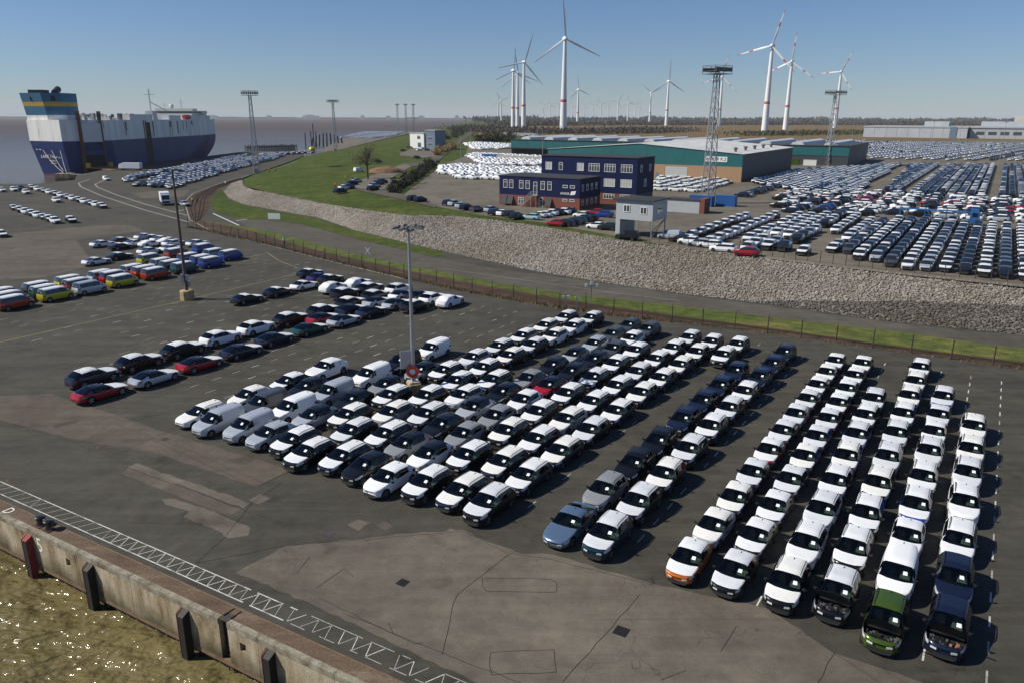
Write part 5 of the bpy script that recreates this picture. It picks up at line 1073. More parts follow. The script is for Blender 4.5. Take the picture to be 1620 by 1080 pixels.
kiosk = empty('kiosk', (*(36.81, 182.96), ZP), BA, 'low grey hut with an orange brick end by the office', 'hut'); MB().box(0, 0, 0, 8, 4, 2.9, 'grey_clad').build('wall', kiosk); MB().box(8.01, -.02, 0, 9.2, 4.02, 3.4, 'brick').build('brick_end', kiosk); MB().box(-.2, -.2, 2.91, 8, 4.2, 3.1, 'navy_roof').build('roof', kiosk)

# ------------------------------------------------------------------ masts and lamps
def lattice_mast(name, loc, H, lab, wide=5.6, base=2.6, topw=1.0, grp='floodlight masts', rz=.5, box=True):
    o = empty(name, loc, rz, lab, 'light mast', grp); n = 13
    def c(i, sx, sy): f = i / n; w2 = (base + (topw - base) * f) / 2; return (sx * w2, sy * w2, H * f)
    S = [(-1, -1), (1, -1), (1, 1), (-1, 1)]
    for s in S: MB().bar(c(0, *s), c(n, *s), .20, 'galv').build('leg', o)
    b = MB()
    for i in range(n):
        for k in range(4):
            s, t = S[k], S[(k + 1) % 4]
            b.bar(c(i, *s), c(i + 1, *t), .09, 'galv'); b.bar(c(i + 1, *s), c(i, *t), .09, 'galv'); b.bar(c(i + 1, *s), c(i + 1, *t), .08, 'galv')
    b.build('bracing', o)
    p = MB(); w2 = wide / 2; p.box(-w2, -w2 * .8, H, w2, w2 * .8, H + .15, 'dark_galv')
    for z in (.7, 1.4, 2.0):
        for a, d in (((-w2, -w2 * .8), (w2, -w2 * .8)), ((w2, -w2 * .8), (w2, w2 * .8)), ((w2, w2 * .8), (-w2, w2 * .8)), ((-w2, w2 * .8), (-w2, -w2 * .8))): p.bar((*a, H + z), (*d, H + z), .09, 'dark_galv')
    for a in (-1, 0, 1):
        for d in (-1, 1): p.bar((a * w2, d * w2 * .8, H), (a * w2, d * w2 * .8, H + 2.1), .1, 'dark_galv')
    p.build('platform', o)
    for k in range(7):
        for d in (-1, 1):
            x = -w2 + wide * (k + .5) / 7; MB().box(x - .28, d * (w2 * .8 + .05) - .22, H + .6, x + .28, d * (w2 * .8 + .05) + .22, H + 1.6, 'dark_galv').build('floodlight', o)
    if box: MB().box(-.9, base / 2 + .1, 0, .9, base / 2 + 1, 2.0, 'grey_clad').build('switch_cabinet', o)
    return o
lattice_mast('floodlight_mast', (*(51.21, 201.52), ZP), 32, 'tall lattice floodlight mast between blue containers in front of the hall')
lattice_mast('floodlight_mast', (*(150.33, 371.32), ZP), 32, 'lattice floodlight mast at the corner of the long teal shed', wide=7.5)
lattice_mast('floodlight_mast', (*(-118.04, 357.35), 0), 34, 'lattice floodlight mast beside the ship-side car rows', wide=6.5)
lattice_mast('floodlight_mast', (*(-132.78, 585.81), 0), 35, 'lattice floodlight mast at the end of the ship-side quay', wide=7.5)
for x, l in ((630, 'first'), (643, 'second'), (655, 'third')): lattice_mast('floodlight_mast', (*(-153.32, 1133.46), 0) if x == 643 else (*(-164.91, 1131.65), 0) if x == 630 else (*(-142.58, 1135.14), 0), 41, '%s of three slim masts standing together beyond the dyke' % l, wide=4.5, base=2.6, topw=1.6)

mat('lamp_base', (.40, .30, .14), 0.9, noise=0.3, nscale=3); mat('sign_red', (.55, .06, .03), 0.5); mat('pole_brown', (.10, .075, .055), 0.8, noise=0.2, nscale=2)
lamp = empty('lamp_post', (*(-9.28, 67.67), 0), 0.4, 'slim grey lamp post with ring of lamps and round red sign among the cars', 'lamp post')
MB().box(-.6, -.6, 0, .6, .6, 1.0, 'lamp_base').box(-.5, -.5, 1.0, .5, .5, 1.15, 'concrete_pale').build('base_block', lamp)
MB().tube((0, 0, 1.15), (0, 0, 15.4), .20, .11, 'galv', 12).build('pole', lamp, smooth=50)
hd = MB(); hd.tube((0, 0, 15.2), (0, 0, 15.7), .22, .22, 'dark_galv', 10)
for i in range(8): a = i * math.pi / 4; hd.bar((0, 0, 15.45), (1.0 * math.cos(a), 1.0 * math.sin(a), 15.55), .09, 'dark_galv')
hd.build('head', lamp)
for i in range(8):
    a = i * math.pi / 4; MB().box(-.30, -.17, -.07, .30, .17, .09, 'dark_galv').build('lamp_unit', lamp, (1.15 * math.cos(a), 1.15 * math.sin(a), 15.58), (0, R(14), a))
MB().box(-.06, -.55, 2.3, 1.0, -.40, 4.0, 'galv').build('switch_panel', lamp, (-1.25, .1, .3))
sg = MB(); sg.tube((0, -.62, 2.35), (0, -.68, 2.35), .62, .62, 'sign_red', 24); sg.tube((0, -.681, 2.35), (0, -.70, 2.35), .26, .26, 'paint_white', 18); sg.bar((0, -.6, 1.1), (0, -.6, 2.9), .07, 'galv'); sg.build('round_sign', lamp, (0, -.15, 0), (0, 0, R(-25)))
for k in range(5): MB().box(-.55 + k * .21, -.72, .12, -.38 + k * .21, -.605, .95, 'lamp_base').build('guard_plank', lamp)
pole = empty('lamp_post', (*(-46.16, 105.16), 0), .2, 'tall brown lamp pole on a yellow concrete foot by the yellow line', 'lamp post')
MB().lathe([(.95, 0), (.95, 1.25), (.88, 1.35)], 'lamp_base', 10).build('base_block', pole)
MB().tube((0, 0, 1.3), (0, 0, 18.0), .24, .13, 'pole_brown', 10).build('pole', pole, smooth=50)
for x, y, z in ((-.35, -.2, 3.3), (.3, -.3, 3.2), (.35, .2, 2.2), (-.3, .25, 2.4)): MB().box(x - .2, y - .12, z - .4, x + .2, y + .12, z + .4, 'grey_clad').build('switch_box', pole)
MB().bar((-1.2, 0, 18), (1.2, 0, 18), .16, 'dark_galv').build('cross_arm', pole)
for x in (-1.1, 1.1): MB().box(x - .35, -.2, 17.75, x + .35, .2, 17.92, 'dark_galv').build('lamp_unit', pole)
for i, (p, h) in enumerate((((-32.52, 600.27), 14), ((-24.09, 361.3), 14), ((97.42, 438.52), 15), ((144.73, 524.74), 15), ((300.42, 631.89), 20), ((239.42, 448.21), 20), ((235.13, 376.19), 20), ((229.58, 531.6), 20), ((254.46, 576.81), 20), ((200.15, 572.07), 16), ((362.94, 637.82), 22), ((13.9, 363.48), 16))):
    o = empty('lamp_post', (*p, ZP), i, 'slim distant grey light pole rising among the halls and lots', 'lamp post', 'distant light poles'); MB().tube((0, 0, 0), (0, 0, h), .16, .09, 'galv', 6).build('pole', o); MB().box(-.9, -.2, h, .9, .2, h + .2, 'dark_galv').build('lamp_unit', o)

# ------------------------------------------------------------------ fence
fence = empty('wire_fence', (*FENCE[4], 0), 0, 'wire fence with dark steel posts between car park and rail track', 'fence')
ox, oy = FENCE[4]
mat('fence_post', (.055, .042, .034), 0.85)
line = resample(z3(FENCE[:-1], 0), 74); pm = MB().box(-.05, -.05, 0, .05, .05, 2.1, 'fence_post').bar((0, 0, 2.1), (.18, .22, 2.4), .06, 'fence_post').mesh('post')
for i, p in enumerate(line):
    o = link('post', pm, fence, (p[0] - ox, p[1] - oy, 0), (rng.uniform(-.03, .03), rng.uniform(-.03, .03), rng.uniform(-.2, .2)))
    if p[0] < -20 and i % 9 == 5: o.rotation_euler.y += .25
wr = MB()
for z in (.3, .7, 1.1, 1.5, 1.95):
    for p, q in zip(line[:-1], line[1:]): wr.bar((p[0] - ox, p[1] - oy, z), (q[0] - ox, q[1] - oy, z), .018, 'fence_post')
wr.build('wire', fence)
# dry weeds along the foot of the fence
wd = []
for p, q in zip(line[:-1], line[1:]):
    L_ = math.dist(p[:2], q[:2])
    for k in range(int(L_ * (26 if p[0] < 20 else 9))):
        t = rng.random(); x = p[0] + (q[0] - p[0]) * t + rng.gauss(0, .35); y = p[1] + (q[1] - p[1]) * t + rng.gauss(0, .35); h = rng.uniform(.12, .5) * (1.2 if p[0] < 20 else .6); a = rng.random() * 3.14; w_ = rng.uniform(.03, .09)
        wd.append((x, y, h, a, w_))
mb = MB(); mat('weed', (.15, .10, .045), 0.9, noise=0.4, nscale=2)
for x, y, h, a, w_ in wd: mb.add([(x - w_ * math.cos(a), y - w_ * math.sin(a), 0), (x + w_ * math.cos(a), y + w_ * math.sin(a), 0), (x + rng.gauss(0, .1), y + rng.gauss(0, .1), h)], [(0, 1, 2)], 'weed')
mb.build('dry_weeds', label='dry brown weeds growing along the foot of the fence', cat='weeds', kind='stuff')
mat('sign_white', (.75, .75, .74), 0.6)
for px, lab in (((-26.14, 136.42), 'white crossing sign shaped like an X behind the fence'),):
    o = empty('crossing_sign', (*px, 0), R(-20), lab, 'sign'); MB().bar((0, 0, 0), (0, 0, 2.2), .07, 'galv').build('post', o); MB().bar((-.5, -.05, 1.1), (.5, -.05, 2.4), .2, 'sign_white', .05).bar((.5, -.10, 1.1), (-.5, -.10, 2.4), .2, 'sign_white', .05).build('cross', o)
o = empty('barrier_board', (*(-60.12, 192.31), 0), R(-8), 'white rectangular board standing on the grass edge below the dyke', 'sign'); MB().box(-1.6, -.05, .15, 1.6, .05, 1.6, 'sign_white').build('board', o); MB().box(-1.3, -.4, 0, -1.2, .4, .15, 'galv').box(1.2, -.4, 0, 1.3, .4, .15, 'galv').build('foot', o)
for px, lab in (((11.19, 104.86), 'rail signal post with white lamps behind the fence'), ((7.35, 101.07), 'white T-shaped marker post by the rail track'), ((8.8, 100.73), 'short white marker post by the rail track')):
    o = empty('signal_post', (*px, 0), 0, lab, 'signal'); h = 3.0 if 'lamps' in lab else 1.7
    MB().bar((0, 0, 0), (0, 0, h), .12, 'galv').build('post', o)
    if 'lamps' in lab: MB().bar((-.8, 0, 2.3), (.8, 0, 2.3), .1, 'galv').box(-.9, -.1, 2.1, -.6, .1, 2.5, 'sign_white').box(.6, -.1, 2.1, .9, .1, 2.5, 'sign_white').box(-.15, -.1, 2.4, .15, .1, 2.9, 'sign_white').build('lamp_box', o)
    else: MB().box(-.5 if 'T-' in lab else -.2, -.05, h - .25, .5 if 'T-' in lab else .2, .05, h, 'sign_white').build('plate', o)
# post fence on the crest of the lot
lotf = empty('lot_fence', (*TOP[5][:2], ZP), 0, 'thin dark mesh fence along the lot above the rock slope', 'fence'); pm2 = MB().box(-.04, -.04, 0, .04, .04, 1.9, 'fence_post').mesh('post')
l2 = resample([(p[0] + .8, p[1] + 1.4, ZP) for p in TOP[2:7]], 34); fx, fy = TOP[5][:2]
for p in l2: link('post', pm2, lotf, (p[0] - fx, p[1] - fy, 0))
wr = MB()
for z in (.1, .5, .9, 1.3, 1.8):
    for p, q in zip(l2[:-1], l2[1:]): wr.bar((p[0] - fx, p[1] - fy, z), (q[0] - fx, q[1] - fy, z), .015, 'fence_post')
wr.build('wire', lotf)
# small ironwork in the apron
def cover(px, r, m, lab, square=False):
    o = empty('drain_grate' if square else 'manhole_cover', (*px, .006), QA, lab, 'drain' if square else 'manhole'); mb = MB()
    if square:
        mb.box(-r, -r, 0, r, r, .006, 'black_void').build('frame', o); g = MB()
        for i in range(6): g.box(-r + .05 + i * 2 * r / 6, -r, .0062, -r + .10 + i * 2 * r / 6, r, .015, m)
        g.build('bars', o)
    else: mb.lathe([(r * 1.25, 0), (r * 1.25, .006)], 'asphalt_worn', 20).build('frame', o); MB().lathe([(r, .0062), (r, .012)], m, 20).build('lid', o)
cover((-32.26, 55.07), .38, 'rust', 'round rusty manhole cover on the reddish concrete'); cover((-35.79, 49.36), .32, 'rust', 'round manhole cover close to the zigzag line'); cover((-28.04, 56.58), .30, 'rust', 'round manhole cover near the wrapped estate car')
cover((5.61, 32.82), .36, 'steel_dark', 'square black drain grate in the brown concrete near a long joint', True); cover((-6.08, 36.96), .30, 'steel_dark', 'square dark drain grate in the brown concrete by faded markings', True); cover((-11.39, 42.11), .28, 'dark_galv', 'small square drain grate near the pale patches', True)

# ------------------------------------------------------------------ wind turbines
mat('turbine_white', (.74, .75, .76), 0.5); mat('band_red', (.50, .07, .05), 0.6); mat('tower_green', (.45, .52, .42), 0.6)
def turbine(px, dist, hub, blade, rot, face, lab, red_tips=False, band=True, parts=True):
    """tower, nacelle, hub and three blades; px is the direction, dist the distance on the ground"""
    x = px * dist; o = empty('wind_turbine', (x, dist, ZP), 0, lab, 'wind turbine', 'wind turbines on the plain')
    t = MB(); rb, rt = hub * .042, hub * .018
    t.tube((0, 0, 0), (0, 0, hub), rb, rt, 'turbine_white', 20).build('tower', o, smooth=40)
    if band:
        f = .34; r0 = rb + (rt - rb) * f + .06; MB().tube((0, 0, hub * f), (0, 0, hub * (f + .03)), r0, r0 - .05, 'band_red', 20).build('band', o, smooth=40)
    yaw = face; n = link('nacelle', None, o, (0, 0, hub + rt * .6), (0, 0, yaw)); bpy.data.objects.remove(n)
    nm = MB(); s = hub / 124.0
    prof = [(.6, -9.5), (2.6, -8), (3.4, -4), (3.6, 0), (3.2, 3), (2.2, 5), (.5, 6.2)]
    vs = []; fs = []; k = 14
    for r, a in prof:
        for i in range(k): q = 2 * math.pi * i / k; vs.append((r * s * math.cos(q), -a * s, r * s * math.sin(q)))
    for j in range(len(prof) - 1):
        for i in range(k): fs.append((j * k + i, j * k + (i + 1) % k, (j + 1) * k + (i + 1) % k, (j + 1) * k + i))
    nm.add(vs, fs + [tuple(range(k)), tuple(range((len(prof) - 1) * k, len(prof) * k))[::-1]], 'turbine_white')
    na = nm.build('nacelle', o, (0, 0, hub + 1.5 * s), (0, 0, yaw), smooth=50)
    for i in range(3):
        b = MB(); a = rot + i * 2 * math.pi / 3; n = 9; secs = []
        for j in range(n):
            u = j / (n - 1); z = 2.2 * s + u * blade; ch = blade * (.035 + .045 * math.sin(min(1, u * 3.2) * math.pi / 2)) * (1 - .80 * u); th = ch * (.55 if u < .08 else .22) * (1 - .3 * u); tw = R(28) * (1 - u)
            sec = []
            for q in range(6):
                w_ = 2 * math.pi * q / 6; cx, cy = ch * .5 * math.cos(w_) + ch * .15, th * .5 * math.sin(w_)
                sec.append((cx * math.cos(tw) - cy * math.sin(tw), cx * math.sin(tw) + cy * math.cos(tw), z))
            secs.append(sec)
        for j in range(n - 1):
            m = 'band_red' if red_tips and j in (4, 7) else 'turbine_white'
            b.add(secs[j] + secs[j + 1], [(q, (q + 1) % 6, 6 + (q + 1) % 6, 6 + q) for q in range(6)], m)
        b.add(secs[-1], [tuple(range(6))], 'band_red' if red_tips else 'turbine_white')
        b.build('blade', o, (0, 0, 0), None, smooth=60).matrix_local = Matrix.Translation((0, 0, hub + 1.5 * s)) @ Matrix.Rotation(yaw, 4, 'Z') @ Matrix.Translation((0, -5.0 * s, 0)) @ Matrix.Rotation(a, 4, 'Y')
for args in [(71.83, 1122.16, 124, 52, -0.101, 0.15, 'tallest-looking white wind turbine with a red band low on its tower', False, True), (388.84, 1216.16, 124, 50, 0.286, -0.5, 'wind turbine with red-striped blades, nearest the long teal shed', True, True), (534.57, 1545.7, 124, 50, 0.091, -0.5, 'wind turbine with red-striped blades overlapping the nearest one', True, True), (763.13, 1868.5, 124, 48, 0.451, -0.5, 'wind turbine with red-striped blades behind the lattice mast', True, True), (444.27, 2283.84, 120, 55, 0.0, 0.3, 'white wind turbine with one blade straight up behind the hall', False, True), (515.89, 2978.82, 110, 46, 1.158, 0.3, 'small white wind turbine next to one with an upright blade', False, True), (21.75, 1588.86, 124, 54, 0.302, 0.3, 'white wind turbine, foremost of the group of three towers', False, True), (11.2, 1892.2, 120, 50, -0.165, 0.2, 'white wind turbine, middle of the group of three towers', False, True), (0.7, 1756.3, 118, 46, -2.021, 0.4, 'white wind turbine, rear of the group of three towers', False, True), (194.8, 2375.83, 100, 42, -0.165, 0.5, 'small white wind turbine right behind the tallest-looking one', False, True), (530.49, 2031.39, 120, 50, 0.223, -0.4, 'wind turbine mostly hidden behind the tall lattice mast', True, True), (-81.31, 4386.08, 100, 42, 0.0, 0.3, 'tiny distant white wind turbine on the horizon', False, False), (-54.73, 3758.77, 100, 42, 1.37, 0.3, 'tiny distant white wind turbine on the horizon', False, False), (285.24, 4933.0, 100, 42, 2.74, 0.3, 'tiny distant white wind turbine on the horizon', False, False), (242.27, 5187.83, 100, 42, 4.11, 0.3, 'tiny distant white wind turbine on the horizon', False, False), (542.18, 4879.57, 100, 42, 5.48, 0.3, 'tiny distant white wind turbine on the horizon', False, False), (543.39, 4102.47, 100, 42, 6.85, 0.3, 'tiny distant white wind turbine on the horizon', False, False), (618.39, 4258.77, 100, 42, 8.22, 0.3, 'tiny distant white wind turbine on the horizon', False, False), (577.37, 5680.27, 100, 42, 9.59, 0.3, 'tiny distant white wind turbine on the horizon', False, False), (678.4, 5655.76, 100, 42, 10.96, 0.3, 'tiny distant white wind turbine on the horizon', False, False), (426.39, 5716.9, 100, 42, 12.33, 0.3, 'tiny distant white wind turbine on the horizon', False, False), (211.86, 5466.59, 100, 42, 13.7, 0.3, 'tiny distant white wind turbine on the horizon', False, False), (1002.26, 6271.3, 100, 42, 15.07, 0.3, 'tiny distant white wind turbine on the horizon', False, False), (573.37, 6388.35, 100, 42, 16.44, 0.3, 'tiny distant white wind turbine on the horizon', False, False), (781.28, 5070.14, 100, 42, 17.81, 0.3, 'tiny distant white wind turbine on the horizon', False, False)]:
    X, Y, H, blade, a, face, lab, red, band = args; turbine(X / Y, Y, H, blade, a, face, lab, red, band)

# ------------------------------------------------------------------ the car carrier
mat('ship_white', (.60, .60, .57), 0.6); mat('ship_rust', (.16, .075, .035), 0.9, noise=0.5, nscale=.8); mat('ship_blue', (.004, .021, .13), 0.5, noise=0.25, nscale=.15); mat('funnel_blue', (.035, .15, .26), 0.6, noise=0.15, nscale=.3); mat('funnel_yellow', (.55, .36, .04), 0.6); mat('ship_boot', (.13, .035, .03), 0.8, noise=0.4, nscale=.5)
def ship_white():
    t = NT('ship_side_white', 0.65, 0.3)
    a = t.noise(0.25, 6, 0.65, t.mapped(0, (1, 1, .07))); b = t.noise(0.6, 5, 0.7, t.mapped(0, (1, 1, .12)))
    c = t.ramp(a, [(0.3, (.62, .60, .55)), (0.6, (.80, .79, .76))]); c = t.mix(t.rng(b, .60, .74, 0, .8), c, (.22, .12, .055)); t.col(c)
ship_white()
SX, SY = -236.0, 373.0
ship = empty('car_carrier_ship', (SX, SY, ZW), 0, 'huge blue and white car carrier ship with rust stains moored at the quay', 'ship')
SL, SB = 192.0, 34.0
def hull(zs):
    """plan outline of the hull at height z, stern at y=0"""
    f = min(1.0, max(0.0, zs / 16.0)); rake = 8 * (1 - f)
    cut = 26 * (1 - f) ** 2
    pts = [(.6 + 3 * (1 - f), 9 + rake * .25), (21.5, 1.5 * (1 - f) + rake * .25), (SB, 25 - 3 * f)]
    pts += [(SB, SL - 62 - cut), (SB - 1.2 - 3 * (1 - f), SL - 38 - cut), (SB - 6, SL - 15 - cut), (SB / 2, SL - cut * .9)]
    pts += [(6, SL - 15 - cut), (1.2 + 3 * (1 - f), SL - 38 - cut), (0, SL - 62 - cut), (0, 24)]
    return pts
def loft_hull(z0, z1, n, m, name):
    mb = MB(); R_ = [[(p[0], p[1], z0 + (z1 - z0) * k / n) for p in hull(z0 + (z1 - z0) * k / n)] for k in range(n + 1)]; c = len(R_[0])
    for k in range(n): mb.add(R_[k] + R_[k + 1], [(i, (i + 1) % c, c + (i + 1) % c, c + i) for i in range(c)], m)
    mb.add(R_[-1], [tuple(range(c))], m); mb.build(name, ship)
loft_hull(-2, .8, 2, 'ship_boot', 'boot_top'); loft_hull(.82, 16.5, 6, 'ship_blue', 'lower_hull'); loft_hull(16.52, 26.4, 2, 'ship_side_white', 'upper_hull')
# raised side casings along the upper deck
for y0, y1, h in ((44, 70, 29.2), (92, 108, 28.8), (116, 134, 28.8), (139, 158, 28.8)):
    w2 = 0 if y1 < 135 else 1.0
    MB().box(SB - 6, y0, 26.42, SB - .05 - w2 * 1.4, y1, h, 'ship_side_white').build('deck_casing', ship)
    MB().box(.1 + w2 * 1.2, y0, 26.42, 6, y1, h, 'ship_side_white').build('deck_casing', ship)
MB().box(4, 40, 26.42, SB - 7, 150, 27.5, 'ship_white').build('deck_house', ship)
br = MB(); br.box(2, 130, 27.6, SB - 2, 154, 29.8, 'ship_white').box(-.4, 140, 29.81, SB + .4, 149, 31.6, 'ship_white').box(5, 139, 31.61, SB - 5, 147, 33.0, 'ship_white'); bo = br.build('bridge', ship)
MB().box(-.3, 139.9, 30.2, SB + .3, 139.99, 31.3, 'dark_glass').build('bridge_window', bo)
for x, h in ((20, 39), (9, 37)): MB().bar((x, 144, 33.0), (x, 144, h), .35, 'ship_white').bar((x - 2, 144, h - 2), (x + 2, 144, h - 2), .25, 'ship_white').build('mast', bo)
MB().lathe([(.2, 0), (1.3, .6), (1.5, 1.5), (1.2, 2.4), (.2, 2.9)], 'ship_white', 12).build('radar_dome', bo, (14, 143, 33.0), smooth=60)
MB().tube((SB + .2, 112.5, 27.8), (SB + .2, 119.5, 27.8), 1.4, 1.4, 'sign_red', 12).build('lifeboat', ship)
dm = MB(); dm.bar((SB - 4, 78, 25.6), (SB - 4, 78, 43), .5, 'ship_white').bar((SB - 4, 78, 36), (SB + 1, 88, 31), .4, 'ship_white').bar((SB - 7, 78, 40), (SB - 1, 78, 40), .3, 'ship_white').box(SB - 6, 75, 25.6, SB - 2, 81, 31, 'ship_white'); dm.build('derrick_mast', ship)
rs = random.Random(3); cl = MB()
for i in range(70):
    x, y, s = rs.uniform(2, SB - 2), rs.uniform(6, 74), rs.uniform(.4, 1.6); cl.box(x, y, 25.6, x + s, y + s * 1.5, 25.6 + rs.uniform(.8, 4.2), rs.choice(['ship_white', 'dark_galv', 'galv', 'trim', 'grey_clad', 'ship_white']))
for i in range(24): cl.bar((SB - .4, 12 + i * 3, 25.6), (SB - .4, 12 + i * 3, 26.9), .12, 'ship_white')
for z in (26.2, 26.9): cl.bar((SB - .4, 12, z), (SB - .4, 82, z), .1, 'ship_white')
cl.build('deck_gear', ship)
# funnel casing over the stern
def slant(x0, x1, y0, y1, z0, z1, lean, m, name, par):
    mb = MB(); mb.add([(x0, y0, z0), (x1, y0, z0), (x1, y1, z0), (x0, y1, z0), (x0 - lean * .4, y0 - lean, z1), (x1 - lean * .2, y0 - lean, z1), (x1 - lean * .2, y1, z1), (x0 - lean * .4, y1, z1)], [(3, 2, 1, 0), (4, 5, 6, 7), (0, 1, 5, 4), (1, 2, 6, 5), (2, 3, 7, 6), (3, 0, 4, 7)], m); return mb.build(name, par)
def tier(pts, z0, z1, m, name, par, lean=0.0):
    n = len(pts); mb = MB(); top = [(p[0] - lean * (.6 if p[1] < 12 else 0), p[1] - lean * (1 if p[1] < 12 else 0), z1) for p in pts]
    mb.add([(p[0], p[1], z0) for p in pts] + top, [tuple(range(n - 1, -1, -1)), tuple(range(n, 2 * n))] + [(i, (i + 1) % n, n + (i + 1) % n, n + i) for i in range(n)], m); return mb.build(name, par)
FP = [(.9, 9.4), (13.5, 4.9), (22.3, 6.5), (22.3, 17), (1.0, 17)]
tier(FP, 26.42, 28.6, 'ship_side_white', 'funnel_base', ship)
fu = tier([(p[0], p[1] - .1) for p in FP], 28.62, 32.6, 'funnel_blue', 'funnel', ship, .5); F2 = [(p[0] - .3 * (p[1] < 12), p[1] - .6 * (p[1] < 12)) for p in FP]
tier(F2, 32.62, 34.6, 'funnel_yellow', 'funnel_band', fu, .3); F3 = [(p[0] - .2 * (p[1] < 12), p[1] - .3 * (p[1] < 12)) for p in F2]; tier(F3, 34.62, 38.7, 'funnel_blue', 'funnel_top', fu, .6)
MB().box(4, 8.5, 38.72, 11, 14, 40.2, 'trim').build('exhaust_grille', fu); MB().tube((17, 8, 38.8), (16, 13, 40.6), 1.5, 1.5, 'trim', 12).build('exhaust_pipe', fu)
for x, y in ((6, 5.9), (17, 4.0)): MB().box(x, y, 35.2, x + 1.5, y + 1.2, 37.4, 'black_void').build('louvre', fu)
# quarter ramp: opening in the angled quarter, deck lowered to the quay
qa = Vector((21.5, 1.5)); qb = Vector((SB, 24)); qd = (qb - qa).normalized(); qn = Vector((qd.y, -qd.x))
def Q(u, out, z): p = qa + qd * u + qn * out; return (p.x, p.y, z)
def qbox(u0, u1, o0, o1, z0, z1, m, name, z0b=None):
    mb = MB(); mb.add([Q(u0, o0, z0), Q(u1, o0, z0), Q(u1, o1, z0), Q(u0, o1, z0), Q(u0, o0, z1), Q(u1, o0, z1), Q(u1, o1, z1), Q(u0, o1, z1)], [(3, 2, 1, 0), (4, 5, 6, 7), (0, 1, 5, 4), (1, 2, 6, 5), (2, 3, 7, 6), (3, 0, 4, 7)], m); return mb.build(name, ship)
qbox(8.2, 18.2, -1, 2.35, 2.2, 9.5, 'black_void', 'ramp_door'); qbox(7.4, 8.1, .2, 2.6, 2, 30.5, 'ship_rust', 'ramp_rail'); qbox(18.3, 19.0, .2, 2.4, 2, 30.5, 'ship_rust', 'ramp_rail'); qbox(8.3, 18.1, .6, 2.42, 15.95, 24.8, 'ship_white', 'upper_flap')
qbox(8.3, 18.1, .6, 2.38, 9.7, 12.2, 'ship_blue', 'door_flap')
mat('ramp_deck', (.24, .11, .06), 0.9, noise=0.4, nscale=.8)
mb = MB(); mb.add([Q(8, 2.0, 4.3), Q(18.4, 2.0, 4.3), Q(20.5, 22, 3.62), Q(7.5, 22, 3.62), Q(8, 2.0, 3.7), Q(18.4, 2.0, 3.7), Q(20.5, 22, 3.32), Q(7.5, 22, 3.32)], [(0, 1, 2, 3), (7, 6, 5, 4), (0, 4, 5, 1), (1, 5, 6, 2), (2, 6, 7, 3), (3, 7, 4, 0)], 'ramp_deck'); mb.build('stern_ramp', ship)
for u in (7.6, 19.2): MB().box(-.8, -.8, 0, .8, .8, 2.2, 'funnel_yellow').build('ramp_fender', ship, Q(u, 4.5, 4.0))
for z in (20.0, 23.2): MB().box(SB - .02, 26, z, SB + .05, SL - 64, z + .16, 'ship_white').build('plate_seam', ship)
for y in range(34, 128, 12): MB().box(SB - .02, y, 16.6, SB + .045, y + .14, 26.3, 'ship_white').build('plate_seam', ship)
# side tracks, rust runs, fairleads, name
for y in (58, 60.2): MB().box(SB - .1, y, 1.5, SB + .25, y + .8, 26, 'ship_rust').build('side_track', ship)
MB().box(SB + .01, 60, 1, SB + .06, 66, 25, 'steel_dark').build('side_recess', ship)
rr = random.Random(5)
for i in range(16):
    y = rr.choice([36, 44, 70, 92, 100, 108, 116, 124]) + rr.uniform(-2.5, 2.5); h = rr.uniform(2, 8.5); MB().box(SB + .012 + i * .003, y, 25.4 - h, SB + .03 + i * .003, y + rr.uniform(.3, 1.6), 25.5, 'ship_rust').build('rust_run', ship)
ta = math.atan2(1.5 - 9, 20.9)
def trn(u, z, out=0.06):
    """a point on the angled transom, u metres from its outer corner"""
    f = min(1, z / 16.0); q0 = Vector((.6 + 3 * (1 - f), 9 + 2 * (1 - f))); q1 = Vector((21.5, 3.5 * (1 - f))); d = (q1 - q0).normalized(); p = q0 + d * u - Vector((-d.y, d.x)) * out; return (p.x, p.y, z)
for u in (2.2, 4.6, 9.6, 15.6): MB().box(0, -.05, 0, 1.2 if u < 5 else 2.2, .4, 1.3, 'ship_white' if u < 5 else 'black_void').build('fairlead', ship, trn(u, 12.3), (0, 0, ta))
for t, s, z in (('LAKE TAUPO', 2.2, 9.2), ('NASSAU', 1.1, 7.2), ('BAHAMAS', .8, 6.0)):
    link('name_lettering', text_mesh(t, s, 'ship_white', 'name_lettering', .03), ship, trn(11, z, .25), (R(90 - 9), 0, ta))
mat('rope', (.55, .52, .46), 0.8)
for i, (a, b) in enumerate(((trn(7, 12.2), (32.5, -22, 3.6)), (trn(13, 12.2), (33, -21.6, 3.6)), (trn(19, 12.2), (33.4, -21.2, 3.6)))):
    p, q = Vector(a) + ship.location, Vector(b) + ship.location; mb = MB(); pr = None
    for k in range(9):
        u = k / 8; w_ = p.lerp(q, u); w_.z -= 1.2 * math.sin(u * math.pi)
        if pr: mb.tube(tuple(pr - p), tuple(w_ - p), .08, .08, 'rope', 6)
        pr = w_
    mb.build('mooring_rope', None, tuple(p), label='%s mooring rope from the ship\'s stern down to the quay dolphin' % ('outer', 'middle', 'inner')[i], cat='rope', group='stern mooring ropes')
dol = empty('mooring_dolphin', (-203, 351, ZW), 0, 'dark concrete mooring dolphin in the water behind the ship\'s stern', 'dolphin'); MB().box(-3, -3, -2, 3, 3, 3.3, 'quay_concrete').build('block', dol); MB().lathe([(.5, 3.31), (.4, 4.2), (.7, 4.5)], 'bollard_black', 10).build('bollard', dol); MB().bar((3, -1, 3.0), (13, -6, 3.2), .9, 'galv', .3).build('gangway', dol)

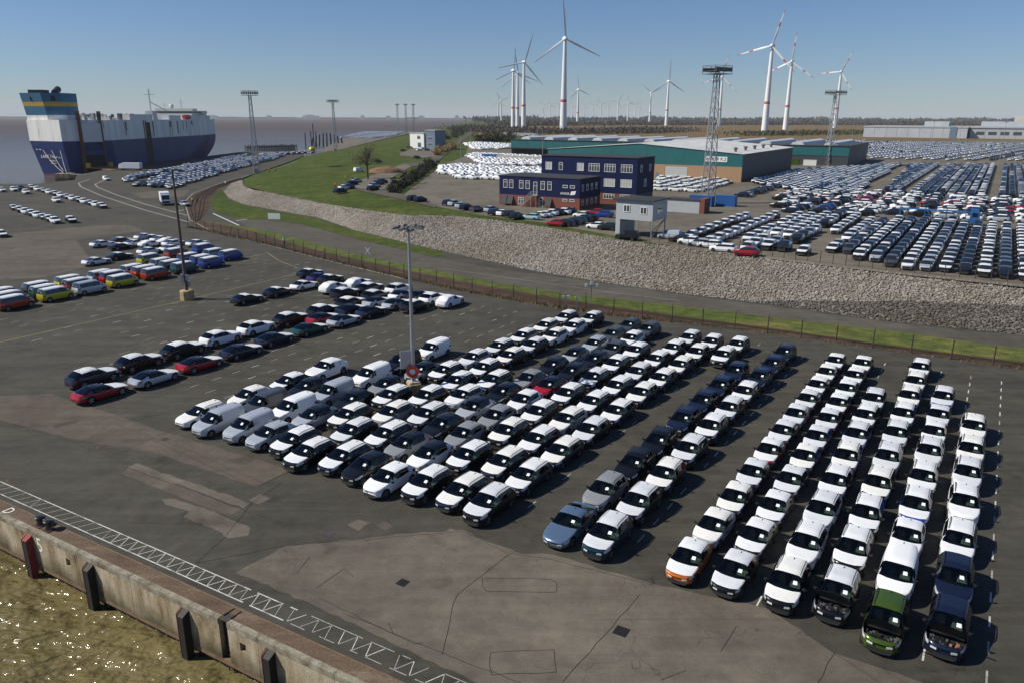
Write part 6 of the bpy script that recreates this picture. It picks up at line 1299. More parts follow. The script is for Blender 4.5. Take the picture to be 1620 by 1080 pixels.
# jetty and piles beyond the bow
mat('timber_dark', (.022, .018, .016), 0.9)
jt = empty('timber_jetty', (*(-211.49, 623.11), ZW), 0, 'old dark timber jetty on many piles standing in the water', 'jetty')
a = Vector((-211.49, 623.11)); b = Vector((-179.09, 648.64)); d = (b - a); Ld = d.length; d.normalize(); nrm_ = Vector((-d.y, d.x))
for i in range(30):
    for k in (0, 5): p = d * (Ld * i / 29) + nrm_ * k; MB().tube((p.x, p.y, -2), (p.x, p.y, 5.2 + rng.random() * 1.6), .35, .3, 'timber_dark', 6).build('pile', jt)
mb = MB(); q = d * Ld; mb.add([(0, 0, 4.2), (q.x, q.y, 4.6), (q.x + nrm_.x * 5, q.y + nrm_.y * 5, 4.6), (nrm_.x * 5, nrm_.y * 5, 4.2), (0, 0, 5), (q.x, q.y, 5.4), (q.x + nrm_.x * 5, q.y + nrm_.y * 5, 5.4), (nrm_.x * 5, nrm_.y * 5, 5)], [(3, 2, 1, 0), (4, 5, 6, 7), (0, 1, 5, 4), (1, 2, 6, 5), (2, 3, 7, 6), (3, 0, 4, 7)], 'timber_dark'); mb.build('deck', jt)
for i, (px, h) in enumerate((((-192.47, 727.9), 14), ((-191.1, 743.36), 15), ((-192.68, 759.21), 22), ((-190.28, 759.43), 14))): MB().tube((0, 0, -3), (0, 0, h), .5, .45, 'timber_dark', 8).build('mooring_pile', None, (*px, ZW), label='dark timber mooring pile standing in the water past the jetty', cat='pile', group='mooring piles')
o = empty('pile_cluster', (*(-183.9, 776.73), ZW), 0, 'dark arched cluster of piles in the water beside the far mast', 'piles'); 
for i in range(9): MB().tube((-16 + i * 4, rng.uniform(-2, 2), -3), (-14 + i * 3.5, 0, 8 + 5 * math.sin(i / 8 * math.pi)), .8, .7, 'timber_dark', 7).build('pile', o)
sheet('pier', [(-158.2, 573), (-152.72, 631.52), (-194.02, 874.99), (-269.71, 1421.52), (-191.82, 1436.99), (-167.47, 1378.81), (-149.79, 880.36), (-135.71, 596.76)], -.02, 'asphalt_lot')
o = empty('harbour_buoy', (*(-144.71, 563.69), 0), 0, 'round yellow-green buoy lying on the quay end', 'buoy'); MB().lathe([(.4, 0), (2.2, .8), (2.4, 2), (2.2, 3.2), (1.2, 4), (.3, 4.4)], 'paint_y', 14).build('float', o, smooth=60); MB().bar((0, 0, 4.4), (0, 0, 5.6), .3, 'dark_galv').build('top_mark', o)
# opposite shore
fs_ = MB(); mat('far_shore', (.10, .11, .10), 0.9); mat('far_tree', (.06, .065, .05), 0.95)
for i in range(90):
    x = -9500 + i * 110; fs_.box(x, 11000 + rng.uniform(-50, 50), -4, x + 112, 11400, 6 + rng.uniform(2, 12) + (10 if rng.random() < .12 else 0), 'far_tree')
fs_.build('far_shore', kind='structure')
for i, (x, w_, h) in enumerate(((-2900, 220, 48), (-3400, 60, 40), (-2100, 50, 45), (-1750, 60, 40), (-1300, 80, 42), (-4200, 120, 38), (-800, 60, 48), (-350, 120, 40))):
    o = empty('far_building', (x, 10900, ZP), 0, 'hazy silhouette of a building on the opposite shore', 'building', 'buildings on the opposite shore'); MB().box(0, 0, -5, w_, 60, h * .7, 'grey_clad').build('wall', o); MB().box(w_ * .2, 10, h * .7 + .1, w_ * .7, 50, h, 'grey_clad').build('tower', o)

# ------------------------------------------------------------------ lorries
def box_truck(loc, rz, lab, cabm, boxm, L=7.5):
    o = empty('box_truck', loc, rz, lab, 'truck', 'lorries on the terminal'); x = L / 2
    MB().box(-x, -1.25, 1.0, x - 1.9, 1.25, 3.6, boxm).build('box_body', o); MB().box(-x, -1.2, .6, x - .1, 1.2, .99, 'trim').build('chassis', o)
    c = MB(); c.add([(x - 1.8, -1.2, .6), (x, -1.2, .6), (x, 1.2, .6), (x - 1.8, 1.2, .6), (x - 1.8, -1.15, 3.1), (x - .55, -1.15, 3.1), (x - .55, 1.15, 3.1), (x - 1.8, 1.15, 3.1), (x, -1.2, 1.7), (x, 1.2, 1.7)], [(0, 3, 2, 1), (4, 5, 6, 7), (0, 1, 8, 5, 4), (2, 3, 7, 6, 9), (1, 2, 9, 8), (8, 9, 6, 5), (3, 0, 4, 7)], cabm); c.build('cab', o)
    MB().add([(x + .004, -1.05, 1.76), (x + .004, 1.05, 1.76), (x - .48, 1.0, 2.95), (x - .48, -1.0, 2.95)], [(0, 1, 2, 3)], 'dark_glass').build('windscreen', o)
    MB().box(x + .002, -1.0, .7, x + .03, 1.0, 1.3, 'trim').build('grille', o)
    for wx in (x - .9, -x + 1.2, -x + 2.3):
        for s in (1, -1): wl = link('wheel', WHEEL, o, (wx, s * 1.05, .5), (0, 0, 0 if s == 1 else math.pi)); wl.scale = (.5, 1.3, .5); link('rim', RIM, wl)
    return o
box_truck((*(-102.23, 225.7), 0), R(-62), 'white box truck driving on the apron near the rail curve', 'paint_w', 'film_white')
box_truck((*(-182.82, 371.35), 0), R(172), 'white lorry parked beside the ship hull', 'paint_w', 'film_white', 11)
def transporter(loc, rz, lab):
    o = empty('car_transporter', loc, rz, lab, 'truck', 'lorries on the terminal')
    c = MB(); c.box(6.4, -1.2, .6, 8.2, 1.2, 2.9, 'blue_truck').box(6.4, -1.1, 2.901, 7.9, 1.1, 3.4, 'blue_truck'); c.build('cab', o); MB().box(8.203, -1.0, 1.8, 8.22, 1.0, 2.8, 'dark_glass').build('windscreen', o); MB().box(6.8, -1.21, 1.8, 7.9, -1.203, 2.7, 'dark_glass').build('side_window', o)
    d = MB()
    for z in (.9, 2.7): d.box(-7, -1.2, z, 5.8, 1.2, z + .09, 'dark_galv' if z < 1 else 'blue_truck')
    for x in (-6.9, -2, 2, 5.6):
        for s in (-1, 1): d.bar((x, s * 1.15, .9), (x, s * 1.15, 3.2), .12, 'blue_truck')
    d.build('loading_deck', o)
    for wx in (7.4, 4.6, -5, -6.2):
        for s in (1, -1): wl = link('wheel', WHEEL, o, (wx, s * 1.05, .5), (0, 0, 0 if s == 1 else math.pi)); wl.scale = (.5, 1.3, .5); link('rim', RIM, wl)
mat('blue_truck', (.012, .10, .28), 0.5)
transporter((*(90.84, 163.97), ZP), R(-32), 'bright blue car transporter parked between the packed car lots')

# ------------------------------------------------------------------ smaller cars: one mesh each, the far ones merged
COARSE = {}
CM = ['trim', 'dark_glass', 'film_white', 'tyre'] + ['paint_' + c for c in 'kngswrbdmui'] + ['tail_red']
def coarse(k):
    if k in COARSE: return COARSE[k]
    sp = SPEC[k]; V, F, N = loft(sp, True); V = [list(v) for v in V]; V2 = []; kind = []
    for n in N: kind.append({'trim': 0, 'windscreen': 1, 'rear_window': 1, 'roof': 2, 'bonnet': 3}.get(n, 6 if n.startswith('side') else 4))
    F = [list(f) for f in F]
    for ax in sp['ax']:
        for s in (1, -1):
            b = len(V); x = sp['L'] / 2 - ax; y = s * (sp['W'] / 2 + .01); r = sp['r']
            V += [[x + r * math.cos(a * math.pi / 4), y, r + r * math.sin(a * math.pi / 4)] for a in range(8)]; F.append(list(range(b, b + 8))[::-s]); kind.append(5)
    COARSE[k] = (np.array(V), F, kind); return COARSE[k]
def car_mats(c, f):
    body = CM.index('paint_' + c) if 'paint_' + c in CM else 4; body = 2 if f == 'p' else body
    return [0, 1, 2 if f in 'Wp' else body, 2 if f in 'Wp' else body, body, 3, 2 if f == 'p' else 1]
CMESH = {}
def coarse_mesh(k, c, f):
    if (k, c, f) not in CMESH:
        V, F, kd = coarse(k); me = bpy.data.meshes.new('parked_car'); me.from_pydata(V.tolist(), [], F); mt = car_mats(c, f)
        for m in CM: me.materials.append(MATS[m])
        me.polygons.foreach_set('material_index', [mt[q] for q in kd]); me.update(); CMESH[k, c, f] = me
    return CMESH[k, c, f]
MASS = []                                             # (type, colour, film, x, y, z, angle)
def inside(x, y, poly):
    c = False; j = len(poly) - 1
    for i in range(len(poly)):
        if (poly[i][1] > y) != (poly[j][1] > y) and x < (poly[j][0] - poly[i][0]) * (y - poly[i][1]) / (poly[j][1] - poly[i][1]) + poly[i][0]: c = not c
        j = i
    return c
fr = random.Random(11)
MIX = dict(mixed='kknwwwwWWWWWWsgdW', white='wwwwwwwwwwWWWWsk', dark='kkknnnddskWWWws', packed='kkknnWWWWWWWWWwwwsd', side='wwwwwwWWWkkknbr', wrap='PPPPPPPPPPPPPw', film='WWWWWWWWWWkkn')
def fill(poly, ang, mix, lat=2.5, pitch=4.85, z=ZP + .03, skip=(), types='SSFHEE', gap=.03, lanecol=True):
    cx = sum(p[0] for p in poly) / len(poly); cy = sum(p[1] for p in poly) / len(poly); u = Vector((math.cos(ang), math.sin(ang))); v = Vector((u.y, -u.x)); R_ = max(math.dist(p, (cx, cy)) for p in poly)
    n = int(R_ / lat) + 1; m = int(R_ / pitch) + 1
    for i in range(-n, n + 1):
        if skip and i % skip[0] in skip[1]: continue
        t0 = fr.choice(types); off = fr.uniform(-.8, .8); lane = fr.choice(MIX[mix])
        for j in range(-m, m + 1):
            p = Vector((cx, cy)) + v * (i * lat) + u * (j * pitch + off + fr.uniform(-.12, .12))
            if not inside(p.x, p.y, poly) or fr.random() < gap: continue
            c = lane if lanecol and fr.random() < .55 else fr.choice(MIX[mix]); k = t0 if fr.random() < .6 else fr.choice(types)
            f = '-'
            if c == 'W': c, f = fr.choice('knkns'), 'W'
            if c == 'P': c, f = 'w', 'p'
            MASS.append((k, c, f, p.x, p.y, z, ang + math.pi + fr.uniform(-.02, .02)))
FA = R(57.8); FR = R(-32.2)
fill([(51.45, 125.15), (76.66, 163.6), (90.84, 166.03), (102.6, 154.64), (116.5, 147.17), (76.94, 95.02), (69.6, 102.28), (62.32, 107.38), (56.88, 111.55), (54.94, 121.07)], FA, 'packed', 2.45, 4.65)
fill([(38.06, 128), (60.15, 170.58), (69.01, 170.83), (79.25, 179.22), (52.24, 128.29), (43.95, 123.19)], FA, 'white', 2.5, 4.9, skip=(5, (2,)), types='XSSX', gap=.05)
fill([(43.64, 123.18), (52.35, 128.3), (78.87, 178.01), (76.9, 165.67), (51, 124.53), (45.71, 120.32)], FA, 'packed', 2.5, 4.75)
fill([(30.27, 135.25), (44.78, 163.78), (53.5, 171.51), (62.06, 182.43), (59, 170.55), (38.5, 134.73), (32.81, 129.83)], FA, 'mixed', 2.6, 5.0, skip=(6, (0,)), gap=.08)
fill([(62.04, 193.07), (87.62, 236.63), (113.92, 227.62), (140.43, 210.77), (157.98, 201.89), (120.45, 152.39), (108.52, 161.42), (87.07, 172.44), (64.37, 181.25)], FR, 'side', 3.1, 5.2, skip=(4, (0,)), gap=.06)
fill([(81.67, 266.76), (121.2, 329.84), (145.1, 343.41), (186.37, 373.39), (96.47, 219.58), (85.51, 242.95)], FA, 'film', 2.5, 4.7)
fill([(191.05, 373.66), (284.84, 369.17), (165.35, 211.59), (126.02, 222.42), (112.94, 233.48)], FA, 'dark', 2.5, 4.7, skip=(9, (0,)))
fill([(256.95, 672), (339.44, 750.82), (535.98, 700.34), (319, 414.22), (231.93, 414.8), (197.81, 431.69)], R(50), 'white', 3.6, 7.4, gap=.1, skip=(5, (0, 3)))
fill([(197.32, 819.62), (358.81, 794.03), (323.1, 730.1), (231.6, 738.74)], R(52), 'white', 5.5, 10, gap=.1)
fill([(-30.56, 307.28), (-31.22, 342.53), (-26.37, 356.39), (1.11, 335.74), (13.28, 332.26), (12.61, 302.46), (-5.04, 294.99), (-4.68, 273.91), (-20.04, 278.94), (-22.56, 297.43)], R(150), 'wrap', 2.6, 4.9, types='XSX')
fill([(-24.82, 437.11), (-21.97, 467.39), (17.2, 433.05), (14.31, 358.7), (-12.06, 361.99), (-18.26, 387.55)], R(150), 'wrap', 2.6, 4.9, types='XSX')
fill([(-38.91, 641.95), (-31.61, 674.35), (-1.57, 630.92), (-1.37, 554.46), (-26.21, 530.81)], R(150), 'wrap', 3, 5.5, types='XSX')
fill([(-14.45, 1113.03), (32.43, 1037.69), (29.18, 932.81), (-8.6, 959.51)], R(150), 'white', 4, 8)
fill([(49.77, 265.42), (56.92, 291.49), (76.93, 277.47), (71.17, 256.22), (54.17, 231.32), (44.21, 235.01)], R(150), 'white', 2.6, 5)
fill([(65.18, 225.87), (90.96, 261.99), (87.06, 247.46), (63.42, 211.52)], R(-32), 'dark', 2.8, 5.2)
fill([(-156.34, 305.65), (-163.36, 335.61), (-169.05, 406.56), (-177.7, 523.22), (-170.5, 506.61), (-159.73, 391.55), (-153.42, 328.85), (-151.23, 299.84)], R(92), 'film', 2.6, 5.2, z=0, types='SF', gap=.02)
fill([(-139.71, 283.54), (-156.07, 363.9), (-161.05, 429.72), (-164.02, 524.21), (-150.32, 516.48), (-141.2, 456.32), (-131.15, 348.61), (-120.54, 274.07)], R(92), 'film', 2.7, 5.2, z=0, types='SF', gap=.02)
fill([(-171.64, 528.12), (-148.74, 563.38), (-139.1, 552.14), (-163.43, 515.54)], R(60), 'mixed', 2.6, 5.2, z=0)
fill([(-209.68, 953.14), (-233.43, 1137.32), (-253.07, 1333.4), (-185.14, 1346.03), (-159.96, 1056.43), (-171.42, 958.2)], R(60), 'wrap', 3.4, 7, z=0)
def keep(e):
    x, y = e[3], e[4]; return not (-206 < x < -199 and y > 372)
MASS = [e for e in MASS if keep(e)]
MASS.sort(key=lambda e: e[3] ** 2 + e[4] ** 2)
NEAR = 74
for i, (k, c, f, x, y, z, a) in enumerate(MASS[:NEAR]):
    tag(link('parked_car', coarse_mesh(k, c, f), None, (x, y, z), (0, 0, a)), '%s packed above the rock slope' % describe(k, c, f).replace('with white film on roof and bonnet', 'with white film').replace('all-white', 'white-filmed white'), 'car', 'cars packed in the lot above the rock slope')
# everything farther off: one object
def mass_object(L):
    Vs = []; loops = []; starts = []; tot = []; mi = []; nv = 0; nl = 0; cache = {}
    for k, c, f, x, y, z, a in L:
        if k not in cache:
            V, F, kd = coarse(k); cache[k] = (V, np.concatenate([np.array(q) for q in F]), np.array([len(q) for q in F]), kd)
        V, fl, fn, kd = cache[k]; ca, sa = math.cos(a), math.sin(a)
        Vs.append(np.stack([V[:, 0] * ca - V[:, 1] * sa + x, V[:, 0] * sa + V[:, 1] * ca + y, V[:, 2] + z], 1)); loops.append(fl + nv); nv += len(V); tot.append(fn); mt = np.array(car_mats(c, f)); mi.append(mt[np.array(kd)])
    Vs = np.concatenate(Vs); loops = np.concatenate(loops); tot = np.concatenate(tot); mi = np.concatenate(mi); me = bpy.data.meshes.new('distant_parked_cars')
    me.vertices.add(len(Vs)); me.vertices.foreach_set('co', Vs.reshape(-1)); me.loops.add(len(loops)); me.loops.foreach_set('vertex_index', loops.astype(np.int32))
    me.polygons.add(len(tot)); me.polygons.foreach_set('loop_start', np.r_[0, np.cumsum(tot)[:-1]].astype(np.int32)); me.polygons.foreach_set('material_index', mi.astype(np.int32))
    for m in CM: me.materials.append(MATS[m])
    me.update(); me.validate(); print('far cars', len(L), 'faces', len(tot)); return tag(link('distant_parked_cars', me), 'hundreds of small parked cars filling the distant lots and ship-side rows', 'cars', None, 'stuff')
mass_object(MASS[NEAR:])
# office car park, ship-side lot, dyke yard
SMALL = [(c, p, a, z) for c, p, a, z in (
  ('Sk-', (-26.47, 205.1), 57.8, 'o|first of the pair by the yard gate'), ('Sk-', (-24.24, 201.9), 57.8, 'o|second of the pair by the yard gate'), ('Hn-', (-16.19, 194.87), 57.8, 'o|first from the gate in the grass-edge row'), ('Hs-', (-14.64, 193.43), 57.8, 'o|second from the gate in the grass-edge row'), ('Es-', (-12.45, 189.17), 57.8, 'o|third from the gate in the grass-edge row'), ('Sk-', (-11.09, 184.61), 57.8, 'o|fourth from the gate in the grass-edge row'), ('Hd-', (-8.49, 181.15), 57.8, 'o|fifth from the gate in the grass-edge row'), ('Es-', (-5.05, 181.25), 57.8, 'o|sixth from the gate in the grass-edge row'), ('Hn-', (-4.01, 175.0), 57.8, 'o|seventh from the gate in the grass-edge row'), ('Fw-', (-2.12, 173.84), 57.8, 'o|eighth from the gate in the grass-edge row'), ('Hk-', (-0.38, 171.53), 57.8, 'o|ninth from the gate in the grass-edge row'), ('Sk-', (1.01, 167.72), 57.8, 'o|tenth from the gate in the grass-edge row'), ('Ei-', (4.06, 167.1), 150, 'o|first from the slope in the row under the stair'), ('Fw-', (5.83, 170.54), 150, 'o|second from the slope in the row under the stair'), ('Fw-', (7.15, 171.74), 150, 'o|third from the slope in the row under the stair'), ('Hw-', (8.54, 174.16), 150, 'o|fourth from the slope in the row under the stair'), ('Hk-', (9.91, 175.4), 150, 'o|fifth from the slope in the row under the stair'), ('Hw-', (11.58, 176.68), 150, 'o|sixth from the slope in the row under the stair'), ('Hk-', (12.99, 177.97), 150, 'o|seventh from the slope in the row under the stair'), ('Hr-', (9.03, 156.79), 150, 'o|first from the slope in the middle office row'), ('Hk-', (10.72, 156.84), 150, 'o|second from the slope in the middle office row'), ('Hk-', (12.18, 158.86), 150, 'o|third from the slope in the middle office row'), ('Hd-', (13.66, 160.94), 150, 'o|fourth from the slope in the middle office row'), ('Hn-', (15.15, 164.13), 150, 'o|fifth from the slope in the middle office row'), ('Sk-', (16.68, 165.94), 150, 'o|sixth from the slope in the middle office row'), ('Fw-', (15.46, 170.82), 150, 'o|seventh from the slope in the middle office row'), ('Hr-', (19.22, 175.68), 150, 'o|first of two by the brick wing'), ('Sb-', (20.65, 171.72), 150, 'o|second of two by the brick wing'), ('Fw-', (16.85, 153.16), 150, 'o|first from the middle row beside the cabin'), ('Sk-', (19.01, 151.0), 150, 'o|second from the middle row beside the cabin'), ('Vk-', (21.03, 138.99), 150, 'o|third from the middle row beside the cabin'), ('Vs-', (28.99, 139.97), 150, 'r|first from the cabin in the row atop the rocks'), ('Hk-', (30.14, 135.95), 150, 'r|second from the cabin in the row atop the rocks'), ('Hw-', (31.36, 133.78), 150, 'r|third from the cabin in the row atop the rocks'), ('Es-', (32.65, 131.68), 150, 'r|fourth from the cabin in the row atop the rocks'), ('Ew-', (34.18, 130.33), 150, 'r|fifth from the cabin in the row atop the rocks'), ('Ew-', (35.31, 126.36), 150, 'r|sixth from the cabin in the row atop the rocks'), ('Hr-', (38.13, 122.65), 150, 'r|seventh from the cabin in the row atop the rocks'), ('SkW', (-115.81, 215.87), -46, 's|first from the road in the long ship-side file'), ('SwW', (-119.48, 219.7), -46, 's|second from the road in the long ship-side file'), ('FnW', (-123.53, 224.13), -46, 's|third from the road in the long ship-side file'), ('SwW', (-127.2, 227.77), -46, 's|fourth from the road in the long ship-side file'), ('SkW', (-131.27, 232.02), -46, 's|fifth from the road in the long ship-side file'), ('SwW', (-135.49, 236.43), -46, 's|sixth from the road in the long ship-side file'), ('FnW', (-140.16, 241.5), -46, 's|seventh from the road in the long ship-side file'), ('SwW', (-144.42, 245.75), -46, 's|eighth from the road in the long ship-side file'), ('SkW', (-149.15, 250.68), -46, 's|ninth from the road in the long ship-side file'), ('SwW', (-154.06, 255.81), -46, 's|tenth from the road in the long ship-side file'), ('FnW', (-159.51, 261.69), -46, 's|eleventh from the road in the long ship-side file'), ('SwW', (-164.5, 266.71), -46, 's|twelfth from the road in the long ship-side file'), ('SkW', (-170.05, 272.51), -46, 's|thirteenth from the road in the long ship-side file'), ('SwW', (-110.75, 184.35), -46, 's|first from the end of the shorter ship-side file'), ('SkW', (-114.13, 187.69), -46, 's|second from the end of the shorter ship-side file'), ('FnW', (-117.88, 191.55), -46, 's|third from the end of the shorter ship-side file'), ('SwW', (-121.26, 194.75), -46, 's|fourth from the end of the shorter ship-side file'), ('SkW', (-125.03, 198.47), -46, 's|fifth from the end of the shorter ship-side file'), ('SwW', (-128.93, 202.33), -46, 's|sixth from the end of the shorter ship-side file'), ('SkW', (-132.98, 206.34), -46, 's|seventh from the end of the shorter ship-side file'), ('FnW', (-137.48, 210.94), -46, 's|eighth from the end of the shorter ship-side file'), ('SkW', (-107.64, 185.62), -46, 's|parked beside the shorter ship-side file'), ('SwW', (-137.14, 230.59), -46, 's|alone between the two ship-side files'), ('EdW', (-109.79, 162.74), -46, 's|alone on the worn apron past the minibuses'), ('SwW', (-174.12, 262.54), -46, 's|at the berth edge, away from the others'), ('SwW', (-161.95, 256.08), -46, 's|in the knot of cars at the berth edge'), ('Xk-', (-171.88, 269.35), -46, 's|in the knot of cars at the berth edge'), ('SwW', (-171.59, 265.03), -46, 's|last of the knot at the berth edge'), ('Vw-', (-163.75, 311.58), -46, 's|driving off towards the ship ramp'), ('Hs-', (-94.98, 221.93), -46, 's|standing beside the curved rail track'), ('Xn-', (-52.25, 233.34), 57, 'd|first in the dyke yard row by the workers'), ('EwW', (-53.47, 245.34), 57, 'd|second in the dyke yard row by the workers'), ('Sb-', (-52.43, 247.11), 57, 'd|third in the dyke yard row by the workers'), ('Sk-', (-53.67, 259.24), 57, 'd|fourth in the dyke yard row by the workers'), ('Hs-', (-54.08, 267.74), 57, 'd|fifth in the dyke yard row by the workers'), ('Sk-', (-42.83, 236.36), 57, 'd|first in the dyke yard row by the bare tree'), ('Ss-', (-43.78, 245.14), 57, 'd|second in the dyke yard row by the bare tree'), ('Sd-', (-44.18, 254.62), 57, 'd|third in the dyke yard row by the bare tree'), ('Sn-', (-43.76, 259.65), 57, 'd|fourth in the dyke yard row by the bare tree'), ('Vw-', (-63.55, 319.66), 57, 'd|driving up the dyke yard road'), ('Hk-', (-65.33, 377.44), 57, 'd|on the green past the earth mound'), ('Sk-', (-50.53, 412.33), 57, 'd|on the road before the dyke house'), ('Hk-', (-69.44, 495.73), 57, 'd|first beside the white dyke house'), ('Hk-', (-71.95, 545.72), 57, 'd|second beside the white dyke house'), ('Ew-', (-60.59, 505.74), 57, 'd|third beside the white dyke house'), ('Ew-', (-60.38, 525.46), 57, 'd|fourth beside the white dyke house'), ('Hk-', (-55.32, 506.17), 57, 'd|fifth beside the white dyke house')
)]
AREA = {'o': 'cars in the office car park', 's': 'cars by the ship\'s stern', 'd': 'cars on the green dyke', 'r': 'cars atop the rock slope'}
for c, p, a, where in SMALL:
    k, col, f = c; area, words = where.split('|'); z = {'o': ZP + .03, 's': .0, 'r': ZP + .03}.get(area)
    if z is None: z = green_z(*p) + .14
    d = describe(k, col, f).replace(' on roof and bonnet', '').replace('all-white', 'white-filmed white')
    tag(link('parked_car' if k != 'V' else 'panel_van', coarse_mesh(k, col, f), None, (*p, z), (0, 0, R(a))), fit('%s, %s' % (d, words)), CAT.get(k, 'car'), AREA[area])

# ------------------------------------------------------------------ trees and bushes
mat('bark', (.07, .055, .042), 0.9); mat('twig', (.075, .060, .045), 0.95, noise=0.3, nscale=.4); mat('bush_olive', (.055, .060, .022), 0.95, noise=0.4, nscale=.5); mat('reed', (.30, .20, .09), 0.95, noise=0.3, nscale=.3); mat('hedge', (.026, .028, .014), 0.95, noise=0.4, nscale=.5)
def leaf_mesh(name, m, n, sx, sy, sz, s, seed, base=0.0, stretch=1.0):
    g = np.random.default_rng(seed); k = max(3, int(n / 60)); cen = g.normal(0, .42, (k, 3)); cen[:, 2] = np.abs(cen[:, 2]) * .9 + .1
    p = cen[g.integers(0, k, n)] + g.normal(0, .17, (n, 3)); p = p * np.array([sx, sy, sz]); p[:, 2] = np.abs(p[:, 2]) + base
    a = g.normal(size=(n, 3)); a /= np.linalg.norm(a, axis=1)[:, None]; a[:, 2] *= stretch; b = np.cross(a, g.normal(size=(n, 3))); b /= np.linalg.norm(b, axis=1)[:, None] + 1e-9
    q = s * g.uniform(.5, 1.3, n)[:, None]; V = np.stack([p - a * q, p + b * q * .6, p + a * q, p - b * q * .6], 1).reshape(-1, 3); me = bpy.data.meshes.new(name); F = np.arange(n * 4).reshape(-1, 4)
    me.from_pydata(V.tolist(), [], F.tolist()); me.materials.append(MATS[m]); me.update(); return me
def tree(loc, h, w_, lab, seed, m='twig', grp=None, n=900, name='bare_tree'):
    o = empty(name, loc, seed, lab, 'tree', grp); t = MB(); r = random.Random(seed); t.tube((0, 0, -.2), (0, 0, h * .55), h * .03, h * .018, 'bark', 8)
    for i in range(14):
        z = h * r.uniform(.3, .6); a = r.random() * 6.28; e = (math.cos(a) * w_ * r.uniform(.3, .9), math.sin(a) * w_ * r.uniform(.3, .9), z + h * r.uniform(.12, .4)); t.tube((0, 0, z), e, h * .012, h * .004, 'bark', 5)
        for j in range(3): t.tube(e, (e[0] + r.uniform(-1, 1) * w_ * .4, e[1] + r.uniform(-1, 1) * w_ * .4, e[2] + h * r.uniform(.03, .15)), h * .004, .01, 'bark', 4)
    t.build('trunk', o); link('crown', leaf_mesh('crown', m, n, w_, w_, h * .5, h * .016, seed, h * .42, 1.0), o); return o
p = (-52.56, 280.74); tree((*p, green_z(*p)), 12.5, 4.2, 'single bare tree standing beside the yard on the green dyke', 4, n=1500)
bl = {}
def bush(loc, sx, sy, sz, m, seed, lab, grp, n=500):
    key = (m, seed % 4)
    if key not in bl: bl[key] = leaf_mesh('foliage', m, n, 1, 1, 1, .11, seed % 4 + 20)
    o = empty('bush', loc, seed, lab, 'bush', grp); f = link('foliage', bl[key], o); f.scale = (sx, sy, sz)
    st_ = MB()
    for i in range(4): st_.bar((0, 0, -.1), (math.cos(i * 1.6) * sx * .3, math.sin(i * 1.6) * sx * .3, sz * .7), .12, 'bark')
    st_.build('stem', o)
hl = resample([(*(-34.13, 227.19), 0), (*(-33.84, 256.84), 0), (*(-34.26, 293.62), 0), (*(-36.07, 360.61), 0)], 22)
for i, q in enumerate(hl): bush((q[0] - 1, q[1], max(green_z(q[0], q[1]), 2)), 2.6, 2.6, 2.6 + (i % 3) * .4, 'hedge', i, 'dark leafless hedge bush lining the edge of the paved yard', 'hedge along the yard')
for i, (px, s) in enumerate((((0, 0), 0),)): pass
for i, q in enumerate(resample([(*(-54.7, 549.8), 0), (*(-58.75, 655.32), 0), (*(-65.95, 861.12), 0), (*(-76.68, 1253.34), 0), (*(-82.25, 1622.45), 0)], 16)): bush((q[0] + rng.uniform(-4, 4), q[1], ZP), 6.5, 6.5, 6 + (i % 4), 'twig' if i % 2 else 'bush_olive', i, 'scrubby bush on the landward side of the dyke road', 'bushes along the dyke road')
for i, q in enumerate(resample([(*(-43.44, 450.32), 0), (*(-43.29, 519.26), 0), (*(-42.34, 550.88), 0)], 7)): bush((q[0], q[1], ZP), 4, 4, 4.5, 'reed', i, 'straw-coloured reed clump beside the dyke road', 'reeds by the dyke road')
for i, q in enumerate(resample([(*(-27.4, 691.83), 0), (*(-15.36, 729.96), 0), (*(-3.01, 731.38), 0)], 9)): bush((q[0], q[1], ZP), 8, 8, 8, 'bush_olive', i + 2, 'olive scrub bush beside the rear hall', 'scrub by the rear hall')
def wood(name, pts, n, hgt, s, m, seed, lab):
    """a far-off belt of bare trees that reads as one mass"""
    g = np.random.default_rng(seed); L_ = resample([(q[0], q[1], 0) for q in pts], 400); idx = g.integers(0, 400, n); hv = 0.55 + .45 * np.abs(np.sin(idx * .13 + seed) * np.sin(idx * .041 + 1) + .35 * np.sin(idx * .57))
    p = L_[idx] + g.normal(0, 22, (n, 3)) * np.array([1, 1, 0]); p[:, 2] = ZP + g.random(n) ** .8 * hgt * hv; a = g.normal(size=(n, 3)); a /= np.linalg.norm(a, axis=1)[:, None]; a[:, 2] = np.abs(a[:, 2]) + .4; b = np.cross(a, g.normal(size=(n, 3))); b /= np.linalg.norm(b, axis=1)[:, None]
    q = s * g.uniform(.5, 1.4, n)[:, None]; V = np.stack([p - a * q, p + b * q * .6, p + a * q, p - b * q * .6], 1).reshape(-1, 3); me = bpy.data.meshes.new(name); me.from_pydata(V.tolist(), [], np.arange(n * 4).reshape(-1, 4).tolist()); me.materials.append(MATS[m]); me.update(); tag(link(name, me), lab, 'trees', None, 'stuff')
wood('far_wood', [(-40, 1950), (260, 2300), (900, 2600), (1500, 2700), (2600, 2600)], 26000, 13, 2.4, 'twig', 1, 'brown belt of bare trees along the horizon beyond the fields')
wood('near_thicket', [(-75, 1350), (-20, 1150), (60, 1080), (130, 1100), (260, 1250)], 12000, 9, 1.3, 'twig', 2, 'brown leafless thicket at the foot of the wind turbines')
wood('field_scrub', [(300, 1000), (500, 1150), (640, 1200), (820, 1250)], 7000, 6, 1.3, 'bush_olive', 3, 'olive scrub scattered across the dry fields')
wood('distant_wood', [(-200, 4200), (900, 5000), (3200, 5200), (5200, 4600)], 9000, 24, 10, 'far_tree', 5, 'hazy line of woods at the far edge of the plain')
mound = MB(); r = random.Random(2); vs = []; 
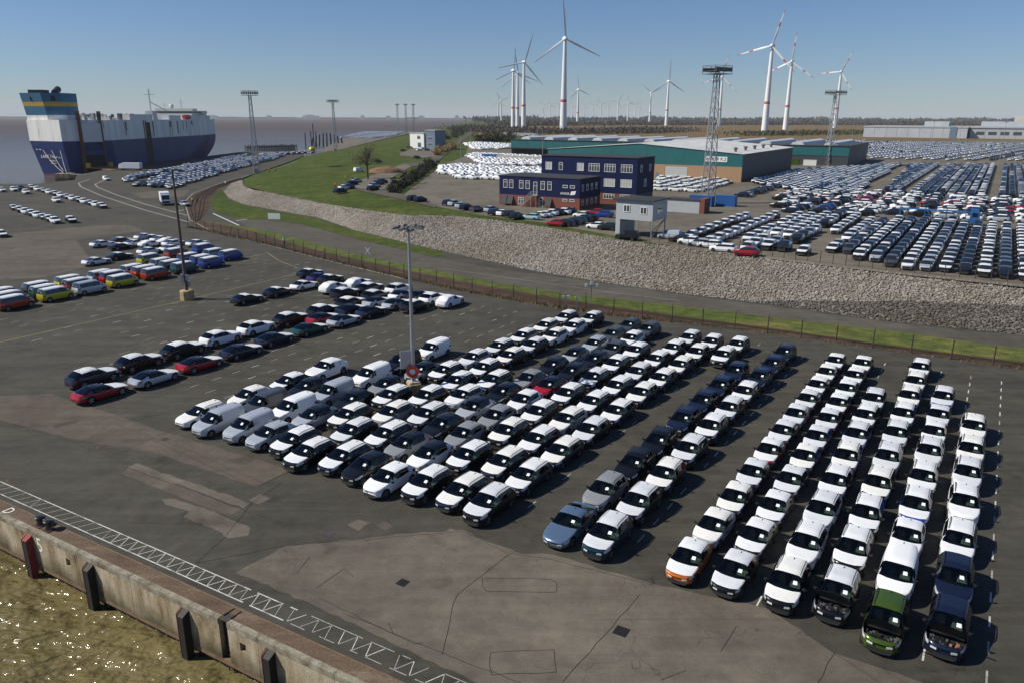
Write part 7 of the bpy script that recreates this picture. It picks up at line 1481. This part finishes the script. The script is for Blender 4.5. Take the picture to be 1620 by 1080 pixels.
for k, (rad, zz) in enumerate(((5, 0), (3.8, 1.2), (2.2, 2.0), (.6, 2.3))):
    for i in range(12): a = i * math.pi / 6; q = rad * r.uniform(.85, 1.15); vs.append((q * math.cos(a) * 1.5, q * math.sin(a), zz + r.uniform(-.15, .15)))
mound.add(vs, [(k * 12 + i, k * 12 + (i + 1) % 12, k * 12 + 12 + (i + 1) % 12, k * 12 + 12 + i) for k in range(3) for i in range(12)] + [tuple(range(36, 48))], 'earth'); mat('earth', (.16, .09, .05), 0.95, noise=0.4, nscale=.6)
p = (-50.54, 311.34); mound.build('earth_mound', None, (*p, green_z(*p)), label='brown heap of earth on the green beside the bare tree', cat='mound', smooth=60)

# ------------------------------------------------------------------ people
def person_mesh():
    me = bpy.data.meshes.new('body'); J = dict(pel=(0, 0, .95), che=(0, 0, 1.30), nec=(0, 0, 1.50), hea=(0, .02, 1.62), crn=(0, .02, 1.76), shl=(.19, 0, 1.43), ell=(.25, .02, 1.15), hal=(.26, .10, .90), shr=(-.19, 0, 1.43), elr=(-.26, .0, 1.15), har=(-.25, .08, .90),
             hil=(.10, 0, .90), knl=(.11, .03, .50), anl=(.11, 0, .09), tol=(.12, .15, .04), hir=(-.10, 0, .90), knr=(-.11, .05, .50), anr=(-.12, .02, .09), tor=(-.13, .17, .04))
    E_ = ['pel che', 'che nec', 'nec hea', 'hea crn', 'che shl', 'shl ell', 'ell hal', 'che shr', 'shr elr', 'elr har', 'pel hil', 'hil knl', 'knl anl', 'anl tol', 'pel hir', 'hir knr', 'knr anr', 'anr tor']
    rad = dict(pel=.15, che=.17, nec=.06, hea=.10, crn=.07, shl=.08, ell=.055, hal=.04, shr=.08, elr=.055, har=.04, hil=.10, knl=.07, anl=.05, tol=.04, hir=.10, knr=.07, anr=.05, tor=.04)
    K = list(J); me.from_pydata([J[k] for k in K], [tuple(K.index(x) for x in e.split()) for e in E_], []); o = link('tmp', me); md = o.modifiers.new('s', 'SKIN')
    for i, k in enumerate(K): me.skin_vertices[0].data[i].radius = (rad[k], rad[k]); me.skin_vertices[0].data[i].use_root = k == 'pel'
    o.modifiers.new('u', 'SUBSURF').levels = 1; dg = bpy.context.evaluated_depsgraph_get(); out = bpy.data.meshes.new_from_object(o.evaluated_get(dg)); bpy.data.objects.remove(o); return out
PB = person_mesh(); mat('skin', (.45, .27, .19), 0.6); mat('hivis', (.85, .16, .03), 0.7); mat('hivis_yellow', (.60, .65, .05), 0.7); mat('trousers', (.02, .025, .05), 0.85)
def person(p, z, rz, top, lab):
    me = PB.copy(); me.materials.clear()
    for m in (top, 'trousers', 'skin', 'trim'): me.materials.append(MATS[m])
    for f in me.polygons: c = f.center; f.material_index = 2 if c.z > 1.52 else (1 if c.z < .93 and abs(c.x) < .19 else (2 if c.z < .93 else 0)); f.use_smooth = True
    o = link('person', me, None, (*p, z), (0, 0, rz)); tag(o, lab, 'person', 'workers on the terminal'); hr = MB().lathe([(.112, 0), (.11, .06), (.07, .12), (.02, .14)], 'trim' if 'orange' not in lab else 'hivis', 10, (0, .0, 1.68)); hr.build('helmet', o, smooth=60)
for i, (px, t, lab) in enumerate((((-97.22, 309.93), 'hivis', 'worker in orange jacket standing on the dyke grass, left of a pair'), ((-95.72, 313.38), 'hivis', 'worker in pale orange jacket standing on the dyke grass beside another'))): person(px, green_z(*px), i, t, lab.replace(', left of a pair', ' facing the ship'))
for i, (px, t, lab) in enumerate((((-95.69, 229.34), 'hivis_yellow', 'worker in yellow vest standing on the curved rail track'), ((-94.2, 229.39), 'trim', 'worker in dark clothes beside the curved rail track'), ((-107.95, 290.22), 'sign_white', 'worker in white top walking by the rail curve'), ((-46.23, 153.07), 'sign_white', 'person in pale top walking along the fence verge'))): person(px, .02, i * 1.3, t, lab)
for i, (px, lab) in enumerate((((-57.34, 249.76), 'worker in orange vest at the yard entrance on the dyke'), ((-55.83, 247.57), 'worker in orange vest next to a parked navy car on the dyke yard'), ((-59.88, 277.3), 'worker in orange vest behind the cars of the dyke yard'))): person(px, green_z(*px) + .14, i, 'hivis', lab)

# ------------------------------------------------------------------ air
hz = MB().box(-25500, -25500, -9, 25500, 25500, 185, 'haze_air') if False else MB()
m = bpy.data.materials.new('haze_air'); m.use_nodes = True; MATS['haze_air'] = m; nt = m.node_tree; nt.nodes.remove(nt.nodes['Principled BSDF'])
pv = nt.nodes.new('ShaderNodeVolumePrincipled'); pv.inputs['Color'].default_value = (.90, .95, 1.0, 1); pv.inputs['Density'].default_value = 0.00005; pv.inputs['Anisotropy'].default_value = 0.0
nt.links.new(pv.outputs[0], nt.nodes['Material Output'].inputs['Volume'])
hz.box(-26000, -26000, -9, 26000, 26000, 215, 'haze_air'); hz.build('haze', label='thin pale blue haze filling the air over the port', cat='haze', kind='stuff')
